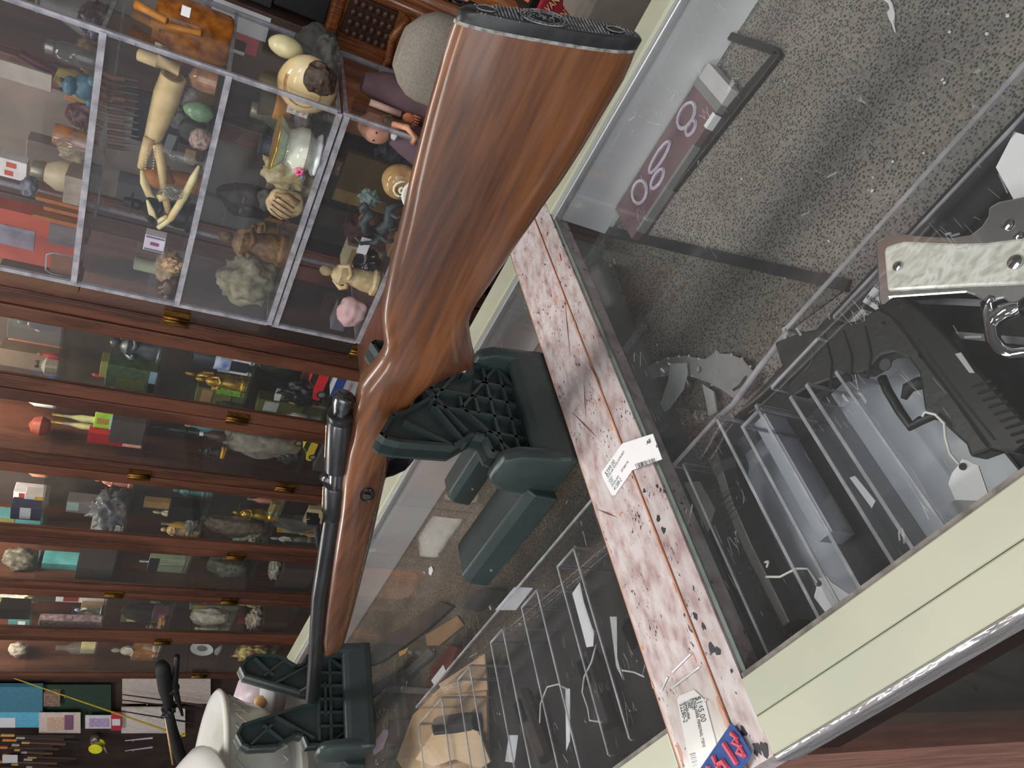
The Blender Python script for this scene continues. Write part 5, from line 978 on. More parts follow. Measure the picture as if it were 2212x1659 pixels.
t = TH('doll', 'doll in a lilac cloth with a small orange hand in the lower case', 'doll', at(770, 170, 1.62, LEV[3])[0], GC); b, s, _ = at(775, 172, 1.62, LEV[3])
obj('cloth', lathe(BM(), [(.05, 0), (.048, .06), (.036, .13), (.02, .18)], b, 16, wob=lambda a, z: 1 + .08 * math.sin(a * 50)), mm((98, 76, 82), .85), t, smooth='auto'); obj('sleeve', tube(BM(), [b + Vector((-.02, -.045, .16)), b + Vector((-.02, -.05, .09))], .008, 8), mm((196, 160, 148)), t, smooth=True); obj('hand', blob(BM(), b + Vector((-.022, -.05, .07)), (.012, .008, .016), 4, .2, 2), mm((206, 120, 88)), t, smooth=True)
for k in range(4): obj('finger', tube(BM(), [b + Vector((-.030 + k * .006, -.052, .062)), b + Vector((-.031 + k * .0065, -.054, .046))], .0025, 6), mm((206, 120, 88)), t, smooth=True)
turned('black_vase', 'glossy black round vase in the lower case', 842, 215, 100, 64, 1.62, LEV[3], [(.5, 0), (.9, .12), (1, .35), (.8, .6), (.4, .75), (.45, 1)], BLACKG, 'vase', GC)
turned('black_vase', 'glossy black flared vase behind the corrugated tube', 850, 305, 90, 60, 1.56, LEV[3], [(.9, 0), (.95, .06), (.4, .3), (.5, .6), (.9, 1)], BLACKG, 'vase', GC)
bxx('bronze_plaque', 'olive gold plaque with a lighter framed edge', 715, 370, 125, 120, 1.70, LEV[3], mm((96, 76, 42), .45, .2, col2=(76, 60, 34), scale=12), 'plaque', GC, dp=16, strips=((.0, .25, .0, 1, mm((128, 104, 60), .45, .2)),))
t = TH('onyx_snail', 'amber onyx snail shell with a pale spiral', 'carving', at(812, 375, 1.53, LEV[3])[0], GC); b, s, _ = at(818, 378, 1.53, LEV[3]); ONYX = mm((196, 164, 108), .2, col2=(150, 104, 60), scale=25, coat=.4)
obj('shell', blob(BM(), b + Vector((0, 0, .045)), (.042, .034, .044), 3, .06, 3), ONYX, t, smooth=True); obj('spiral', tube(BM(), [b + Vector(((.022 - .001 * k) * math.cos(k * .5), -.034 - .0004 * k, .045 + (.022 - .001 * k) * math.sin(k * .5))) for k in range(20)], .0034, 6), mm((226, 214, 180), .2), t, smooth=True)
turned('onyx_sphere', 'amber glass ball behind the dragon', 770, 470, 50, 50, 1.60, LEV[3] + .03, [(.1, 0), (.6, .1), (.95, .35), (1, .5), (.95, .65), (.6, .9), (.05, 1)], mm((150, 104, 74), .15, col2=(120, 78, 54), coat=.4), 'ball', GC, (('stand', [(.55, -.5), (.6, -.4), (.35, -.1), (.5, .08)], DKB),))
t = TH('dragon_figurine', 'dark grey green dragon figurine on a brown wooden plinth', 'figurine', at(820, 470, 1.53, LEV[3])[0], 'figurines in the cases'); b, s, _ = at(832, 480, 1.53, LEV[3]); DRG = mm((66, 76, 76), .4, col2=(40, 46, 46), scale=80)
obj('plinth', box(BM(), b + Vector((-.075, -.028, 0)), b + Vector((.075, .03, .014))), mm((112, 84, 56), .5), t, bevel=.003)
obj('body', tube(BM(), [b + Vector(p) for p in ((.06, 0, .02), (.045, -.01, .05), (.01, -.015, .035), (-.02, -.01, .05), (-.03, -.012, .08), (-.005, -.018, .095), (.02, -.015, .085), (.03, -.02, .10))], [.006, .012, .016, .016, .014, .012, .011, .008], 10), DRG, t, smooth=True)
obj('head', blob(BM(), b + Vector((.035, -.024, .108)), (.016, .012, .011), 4, .25, 2), DRG, t, smooth=True); obj('tail', tube(BM(), [b + Vector(p) for p in ((-.02, -.01, .04), (-.055, -.012, .05), (-.068, -.012, .08), (-.055, -.012, .10))], [.010, .007, .005, .002], 8), DRG, t, smooth=True)
obj('mane', blob(BM(), b + Vector((.055, -.01, .10)), (.020, .014, .022), 9, .7, 3, 4), mm((98, 116, 110), .5), t); obj('wing', prism(BM(), [b + Vector(p) for p in ((-.02, .005, .08), (-.05, .02, .06), (-.06, .02, .03), (-.03, .01, .045))], (0, .003, 0)), DRG, t)
for k in range(3): obj('leg', tube(BM(), [b + Vector((-.03 + k * .035, -.016, .045)), b + Vector((-.035 + k * .035, -.026, .03)), b + Vector((-.028 + k * .035, -.024, .014))], [.007, .005, .005], 7), DRG, t, smooth=True)
bxx('shelf_tag', 'white blank tag beside the dragon tail', 745, 520, 22, 42, 1.53, LEV[3] + .055, PAPER, 'tag', GC, dp=3)
figure('ivory_figurine', 'cream ivory sage figurine with raised arms beside the rose quartz', 735, 592, 130, 66, 1.545, LEV[3], IVORY, seed=8)
rock('obsidian', 'shiny dark brown obsidian lump next to the ivory figurine', 792, 570, 56, 66, 1.58, LEV[3], mm((34, 26, 24), .12, col2=(22, 18, 18), coat=.5), 81, .4, fq=3)
rock('rose_quartz', 'pale pink rose quartz chunk in the lower case corner', 742, 668, 62, 68, 1.535, LEV[3], mm((212, 172, 172), .5, col2=(198, 156, 158), scale=20), 84, .28, fq=1.1)
bxx('white_card_stack', 'grey cards lying in the bottom of the lower case', 640, 660, 30, 60, 1.66, LEV[3], mm((96, 94, 100), .6), 'card', GC)

# ---- things on the back table, right of the cases
TT = .843
t = TH('marble_plate', 'white veined marble plate standing behind the rifle comb', 'plate', at(868, 415, 1.46, TT)[0], GC); b, s, _ = at(872, 412, 1.42, TT)
obj('disc', lathe(BM(), [(.004, 0), (.036, .001), (.038, .006), (.034, .010), (.004, .010)], b + Vector((0, 0, .038)), 30, axis=(.15, -1, .1)), mm((206, 208, 206), .3, col2=(176, 180, 182), scale=18), t, smooth='auto'); obj('rack', box(BM(), b + Vector((-.02, -.015, 0)), b + Vector((.02, .02, .006))), DKB, t)
t = TH('corrugated_tube', 'grey green corrugated hose end behind the rifle comb', 'hose', at(878, 340, 1.40, TT)[0], GC); b, s, _ = at(880, 338, 1.40, TT)
obj('hose', lathe(BM(), [(.018 + (.0022 if k % 2 else 0), k * .004) for k in range(19)], b, 22), mm((116, 120, 108), .6), t, smooth='auto'); obj('mouth', lathe(BM(), [(.013, .0745), (.017, .076), (.012, .0762)], b, 22), mm((70, 74, 66)), t)
bxx('white_box', 'white carton behind the corrugated hose', 880, 395, 40, 60, 1.5, TT, PAPER, 'box', GC)
turned('shell_cup', 'small cream shell cup behind the rifle comb', 890, 245, 60, 46, 1.44, TT, [(.4, 0), (.8, .2), (1, .6), (.9, 1)], mm((190, 168, 118), .4, col2=(120, 96, 60)), 'cup', GC)

# ---- back rows of the cases
random.seed(17)
CP = [('dark brown', (62, 46, 38)), ('smoky grey', (92, 90, 90)), ('amber', (150, 94, 44)), ('black', (30, 28, 30)), ('moss', (84, 86, 62)), ('burgundy', (84, 42, 44)), ('sand', (150, 132, 106)), ('slate', (74, 80, 88)), ('ivory', (190, 174, 142)), ('bronze', (112, 86, 50))]
for li, (lz, dn) in enumerate(zip(LEV, ('top', 'second', 'third', 'lower'))):
    cols = random.sample(CP, 6)
    for k in range(6):
        X = lerp(XL + .06, XR - .06, (k + .5) / 6); Yb = 1.755; hh = random.uniform(.07, .15); wd = random.uniform(.05, .08); px_, py_ = proj((X, Yb, lz + hh / 2)); s_ = ppm((X, Yb, lz + hh / 2)); cn, cc = cols[k]; kind = ('jar', 'stone', 'figure', 'box', 'stone', 'vase')[(k + li) % 6]
        lab = cn + ' %s at the back of the ' + dn + ' case level'; m_ = mm(cc, .4)
        if kind == 'jar': turned('curio_jar', lab % 'glass jar', px_, py_, hh * s_, wd * s_, Yb, lz + .001, [(.85, 0), (1, .06), (1, .6), (.6, .8)], m_, 'jar', GC, (('lid', [(.62, .8), (.66, .82), (.62, 1)], mm((150, 140, 120), .3, .6)),))
        elif kind == 'vase': turned('curio_vase', lab % 'turned vase', px_, py_, hh * s_, wd * s_, Yb, lz + .001, [(.5, 0), (.9, .2), (1, .4), (.5, .75), (.6, 1)], m_, 'vase', GC, (('lip', [(.6, .97), (.68, 1), (.6, 1.03)], m_),))
        elif kind == 'stone': rock('curio_stone', lab % 'mineral stone', px_, py_, hh * .7 * s_, wd * 1.2 * s_, Yb, lz + .001, mm(cc, .6, col2=tuple(int(v * .6) for v in cc), scale=50), 90 + k + li * 5, .4, 'stone', GC, fq=2.4)
        elif kind == 'box': bxx('curio_box', lab % 'trinket box', px_, py_, hh * .6 * s_, wd * s_, Yb, lz + .001, m_, 'box', GC, strips=((.15, .85, .3, .7, mm((150, 120, 80), .5)),))
        else: figure('curio_figure', lab % 'carved figure', px_, py_, hh * s_, wd * .8 * s_, Yb, lz + .001, m_, 'figurine', GC, seed=k + li * 2)
# ================================================================== wooden glass-door cabinets along the back
YC = 1.90; CTOP = 2.15; CD = 0.42
SHL = [1.575, 1.285, 1.0, .715, .43]
BND = [-.50, -.918, -1.302, -1.745, -2.19]
SHELFG = clear('shelf_glass', (.95, .97, .96), .01, (.5, .55, .52), .08, 1.3)
HINGES = {0: [(380, 690), (780, 762)], 1: [(512, 905), (300, 1027), (615, 1055)], 2: [(508, 1203), (245, 1285), (495, 1300)], 3: [(350, 1387), (430, 1460)]}
for i in range(4):
    x1, x0 = BND[i] * YC, BND[i + 1] * YC
    t = thing('glass_cabinet', ['brown wooden glass door cabinet behind the acrylic display cases', 'brown wooden glass door cabinet full of toy cars and boxes', 'brown wooden glass door cabinet with rocks and wrapped goods', 'brown wooden glass door cabinet furthest along, near the fishing tackle'][i], 'cabinet', ((x0 + x1) / 2, YC + CD / 2, 0), group='glass door cabinets')
    if i == 0: x1 = -.985
    obj('back_board', box(BM(), (x0, YC + CD - .015, .04), (x1, YC + CD, CTOP)), DARKIN, t)
    obj('side_board', box(BM(), (x0, YC + .03, .0), (x0 + .018, YC + CD - .015, CTOP)), CAB, t); obj('side_board', box(BM(), (x1 - .018, YC + .03, .0), (x1, YC + CD - .015, CTOP)), CAB, t)
    obj('top_board', box(BM(), (x0, YC, CTOP), (x1, YC + CD, CTOP + .03)), CAB, t); obj('plinth', box(BM(), (x0 + .02, YC + .02, 0), (x1 - .02, YC + CD - .02, .12)), CAB, t)
    for z in SHL + [.14]: obj('shelf', box(BM(), (x0 + .019, YC + .035, z - .008), (x1 - .019, YC + CD - .016, z)), SHELFG if z > .2 else CAB, t)
    xm = (x0 + x1) / 2; sw = .050
    if i == 1: xm = -1.105 * YC
    if i == 2: xm = -1.54 * YC
    if i == 3: xm = -1.956 * YC
    for (a, c) in ((x0 + .003, xm - .002), (xm + .002, x1 - .003)):
        d = obj('door', box(BM(), (a + sw, YC + .008, .14), (c - sw, YC + .012, CTOP - .06)), PANE, t)
        for (p, q) in ((a, a + sw), (c - sw, c)):
            obj('stile', box(BM(), (p, YC, .06), (q, YC + .024, CTOP)), CAB, d, bevel=.004)
            obj('moulding', box(BM(), ((p + sw - .004) if p == a else (q - sw - .004), YC + .002, .14), ((p + sw + .006) if p == a else (q - sw + .006), YC + .018, CTOP - .06)), CAB, d, bevel=.002)
        obj('rail', box(BM(), (a + sw, YC, .06), (c - sw, YC + .022, .14)), CAB, d, bevel=.003); obj('rail', box(BM(), (a + sw, YC, CTOP - .18), (c - sw, YC + .022, CTOP)), CAB, d, bevel=.003)  # upper rail deepened to screen the added strip lights from the glass
    for (hx, hy) in HINGES[i]:
        p = py(hx, hy, YC - .002)
        b = BM(); box(b, (p.x - .030, YC - .004, p.z - .038), (p.x + .030, YC, p.z + .038)); o = obj('hinge', b, ABRASS, t, bevel=.001)
        for s_ in (-1, 1): obj('hinge_knuckle', tube(BM(), [Vector((p.x + s_ * .006, YC - .007, p.z - .038)), Vector((p.x + s_ * .006, YC - .007, p.z + .038))], .005, 8), ABRASS, o, smooth=True)

# ------------------------------------------------------------------ goods behind the cabinet glass
def lev_of(xb, yc, Y=2.02):
    z = py(xb, yc, Y).z; return min(SHL, key=lambda l: abs(l - z))
G1 = 'goods on the cabinet shelves'
def C(kind, name, label, xt, xb, yc, wp, m, cat, Y=2.02, seed=1, z=None, **kw):
    lev = (lev_of(xb, yc, Y) if z is None else z) + .001; zt = py(xt, yc, Y).z; p = py((xt + xb) / 2, yc, Y); s = 1 / ppm(p)
    h = max(zt - lev, .02); hp = h / s; cx = (xt + xb) / 2
    if kind == 'box': return bxx(name, label, cx, yc, hp, wp, Y, lev, m, cat, G1, **kw)
    if kind == 'rock': return rock(name, label, cx, yc, hp, wp, Y, lev, m, seed, kw.get('amp', .35), cat, G1, fq=kw.get('fq', 1.8))
    if kind == 'fig': return figure(name, label, cx, yc, hp, wp, Y, lev, m, cat, G1, seed=seed, m2=kw.get('m2'), hat=kw.get('hat', False))
    if kind == 'bot': return turned(name, label, cx, yc, hp, wp, Y, lev, [(.9, 0), (1, .04), (1, .55), (.45, .72), (.38, .86)], m, cat, G1, (('cap', [(.42, .86), (.45, .88), (.42, 1)], kw.get('m2') or m),))
    if kind == 'mug': return turned(name, label, cx, yc, hp, wp, Y, lev, [(.8, 0), (.95, .05), (1, .95), (.9, 1), (.85, .9), (.1, .3)], m, cat, G1, (('band', [(.98, .35), (1.01, .36), (1.02, .62), (.99, .63)], kw.get('m2') or m),))
    if kind == 'ball': return turned(name, label, cx, yc, hp, wp, Y, lev, [(.35, 0), (.4, .06), (.3, .1), (.7, .2), (1, .5), (.8, .82), (.1, 1)], m, cat, G1)
    if kind == 'plate':
        b, s, _ = at(cx, yc, Y, lev); t = TH(name, label, cat, b, G1); r = min(h / 2, wp * s / 2 * 1.4)
        obj('dish', lathe(BM(), [(.002, .004), (r * .6, .004), (r, .012), (r, .015), (r * .6, .008), (.002, .008)], b + Vector((0, .02, r * .98)), 28, axis=(0.1, -1, .18)), m, t, smooth='auto')
        obj('motif', lathe(BM(), [(.001, .0085), (r * .45, .0085), (r * .45, .0095), (.001, .0095)], b + Vector((0, .02, r * .98)), 20, axis=(0.1, -1, .18)), kw.get('m2') or m, t); obj('easel', box(BM(), b + Vector((-r * .5, 0, 0)), b + Vector((r * .5, .05, .008))), DKB, t); return t
def car(name, label, xt, xb, yc, lp, m, Y=1.99, z=None, glassm=None, win=BLACKG):
    lev = (lev_of(xb, yc, Y) if z is None else z) + .001; p = py((xt + xb) / 2, yc, Y); s = 1 / ppm(p); L_ = lp * s; h = py(xt, yc, Y).z - lev; h = max(.03, min(h, L_ * .42)); W_ = L_ * .42
    b = Vector((p.x, Y + .02, lev)); t = TH(name, label, 'toy car', b, 'toy cars in the cabinet')
    def P(u, v, w_): return b + Vector((u * L_, w_ * W_, v * h))
    side = [(-.5, .25), (-.5, .48), (-.42, .58), (-.20, .66), (.30, .66), (.48, .60), (.5, .45), (.5, .22), (-.5, .22)]
    bm = BM(); rings(bm, [[P(u * k, v, w_) for u, v in side] for w_, k in ((-.5, .96), (-.46, 1), (.46, 1), (.5, .96))]); obj('body', bm, m, t, bevel=h * .04)
    cab = [(-.22, .64), (-.06, 1.0), (.18, 1.0), (.36, .64)]
    bm = BM(); rings(bm, [[P(u, v, w_ * (1 if v < .8 else .86)) for u, v in cab] for w_ in (-.43, .43)]); o = obj('cabin', bm, m, t, bevel=h * .03)
    for sg in (-1, 1): obj('window', prism(BM(), [P(u * .88 + .008, .68 + (v - .64) * .78, sg * (.437 if v < .8 else .40)) for u, v in cab], (0, sg * .0008, 0)), win, o)
    for u in (-.31, .31):
        for sg in (-1, 1):
            w_ = obj('wheel', tube(BM(), [P(u, .24, sg * .40), P(u, .24, sg * .515)], h * .24, 18), BLACKM, t, smooth='auto'); obj('hubcap', tube(BM(), [P(u, .24, sg * .515), P(u, .24, sg * .528)], h * .15, 10), SIL, w_)
    obj('headlamp', disc(BM(), P(-.5, .46, -.3), (-1, 0, 0), h * .06, .002, 10), PAPER, t); return t
# door 1
CLP = clear('clear_plastic_box', (.8, .82, .82), .12, (.6, .6, .6), .08, 1.3)
C('box', 'plastic_case', 'clear plastic case of grey goods at the upper edge of the first door', 20, 138, 705, 60, CLP, 'case')
C('box', 'toy_pack', 'lilac and pale blue toy pack with a clear bubble', 65, 138, 690, 46, mm((120, 96, 108), .4), 'toy pack', strips=((.55, .9, .1, .8, mm((130, 160, 200), .4)), (.1, .45, .15, .9, CLP)))
C('bot', 'lighter', 'red lighter standing in the first door', 80, 132, 768, 14, mm((128, 44, 46), .35), 'lighter', m2=mm((180, 120, 110), .3, .6))
C('bot', 'glass_lantern', 'ribbed clear glass lantern with grey shade', 75, 132, 790, 40, clear('lantern_glass', (.75, .75, .68), .2, (.6, .6, .54), .1), 'lantern', m2=mm((120, 112, 100), .3, .5))
C('box', 'brown_carton', 'plain brown carton leaning in the first door', 0, 132, 770, 50, mm((84, 72, 62), .7), 'box', Y=2.15)
C('box', 'toy_box', 'green and pale blue boxed toy low in the first door', 230, 338, 805, 66, mm((66, 84, 52), .5, col2=(48, 62, 50)), 'toy box', strips=((0, 1, 0, .14, mm((126, 150, 170), .5)), (0, .45, 0, .14, mm((118, 186, 56), .4)), (.05, .5, .2, .8, mm((84, 90, 30), .5))))
C('fig', 'dark_figurine', 'dark grey hooded figurine beside the green boxed toy', 230, 345, 745, 70, mm((60, 66, 72), .4, col2=(34, 38, 42)), 'figurine', seed=5)
C('fig', 'dark_figurine', 'black robed figurine at the back of the first door', 250, 345, 790, 50, BLK, 'figurine', Y=2.15, seed=6)
C('box', 'blue_bottle_box', 'small blue and white box beside the red cap', 310, 350, 745, 20, mm((60, 84, 140), .4), 'box', strips=((0, 1, 0, .45, PAPER),))
C('bot', 'red_cap_bottle', 'red capped ornament under the brass hinge', 345, 395, 722, 34, mm((146, 36, 32), .35), 'ornament', z=SHL[1] - .06, m2=mm((190, 160, 80), .3, .7))
C('box', 'camo_box', 'olive and yellow patterned box in the first door', 330, 390, 770, 60, mm((92, 96, 40), .6, col2=(60, 60, 26), scale=90), 'box', Y=2.1)
C('mug', 'promo_mug', 'black mug with white and blue round badges', 415, 545, 775, 48, mm((30, 34, 48), .4), 'mug', m2=mm((170, 176, 190), .4, col2=(60, 90, 170), scale=30))
C('box', 'white_carton', 'white carton standing open in the first door', 475, 530, 775, 56, mm((188, 190, 200), .5), 'box', strips=((0, 1, .62, 1, mm((128, 130, 138), .5)),))
C('fig', 'gold_trophy', 'small golden trophy figure with a round base', 390, 530, 815, 34, mm((176, 140, 52), .3, .6, col2=(120, 86, 30)), 'trophy', seed=3)
C('fig', 'gold_trophy', 'golden trophy figure next to the white carton', 415, 530, 825, 36, mm((168, 136, 46), .3, .6, col2=(116, 82, 28)), 'trophy', Y=1.99, seed=4)
C('box', 'green_toy', 'bright green boxed toy above the brown stile', 470, 525, 838, 30, mm((70, 140, 34), .4, col2=(150, 190, 60), scale=60), 'toy')
C('rock', 'black_bag', 'black cloth bag in the first door behind the red car', 540, 730, 800, 60, BLK, 'bag', Y=2.18, amp=.2)
C('rock', 'dark_engine_model', 'dark grey model engine behind the red car', 600, 740, 850, 60, mm((50, 52, 56), .3, .5, col2=(24, 24, 26), scale=120), 'model', amp=.5, fq=4)
C('box', 'white_paper_tag', 'white folded tag on the dark model engine', 598, 632, 855, 24, PAPER, 'tag', z=.86)
car('toy_car', 'bright red toy sports car beside the truck carton', 660, 712, 818, 112, mm((196, 28, 36), .2, coat=.5))
car('toy_car', 'yellow and black toy taxi half hidden behind the red car', 700, 735, 790, 50, mm((206, 160, 60), .3), Y=2.12)
t = C('box', 'truck_carton', 'blue and white emergency truck toy carton', 722, 790, 812, 88, mm((168, 176, 186), .4), 'box', Y=1.97, z=.60, strips=((0, 1, .72, 1, mm((36, 62, 140), .4)), (0, 1, .0, .25, mm((110, 140, 180), .4))))
b, s, _ = at(756, 812, 1.97, .60); text('EMERGENCY TRUCK', t, b + Vector((-.042, -.045, .055)), (1, 0, 0), (0, 0, 1), .018, mm((190, 50, 60)), width=.088)
obj('book_stack', box(BM(), (b.x - .07, 1.94, .431), (b.x + .07, 2.06, .600)), mm((110, 92, 70), .7), None, 'tan block of books under the truck carton', 'books', group=G1)
turned('watch_dial', 'small brass and blue dial behind the red car', 700, 770, 60, 46, 2.16, SHL[3], [(.9, 0), (1, .3), (.6, .9), (.1, 1)], mm((120, 104, 60), .4, .5), 'dial', G1)
# door 2
C('ball', 'red_ball_jar', 'dull red round jar in the second door', 62, 112, 920, 44, mm((128, 58, 42), .4), 'jar')
for k, (y, lab) in enumerate(((902, 'left'), (918, 'right'))): C('bot', 'candle_holder', lab + ' tall glass candle with golden caps in the second door', 118, 210, y, 15, mm((196, 186, 120), .25, col2=(110, 110, 96), scale=10), 'candle', m2=mm((200, 170, 90), .25, .7), z=SHL[1] + .11)
obj('riser_block', box(BM(), (py(210, 925, 2.0).x - .03, 1.97, SHL[1] + .001), (py(210, 900, 2.0).x + .03, 2.08, SHL[1] + .11)), mm((60, 52, 50)), None, 'dark block under the two golden capped candles', 'block', group=G1)
C('box', 'green_game_box', 'bright green and yellow game box in the second door', 205, 318, 905, 46, mm((104, 168, 40), .4, col2=(170, 190, 60), scale=25), 'box', strips=((0, 1, .55, .7, mm((150, 180, 190), .4)), (.3, .7, .72, .95, mm((160, 120, 50), .4)), (0, .9, .05, .5, mm((128, 110, 112), .5))))
C('box', 'red_box', 'glossy red box with a pink front in the second door', 190, 316, 945, 34, mm((150, 28, 34), .25), 'box', strips=((.1, .9, .0, .35, mm((206, 150, 130), .5)),), Y=1.99)
C('box', 'navy_box', 'navy and blue box beside the green game box', 255, 312, 905, 44, mm((36, 58, 100), .4), 'box', Y=2.1, strips=((0, 1, 0, .3, mm((60, 110, 190), .4)),))
for k, (x, y, cc) in enumerate(((300, 925, (170, 170, 176)), (338, 925, (150, 126, 120)), (345, 962, (196, 190, 190)), (362, 945, (120, 116, 60)), (318, 958, (90, 92, 100)))): C('box', 'trinket_box', ['grey white', 'brownish pink', 'bright white', 'olive', 'slate grey'][k] + ' trinket box in the second door', x - 20, x + 20, y, 22, mm(cc, .5), 'box')
C('fig', 'ceramic_penguin', 'small black and white ceramic figure in the second door', 310, 490, 930, 30, mm((34, 36, 42), .3), 'figurine', m2=PAPER, Y=2.1, seed=2)
C('bot', 'spice_bottle', 'dark bottle with a white label in the second door', 430, 486, 940, 22, mm((60, 44, 34), .3), 'bottle', m2=PAPER)
C('box', 'red_toy_truck', 'red toy truck body with silver grille in the second door', 400, 495, 905, 34, mm((150, 34, 42), .3), 'toy truck', strips=((.1, .5, .6, .9, SIL),))
C('fig', 'mascot_toy', 'black toy figure with orange feet in the second door', 425, 490, 975, 30, mm((30, 26, 24), .5), 'toy', m2=mm((210, 140, 40), .5), Y=1.98, seed=4)
C('rock', 'large_stone', 'large pale grey stone in the second door', 460, 655, 955, 66, mm((120, 114, 104), .8, col2=(92, 86, 78), scale=40), 'rock', amp=.3)
C('box', 'orange_toy', 'bright orange plastic toy brick in the second door', 555, 660, 965, 38, mm((214, 96, 52), .45), 'toy', strips=((.3, .7, .1, .4, mm((120, 60, 44))),), Y=2.06)
C('rock', 'grey_gadget', 'grey metal gadget below the orange toy', 590, 660, 985, 34, mm((84, 84, 84), .3, .5, col2=(50, 50, 50)), 'gadget', amp=.4, fq=4, Y=1.99)
car('toy_car', 'dark red toy coupe with gold stripe behind the second door', 605, 660, 968, 90, mm((170, 30, 40), .2, col2=(150, 24, 32), coat=.5), Y=2.02)
car('toy_car', 'yellow toy sports car with black wheels beside the blue box', 648, 705, 965, 84, mm((226, 168, 24), .25, coat=.4), Y=1.96, z=.66)
obj('book_pile', box(BM(), (py(690, 965, 1.98).x - .09, 1.93, .431), (py(690, 965, 1.98).x + .09, 2.05, .660)), mm((52, 48, 50), .7), None, 'dark pile of boxes under the yellow sports car', 'boxes', group=G1)
C('box', 'blue_box', 'deep blue carton beside the yellow sports car', 690, 760, 985, 60, mm((24, 44, 120), .4), 'box', Y=2.12)
# door 3
C('box', 'perfume_carton', 'white carton with yellow panel in the third door', 55, 105, 1075, 40, mm((196, 194, 196), .5), 'box', strips=((.7, 1, 0, .5, mm((196, 156, 60), .5)), (.4, .55, .15, .45, INK)))
C('box', 'white_game_console', 'white slotted plastic unit on navy box in the third door', 25, 100, 1100, 44, mm((40, 44, 66), .5), 'box', Y=1.98, strips=((.1, 1, .35, .7, mm((190, 192, 200), .4)),))
C('box', 'grey_booklet', 'grey booklet with a tan box below in the third door', 145, 275, 1090, 40, mm((118, 110, 112), .6), 'booklet', strips=((0, 1, 0, .2, mm((196, 154, 126), .6)), (.2, .9, .8, 1, mm((150, 168, 160), .5))))
t = C('rock', 'plastic_bag', 'crumpled clear plastic bag of dark goods in the third door', 195, 280, 1100, 90, clear('crumpled_plastic', (.5, .5, .54), .22, (.5, .5, .56), .25, 1.4), 'bag', amp=.7, fq=4, Y=1.99)
C('rock', 'wrapped_goods', 'dark wrapped goods inside the crumpled plastic bag', 200, 280, 1098, 60, mm((44, 46, 54), .5), 'goods', amp=.4, Y=2.08)
C('box', 'tan_wand_box', 'narrow tan wooden sticks behind the plastic bag', 310, 448, 1090, 22, mm((170, 130, 84), .5), 'sticks', Y=2.1)
C('box', 'black_speaker_box', 'matt black box in the middle of the third door', 365, 450, 1100, 44, BLK, 'box')
C('fig', 'gold_bear', 'shiny golden bear ornament in the third door', 495, 606, 1110, 34, mm((170, 136, 40), .2, .7, col2=(110, 80, 20)), 'ornament', seed=5)
C('rock', 'brown_mineral', 'brown mineral lump left of the golden bear', 430, 606, 1135, 50, mm((98, 82, 66), .6, col2=(60, 50, 42), scale=60), 'rock', Y=2.0)
C('rock', 'quartz_cluster', 'white and brown quartz cluster in the third door', 535, 604, 1150, 62, mm((178, 164, 150), .5, col2=(96, 82, 72), scale=70), 'rock', amp=.45, fq=3)
C('box', 'picture_card', 'round blue and green picture card in the third door', 615, 612 + 40, 1110, 66, mm((140, 120, 74), .5), 'card', strips=((.05, .6, .3, .95, mm((136, 176, 196), .4, col2=(120, 160, 80), scale=20)),), dp=10)
C('box', 'cream_card', 'plain cream card beside the picture card', 660, 700, 1112, 50, mm((182, 160, 120), .6), 'card', dp=10)
C('rock', 'grey_chunk', 'grey stone chunk behind the quartz cluster', 575, 640, 1125, 40, mm((104, 98, 94), .7), 'rock', Y=2.12)
C('rock', 'clear_wrapped_stone', 'cellophane wrapped stone at the top of the third door', 400, 448, 1130, 50, clear('cellophane', (.5, .5, .5), .3, (.6, .6, .64), .15), 'stone', amp=.6, fq=4)
# door 4
C('rock', 'grey_geode', 'grey glittering geode in the fourth door', 0, 88, 1210, 62, mm((104, 98, 86), .6, col2=(66, 62, 54), scale=70), 'rock', amp=.4)
C('bot', 'red_black_bottle', 'bottle with red top and black base in the fourth door', 68, 86, 1215, 16, BLK, 'bottle', m2=mm((146, 50, 46)))
C('box', 'turquoise_box', 'turquoise soap box in the fourth door', 92, 150, 1218, 52, mm((96, 166, 168), .5, col2=(70, 130, 134), scale=16), 'box', z=SHL[1] + .14)
C('box', 'pale_box', 'pale cream printed box right of the turquoise soap box', 150, 215, 1222, 44, mm((170, 176, 146), .5), 'box', strips=((.8, 1, 0, 1, mm((206, 110, 80), .5)),))
obj('shelf_block', box(BM(), (py(150, 1235, 2.02).x - .02, 1.95, SHL[1] + .001), (py(150, 1200, 2.02).x + .02, 2.1, SHL[1] + .14)), mm((52, 46, 44)), None, 'dark block under the turquoise soap box', 'block', group=G1)
C('rock', 'fur_toy', 'brown fur covered toy in the fourth door', 225, 262, 1230, 46, mm((96, 66, 52), .9, col2=(150, 120, 100), scale=50), 'toy', amp=.4)
C('box', 'brown_card', 'large plain brown card at the back of the fourth door', 215, 300, 1200, 44, mm((128, 88, 62), .6), 'card', Y=2.2)
C('bot', 'silver_spoon', 'upright silver spoon in the fourth door', 300, 398, 1215, 14, SIL, 'spoon', m2=SIL)
C('box', 'sage_card', 'sage green card with dark header in the fourth door', 320, 400, 1218, 56, mm((130, 140, 112), .6), 'card', strips=((0, 1, .72, 1, mm((36, 34, 36))),), dp=12)
C('box', 'peach_box', 'narrow peach coloured box in the fourth door', 395, 402, 1235, 14, mm((196, 132, 106), .5), 'box', z=SHL[2] - .0)
C('rock', 'pyrite', 'dark grey pyrite lump in the fourth door', 440, 545, 1225, 60, mm((88, 88, 78), .5, col2=(52, 52, 46), scale=60), 'rock', Y=2.05)
C('box', 'sage_slab', 'pale sage slab leaning behind the quartz rock', 480, 552, 1235, 60, mm((128, 132, 112), .6), 'slab', Y=2.15)
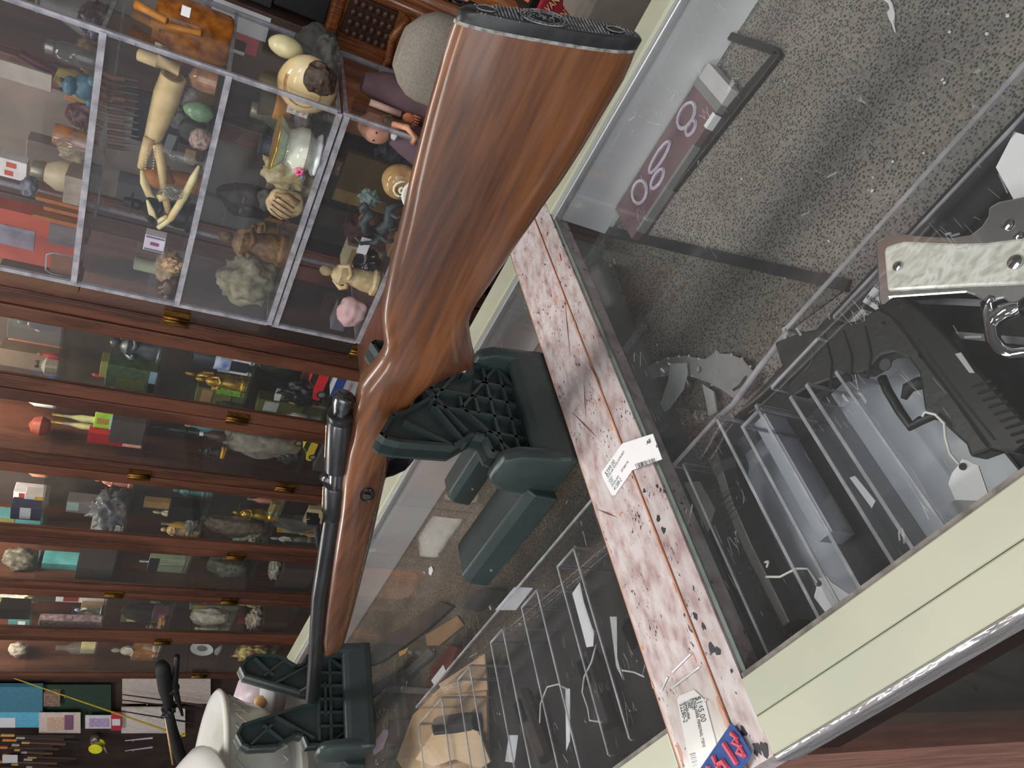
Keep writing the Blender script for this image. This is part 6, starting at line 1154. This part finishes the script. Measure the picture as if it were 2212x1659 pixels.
C('rock', 'quartz_rock', 'big sparkling grey quartz rock in the fourth door', 580, 690, 1225, 66, mm((146, 140, 132), .5, col2=(96, 90, 84), scale=80), 'rock', amp=.35, fq=3, z=.58)
obj('stone_block', box(BM(), (py(650, 1240, 2.02).x - .05, 1.95, .431), (py(650, 1215, 2.02).x + .05, 2.1, .581)), mm((60, 50, 44)), None, 'dark wooden block under the sparkling quartz rock', 'block', group=G1)
# door 5 and 6
C('box', 'dark_folder', 'black folder at the upper end of the fifth door', 0, 72, 1315, 44, BLK, 'folder')
C('box', 'photo_card', 'colourful photo card of faces in the fifth door', 85, 165, 1340, 26, mm((196, 176, 172), .5, col2=(140, 100, 120), scale=60), 'card', Y=1.98)
C('plate', 'steel_plate', 'shiny round steel plate in the fifth door', 165, 228, 1335, 46, mm((170, 160, 140), .2, .8), 'plate', m2=SIL)
C('box', 'tan_box', 'tan wooden box with orange ribbon in the fifth door', 175, 225, 1312, 44, mm((160, 130, 100), .6), 'box', Y=2.14, strips=((.55, .65, 0, 1, mm((190, 84, 50))),))
C('rock', 'dark_wig', 'dark brown hair piece in the fifth door', 255, 365, 1322, 44, mm((40, 30, 28), .8), 'hair piece', Y=2.08)
C('box', 'purple_tin', 'purple tin with a pink label in the fifth door', 330, 365, 1325, 34, mm((96, 62, 78), .4), 'tin', strips=((.2, .9, .2, .6, mm((150, 90, 120))),))
C('rock', 'straw_basket', 'tan straw bundle in the fifth door', 340, 366, 1345, 50, mm((160, 120, 76), .8, col2=(120, 84, 50), scale=90), 'straw', Y=1.99)
C('rock', 'white_feather_fan', 'white feathered mineral fan in the fifth door', 405, 500, 1332, 46, mm((196, 190, 176), .7, col2=(160, 150, 136), scale=40), 'fan', amp=.35)
C('rock', 'white_mineral', 'bright white jagged mineral beside the rifle barrel', 530, 630, 1338, 50, mm((206, 196, 184), .7, col2=(176, 150, 130), scale=30), 'rock', amp=.45, fq=3, z=.55)
obj('mineral_block', box(BM(), (py(600, 1345, 2.02).x - .05, 1.95, .431), (py(600, 1330, 2.02).x + .05, 2.1, .551)), mm((70, 50, 40)), None, 'brown block under the bright white mineral', 'block', group=G1)
C('rock', 'grey_teeth', 'pointed grey stone in the sixth door', 15, 60, 1402, 34, mm((150, 140, 130), .6), 'rock')
C('bot', 'clear_bottle', 'clear bottle in the sixth door', 120, 205, 1400, 26, CLP, 'bottle', m2=CLP)
C('box', 'cream_label_box', 'cream labelled box in the sixth door', 175, 205, 1398, 26, mm((206, 186, 140), .5), 'box')
C('fig', 'stone_figure', 'pale stone figure in the sixth door', 235, 335, 1405, 30, mm((170, 158, 146), .6), 'figurine', seed=4)
C('box', 'orange_picture_box', 'orange brown picture box in the sixth door', 285, 340, 1410, 40, mm((176, 120, 66), .5, col2=(130, 80, 44), scale=40), 'box')
C('plate', 'silver_shell_dish', 'white and silver shell dish in the sixth door', 400, 465, 1405, 34, mm((200, 200, 204), .3), 'dish', m2=mm((140, 140, 150), .3, .5))
C('rock', 'flower_bunch', 'yellow green and red artificial flowers by the barrel rest', 505, 580, 1410, 44, mm((190, 190, 120), .6, col2=(140, 40, 50), scale=40), 'flowers', amp=.5, fq=4)
# dim goods of the cabinet behind the acrylic cases
for k, (x, y, wp, cc) in enumerate(((60, 330, 60, (60, 44, 36)), (250, 420, 70, (44, 40, 42)), (300, 520, 60, (70, 54, 44)), (480, 480, 60, (50, 46, 44)), (640, 560, 70, (40, 40, 48)), (660, 460, 50, (64, 48, 40)), (480, 300, 50, (58, 50, 48)), (90, 500, 60, (74, 52, 42)))):
    C('box', 'dim_box', ['dark brown', 'charcoal', 'brown leather', 'grey black', 'blue black', 'rust brown', 'taupe', 'reddish brown'][k] + ' box dimly seen through the acrylic cases', x, x + 90, y, wp, mm(cc, .6), 'box', Y=2.1)

# unseen strip lights added in the cabinet tops to brighten the goods
for i in range(4):
    x1, x0 = (BND[i] if i else -.985 / YC) * YC, BND[i + 1] * YC
    t = thing('cabinet_fill_strip', 'added warm fill strip under the top board of the ' + ['first', 'second', 'third', 'last'][i] + ' cabinet', 'lamp', ((x0 + x1) / 2, YC + .08, CTOP - .03), group='added cabinet fill strips')
    obj('strip', box(BM(), (x0 + .1, YC + .05, CTOP - .02), (x1 - .1, YC + .10, CTOP)), LAMPM, t)
    area('cabinet_fill_light', ((x0 + x1) / 2, YC + .075, CTOP - .03), ((x0 + x1) / 2, YC + .16, 0.9), x1 - x0 - .2, .06, 13, (1.0, .9, .76))
# back rows of the cabinet shelves
random.seed(44)
DOORS = [(-.948, -1.077, 'first'), (-1.133, -1.275, 'second'), (-1.330, -1.510, 'third'), (-1.57, -1.71, 'fourth'), (-1.785, -1.925, 'fifth'), (-1.985, -2.125, 'sixth')]
PAL = [('navy', (40, 56, 96)), ('tan', (176, 140, 100)), ('dark red', (128, 40, 42)), ('pale grey', (170, 168, 168)), ('olive', (104, 104, 60)), ('cream', (206, 190, 156)), ('teal', (70, 120, 124)), ('brown', (96, 68, 52)), ('white', (206, 204, 202)), ('mustard', (186, 146, 56)), ('charcoal', (54, 52, 54)), ('salmon', (196, 130, 108)), ('sage', (128, 140, 112)), ('lilac', (150, 130, 156))]
for d_, (xa, xb, dn) in enumerate(DOORS):
    for li, lz in enumerate(SHL):
        cols = random.sample(PAL, 3)
        for k in range(3):
            Yb = 2.17 + .03 * (k % 2); f = (k + .5 + random.uniform(-.12, .12)) / 3; X = lerp(xa, xb, f) * YC; hh = random.uniform(.10, .22); wd = random.uniform(.05, .085)
            px_, py_ = proj((X, Yb, lz + hh / 2)); s_ = ppm((X, Yb, lz + hh / 2)); kind = random.choice(['box', 'box', 'jar', 'stone', 'figure']); cn, cc = cols[k]
            lab = cn + ' %s in the back row of the ' + dn + ' door, ' + ['top', 'second', 'third', 'fourth', 'lowest'][li] + ' shelf'; m_ = mm(cc, .5)
            if kind == 'box': bxx('small_box', lab % 'box', px_, py_, hh * s_, wd * s_, Yb, lz + .001, m_, 'box', G1, dp=.05 * s_, strips=((.1, .9, .55, .85, mm(random.choice(PAL)[1], .5)),))
            elif kind == 'jar': turned('small_jar', lab % 'jar', px_, py_, hh * .8 * s_, wd * .8 * s_, Yb, lz + .001, [(.85, 0), (1, .06), (1, .6), (.6, .8)], m_, 'jar', G1, (('lid', [(.62, .8), (.66, .82), (.62, 1)], mm((150, 140, 120), .3, .6)),))
            elif kind == 'stone': rock('small_stone', lab % 'stone', px_, py_, hh * .6 * s_, wd * 1.2 * s_, Yb, lz + .001, mm(cc, .7, col2=tuple(int(v * .6) for v in cc), scale=50), k + li * 3 + d_ * 7, .4, 'stone', G1, fq=2.4)
            else: figure('small_figure', lab % 'figurine', px_, py_, hh * s_, wd * .8 * s_, Yb, lz + .001, m_, 'figurine', G1, seed=k + li)

for d_, (xa, xb, dn) in enumerate(DOORS):
    for li, lz in enumerate(SHL):
        cols = random.sample(PAL, 2)
        for k in range(2):
            X = lerp(xa, xb, (k + .5 + random.uniform(-.15, .15)) / 2) * YC; Yb = 2.095; hh = random.uniform(.06, .15); wd = random.uniform(.035, .06); px_, py_ = proj((X, Yb, lz + hh / 2)); s_ = ppm((X, Yb, lz + hh / 2)); cn, cc = cols[k]; kind = random.choice(['box', 'bottle', 'bottle', 'figure'])
            lab = 'small ' + cn + ' %s in the middle row of the ' + dn + ' door, ' + ['top', 'second', 'third', 'fourth', 'lowest'][li] + ' shelf'; m_ = mm(cc, .4)
            if kind == 'box': bxx('trinket', lab % 'packet', px_, py_, hh * s_, wd * s_, Yb, lz + .001, m_, 'packet', G1, dp=.03 * s_, strips=((.0, 1, .3, .6, mm(random.choice(PAL)[1], .5)),))
            elif kind == 'bottle': turned('small_bottle', lab % 'bottle', px_, py_, hh * s_, wd * .7 * s_, Yb, lz + .001, [(.9, 0), (1, .05), (1, .55), (.4, .72), (.35, .86)], m_, 'bottle', G1, (('cap', [(.4, .86), (.43, .88), (.4, 1)], mm(random.choice(PAL)[1], .4)),), n=14)
            else: figure('small_figure', lab % 'statuette', px_, py_, hh * s_, wd * s_, Yb, lz + .001, m_, 'statuette', G1, seed=k + li)
# ================================================================== beyond the cabinets: tackle wall
YR = 2.02
tw = thing('tackle_wall', 'dark slatted display board with tackle beyond the last cabinet', 'display board', (-5.0, YR + .05, 0))
obj('board', box(BM(), (-6.9, YR + .04, 0), (-4.19, YR + .07, 2.3)), mm((58, 42, 36), .7, col2=(38, 28, 26), scale=6), tw)
for x in (-6.8, -5.5, -4.25): obj('upright', box(BM(), (x, YR + .07, 0), (x + .05, YR + .11, 2.3)), mm((72, 52, 42), .6), tw)
GT = 'goods on the tackle wall'
def W(name, label, cat, x0, x1, y0, y1, m, th=.02, strips=(), Y=YR):
    P = [py(x0, y0, Y), py(x0, y1, Y), py(x1, y1, Y), py(x1, y0, Y)]; t = TH(name, label, cat, (P[0] + P[2]) / 2, GT)
    obj('sheet', prism(BM(), P, (0, th, 0)), m, t)
    for i_, (a0, a1, b0, b1, sm) in enumerate(strips):
        Q = [py(lerp(x0, x1, a), lerp(y0, y1, c), Y) for a, c in ((a0, b0), (a0, b1), (a1, b1), (a1, b0))]; obj('print', prism(BM(), Q, (0, -.002 * (i_ + 1), 0)), sm, t)
    return t
W('blue_case', 'pale blue case with a bright lower panel on the tackle wall', 'case', -25, 92, 1484, 1572, mm((66, 116, 138), .4), .02, ((0, 1, .62, .98, mm((92, 168, 200), .4)), (0, .5, .75, .98, PAPER)))
W('photo_print', 'small brown photo print beside the pale blue case', 'photo', 94, 130, 1497, 1526, mm((140, 116, 100), .5, col2=(90, 70, 60), scale=60))
W('green_poster', 'dark green poster behind the small cards', 'poster', 90, 240, 1480, 1572, mm((40, 58, 46), .6), .005, Y=YR + .02)
W('picture_card', 'pink bordered card with a colourful creature print', 'card', 84, 174, 1540, 1584, mm((206, 184, 176), .5), .004, ((.2, .6, .2, .85, mm((170, 140, 120), .5, col2=(200, 170, 150), scale=80)), (.62, .82, .1, .8, mm((120, 84, 110)))), Y=YR - .01)
W('picture_card', 'lilac print card left of the red tag', 'card', 184, 244, 1546, 1574, mm((206, 196, 204), .5), .004, ((.15, .85, .2, .85, mm((140, 118, 160), .5, col2=(180, 160, 190), scale=70)),), Y=YR - .01)
W('red_tag', 'red tag with a white oval on the tackle wall', 'tag', 240, 262, 1540, 1578, mm((176, 44, 60), .5), .006, ((.1, .9, .35, .7, PAPER),), Y=YR - .02)
W('white_sheet', 'tall white sheet behind the black handlebar grip', 'sheet', 264, 455, 1466, 1520, mm((176, 162, 156), .6), .01)
W('white_sheet', 'lower white sheet crossed by the yellow rod', 'sheet', 262, 400, 1530, 1584, mm((206, 190, 186), .6), .01)
for k, (x0, y0, x1, y1, c) in enumerate(((25, 1463, 365, 1580, (206, 176, 70)), (262, 1500, 440, 1524, (60, 54, 52)), (262, 1512, 440, 1534, (44, 38, 38)), (262, 1536, 420, 1562, (52, 46, 48)), (270, 1600, 330, 1594, (150, 146, 160)), (270, 1622, 330, 1614, (140, 136, 150)))):
    A_, B_ = py(x0, y0, YR - .05), py(x1, y1, YR - .05); t = TH('fishing_rod', ['thin yellow fishing rod leaning across the white sheets', 'dark fishing rod, topmost across the upper white sheet', 'black fishing rod, second across the upper white sheet', 'dark slate fishing rod near the yellow rod', 'silver fishing rod end under the white sheet', 'lower silver fishing rod end under the white sheet'][k], 'fishing rod', B_, 'fishing rods')
    obj('blank', tube(BM(), [A_, B_], [.003, .006], 8), mm(c, .4), t); obj('guide', tube(BM(), [A_.lerp(B_, .3) + Vector((0, -.012, 0)), A_.lerp(B_, .3)], .003, 6), SIL, t)
t = TH('fishing_reel', 'grey fishing reel with a yellow line spool', 'fishing reel', py(215, 1605, YR - .01), GT); c_ = py(212, 1604, YR - .01); obj('hook', tube(BM(), [c_, c_ + Vector((0, .055, 0))], .004, 6), SIL, t)
obj('spool', lathe(BM(), [(.036, 0), (.04, .005), (.03, .012), (.03, .04), (.04, .046), (.036, .05)], c_, 22, axis=(.3, -1, .2)), mm((206, 196, 40), .4), t, smooth='auto'); obj('body', blob(BM(), c_ + Vector((.03, .01, .02)), (.03, .03, .03), 3, .25, 3), mm((110, 106, 98), .35, .5), t, smooth=True); obj('handle', tube(BM(), [c_ + Vector((.02, -.03, -.03)), c_ + Vector((-.02, -.05, -.06))], [.006, .01], 8), mm((150, 140, 130), .3, .6), t, smooth=True)
random.seed(21)
for k in range(16):
    y = 1588 + k * 5.2; x0 = random.uniform(-10, 60); x1 = random.uniform(90, 190); A_, B_ = py(x0, y, YR - .03), py(x1, y + 3, YR - .03)
    t = TH('rod_butt', ['brown', 'dark red', 'black', 'tan'][k % 4] + ' fishing rod butt, number ' + ['one', 'two', 'three', 'four', 'five', 'six', 'seven', 'eight', 'nine', 'ten', 'eleven', 'twelve', 'thirteen', 'fourteen', 'fifteen', 'sixteen'][k] + ' counting down from the picture cards', 'fishing rod', B_, 'fishing rod butts'); obj('grip', tube(BM(), [A_, B_], [.007, .010], 8), mm(((44, 34, 32), (66, 44, 36), (34, 30, 34), (90, 62, 44))[k % 4], .5), t); obj('tip_cap', tube(BM(), [A_, A_.lerp(B_, .18)], .0085, 8), mm(((190, 150, 90), (170, 160, 150), (200, 120, 70))[k % 3], .4, .3), t)
W('bright_lamp_card', 'bright white card at the lower left of the tackle wall', 'card', 5, 38, 1632, 1648, PAPER, .004, Y=YR - .06)

# ================================================================== white pot and handlebar at the far end of the counter
pot = thing('ceramic_pot', 'large white ceramic pot with embossed lattice at the far counter end', 'pot', hw(-3.95, 1.2, GZ1 + .001)); pb = hw(-3.95, 1.2, GZ1 + .001)
WHC = mm((222, 216, 204), .25, col2=(212, 206, 192), scale=8, coat=.3); r = .5 * K; zr = (-.61 - GZ1) * K
obj('wall', lathe(BM(), [(r * .02, .01), (r * .68, 0), (r * .70, .012), (r * .66, .022), (r * .72, .03), (r * .86, zr * .5), (r * .96, zr * .9), (r * .98, zr * .94), (r * .93, zr * .94), (r * .82, zr * .5), (r * .65, .04), (r * .02, .035)], pb, 56), WHC, pot, smooth='auto')
obj('rim', lathe(BM(), [(r * .94, zr * .93), (r * 1.0, zr * .93), (r * 1.02, zr * .97), (r * .99, zr), (r * .93, zr * .99)], pb, 56), WHC, pot, smooth=True)
b = BM()
for sg in (-1, 1):
    for k in range(36):
        a0 = k * 2 * math.pi / 36; pts = []
        for j in range(7):
            f = j / 6; a = a0 + sg * f * .42; rr = lerp(r * .745, r * .955, f) + .001; pts.append(pb + Vector((rr * math.cos(a), rr * math.sin(a), lerp(.04, zr * .86, f))))
        tube(b, pts, .0014, 4, cap=False)
obj('lattice', b, WHC, pot, kind='stuff')
lid = thing('painted_dome', 'white ceramic lid painted with fruit and leaves resting on the pot', 'lid', hw(-3.62, 1.0, -.6)); lc = hw(-3.62, 1.0, -.60); la = Vector((.15, -.25, .95)).normalized()
obj('dome', lathe(BM(), [(.135, 0), (.137, .008), (.125, .025), (.10, .055), (.06, .078), (.02, .086), (.002, .087)], lc, 40, axis=la), WHC, lid, smooth=True)
u1, u2 = frame(la)
def onlid(rr, a, lift=0.001):
    zz = interp([(0, .087), (.02, .086), (.06, .078), (.10, .055), (.125, .025), (.137, .008)], rr); return lc + la * (zz + lift) + (u1 * math.cos(a) + u2 * math.sin(a)) * (rr + lift)
dcam = Vector((.78, -.6, 0)); a0 = math.atan2(dcam.dot(u2), dcam.dot(u1)); ADJ = [(.05, -.6), (.04, .2), (.085, -.2), (.07, .5), (.09, .9), (.10, -.7), (.06, 1.2), (.11, .3), (.03, 1.6), (.10, 1.3)]
for k, (rr, a, sc, c) in enumerate(((.10, 4.4, .012, (70, 96, 104)), (.10, 4.8, .009, (80, 90, 140)), (.085, 4.6, .010, (206, 120, 84)), (.105, 5.2, .010, (100, 120, 84)), (.075, 5.0, .011, (196, 90, 70)), (.09, 4.0, .009, (84, 96, 130)), (.11, 5.6, .010, (70, 90, 92)), (.06, 4.4, .009, (206, 150, 90)), (.10, 3.6, .010, (90, 116, 96)), (.08, 5.5, .008, (90, 90, 140)))):
    rr, a = ADJ[k][0], a0 + ADJ[k][1]
    obj('painted_motif', blob(BM(), onlid(rr, a), (sc, sc * .8, sc * .35), k, .25, 2), mm(c, .4), lid, smooth=True)
obj('stem_line', tube(BM(), [onlid(.04 + .006 * k, a0 - .6 + .2 * k) for k in range(8)], .0012, 5), mm((110, 80, 80)), lid)
hbz_ = thing('handlebar', 'black bicycle handlebar end with grip and brake lever beyond the pot', 'handlebar', Vector((py(370, 1530, 1.35).x, 1.35, 0)))
def q(x, y, Y=1.35): return py(x, y, Y)
obj('grip', tube(BM(), [q(348, 1436), q(352, 1446), q(358, 1490), q(364, 1520)], [.020, .026, .026, .018], 14), BLACKM, hbz_, smooth=True)
obj('clamp', blob(BM(), q(364, 1532), (.032, .03, .026), 4, .5, 3, 3), BLACKM, hbz_); obj('lever', tube(BM(), [q(382, 1418), q(380, 1450), q(376, 1480), q(384, 1510), q(394, 1545)], [.010, .011, .014, .010, .005], 8), BLACKP, hbz_, smooth=True)
obj('lever_body', blob(BM(), q(376, 1486), (.024, .022, .02), 6, .4, 2), BLACKP, hbz_); obj('bar', tube(BM(), [q(362, 1528), q(374, 1580), q(385, 1620), q(400, 1660)], [.016, .020, .024, .024], 12), BLACKM, hbz_, smooth=True); obj('tan_cable', tube(BM(), [q(358, 1545), q(366, 1600), q(374, 1650)], .006, 6), mm((190, 156, 110)), hbz_, smooth=True)
A_ = q(400, 1660); obj('post', tube(BM(), [A_, Vector((A_.x - .1, A_.y + .05, 0))], .02, 10), BLACKM, hbz_)
t = TH('yellow_clip', 'small yellow cross shaped clip beside the handlebar', 'clip', py(398, 1590, 1.5), GT)
obj('bar', box(BM(), py(390, 1590, 1.5) + Vector((-.008, 0, -.02)), py(390, 1590, 1.5) + Vector((.008, .008, .02))), mm((206, 186, 60), .4), t); obj('cross', box(BM(), py(390, 1590, 1.5) + Vector((-.02, 0, -.005)), py(390, 1590, 1.5) + Vector((.02, .006, .005))), mm((206, 186, 60), .4), t); obj('cord', tube(BM(), [py(390, 1590, 1.5), py(390, 1590, YR + .045)], .002, 6), BLACKM, t)
t = TH('helmet', 'lilac and tan toy helmet behind the barrel rest', 'helmet', hw(-4.15, 1.80, GZ1 + .001), None); hc = hw(-4.15, 1.80, GZ1 + .001)
obj('shell', lathe(BM(), [(.055, 0), (.06, .03), (.055, .065), (.034, .09), (.004, .098)], hc, 28), mm((196, 180, 190), .3), t, smooth=True); obj('stripe', lathe(BM(), [(.0605, .02), (.062, .03), (.059, .055), (.056, .056)], hc, 28), PAPER, t, smooth=True)
for k in range(3): obj('patch', blob(BM(), hc + Vector((.045 * math.cos(-.6 - k * .5), .045 * math.sin(-.6 - k * .5), .05)), (.02, .02, .018), k, .1, 2), mm((206, 160, 110), .35) if k != 1 else BLACKM, t, smooth=True)

# ================================================================== right of the cases: furniture, chair, cartons
fc = thing('carved_cupboard', 'carved oak cupboard with rounded mouldings behind the display cases', 'cupboard', (-.72, 2.05, 0))
obj('carcass', box(BM(), (-.96, 2.0, 0), (-.42, 2.35, 1.06)), CARVED, fc, bevel=.01); obj('top', box(BM(), (-.975, 1.97, 1.06), (-.40, 2.36, 1.09)), CARVED, fc, bevel=.008)
obj('dark_panel', box(BM(), (-.70, 1.99, .93), (-.60, 2.003, 1.05)), mm((52, 32, 26), .5), fc)
for k in range(4):
    for j in range(6): obj('bead', blob(BM(), Vector((-.69 + k * .025, 1.986, .94 + j * .019)), (.010, .007, .0085), k + j, .1, 2), mm((70, 44, 34), .4), fc, smooth=True)
for x, r_ in ((-.58, .016), (-.545, .026), (-.51, .018), (-.475, .028), (-.44, .016)): obj('moulding', tube(BM(), [Vector((x, 1.995, .02)), Vector((x, 1.995, 1.06))], r_, 14), CARVED, fc, smooth=True)
obj('curved_rail', tube(BM(), [Vector((-.80, 1.992, .93)), Vector((-.72, 1.985, .915)), Vector((-.66, 1.985, .925)), Vector((-.60, 1.985, .905))], .012, 8), CARVED, fc, smooth=True)
def crt(name, label, x0, x1, y0, y1, z0, z1, m, strips=(), cat='box'):
    t = thing(name, label, cat, ((x0 + x1) / 2, (y0 + y1) / 2, z0), group='cartons behind the counter'); obj('carton', box(BM(), (x0, y0, z0), (x1, y1, z1)), m, t, bevel=.003)
    for (a, c, d, e, sm) in strips: obj('printed_panel', box(BM(), (lerp(x0, x1, a), y0 - .002, lerp(z0, z1, d)), (lerp(x0, x1, c), y0, lerp(z0, z1, e))), sm, t)
    return t
crt('black_carton', 'matt black carton on the carved cupboard', -.70, -.54, 2.0, 2.25, 1.091, 1.215, mm((24, 23, 25), .55)); crt('black_carton', 'dark grey carton flap box on top of the black carton', -.72, -.60, 2.02, 2.25, 1.217, 1.30, mm((44, 43, 46), .5))
crt('brown_carton', 'brown carton with white shipping labels above the display case', -.90, -.725, 2.0, 2.25, 1.091, 1.36, mm((74, 54, 48), .6), ((.6, .95, .45, .95, PAPER), (.35, .6, .5, .8, mm((176, 60, 84))), (.3, .5, .6, .9, PAPER)))
oc = thing('office_chair', 'taupe grey fabric office chair behind the rifle butt', 'chair', (-.40, 1.22, 0)); TAU = mat('taupe_fabric', srgb(140, 132, 122), .9, col2=srgb(122, 115, 106), scale=300, bump=.3)
ch = py(948, 134, 1.22); cw = 98 / ppm(ch); b = BM(); rs = []
for k in range(13):
    f = k / 12; zz = lerp(-.14, .068, f); ww = cw * (1 - max(0, (f - .72) / .28) ** 2.4 * .55) * (1 - max(0, (.15 - f) / .15) ** 2 * .4)
    rs.append([Vector((ch.x + ww * math.copysign(abs(math.cos(a * math.pi / 10)) ** .7, math.cos(a * math.pi / 10)), 1.22 + .035 * (1 - max(0, (f - .8) / .2) ** 2 * .6) * math.sin(a * math.pi / 10), ch.z + zz)) for a in range(20)])
obj('backrest', rings(b, rs), TAU, oc, smooth='auto'); obj('back_bar', tube(BM(), [Vector((ch.x, 1.25, ch.z - .1)), Vector((ch.x, 1.28, .5)), Vector((ch.x, 1.2, .46))], .02, 10), BLACKM, oc)
obj('seat', box(BM(), (ch.x - .18, 1.0, .44), (ch.x + .18, 1.36, .50)), TAU, oc, bevel=.02); obj('column', tube(BM(), [Vector((ch.x, 1.18, .06)), Vector((ch.x, 1.18, .44))], .025, 12), CHROME, oc)
for k in range(5): a = k * 1.2566; obj('leg', tube(BM(), [Vector((ch.x, 1.18, .08)), Vector((ch.x + .2 * math.cos(a), 1.18 + .2 * math.sin(a), .03))], [.022, .03], 8), BLACKM, oc)
cr = thing('rail_post', 'thin chrome rail above the rifle heel', 'rail', Vector((py(1000, 8, 1.7).x, 1.7, 0))); A_, B_ = py(925, -18, 1.7), py(1010, 12, 1.7)
obj('rod', tube(BM(), [A_, B_], .007, 10), CHROME, cr, smooth=True); obj('upright', tube(BM(), [B_, Vector((B_.x, 1.7, 0))], .012, 10), BLACKM, cr)
sbx = py(1200, 62, 1.45).x; ZX = lambda px_: py(px_, 15, 1.45).z
crt('storage_crate', 'dark storage crate under the shoe boxes', sbx - .02, sbx + .26, 1.44, 1.62, 0.0, ZX(1288), mm((34, 30, 30), .7))
VR = mm((126, 34, 44), .5, col2=(112, 28, 38), scale=30); CREAMT = mm((214, 176, 130), .6)
t = crt('shoe_box', 'dark red shoe box printed all over with a cream brand name', sbx, sbx + .24, 1.45, 1.60, ZX(1288) + .001, ZX(1163), VR)
hb2 = (ZX(1163) - ZX(1288)) / 4
for k in range(4):
    for j in range(5): text('VANS', t, Vector((sbx + .006 + j * .046 + (k % 2) * .015, 1.4485, ZX(1288) + .004 + k * hb2)), (.93, 0, -.36), (.36, 0, .93), .019, CREAMT, width=.036)
crt('black_box', 'narrow black box lying between the two red shoe boxes', sbx - .005, sbx + .24, 1.455, 1.60, ZX(1163) + .001, ZX(1142), BLK)
t = crt('shoe_box', 'bright red and pink shoe box stacked above the dark red one', sbx + .02, sbx + .24, 1.46, 1.60, ZX(1142) + .001, ZX(1100), mm((200, 44, 66), .5), ((.0, 1, 0, .25, mm((206, 120, 90))),))
crt('yellow_book', 'yellow spined book on top of the shoe boxes', sbx + .03, sbx + .24, 1.5, 1.6, ZX(1100) + .001, ZX(1045), mm((196, 160, 60), .5, col2=(120, 84, 30), scale=60), cat='book')
gc_ = py(1320, 55, 1.30); t = thing('floor_speaker', 'grey cloth covered box below the shoe boxes', 'speaker', Vector((gc_.x, 1.36, 0))); obj('cabinet', box(BM(), (gc_.x - .03, 1.30, 0), (gc_.x + .09, 1.42, gc_.z + .06)), mm((110, 104, 98), .9), t, bevel=.015); obj('foot', box(BM(), (gc_.x + .09, 1.31, 0), (gc_.x + .16, 1.42, gc_.z + .02)), BLK, t, bevel=.01)
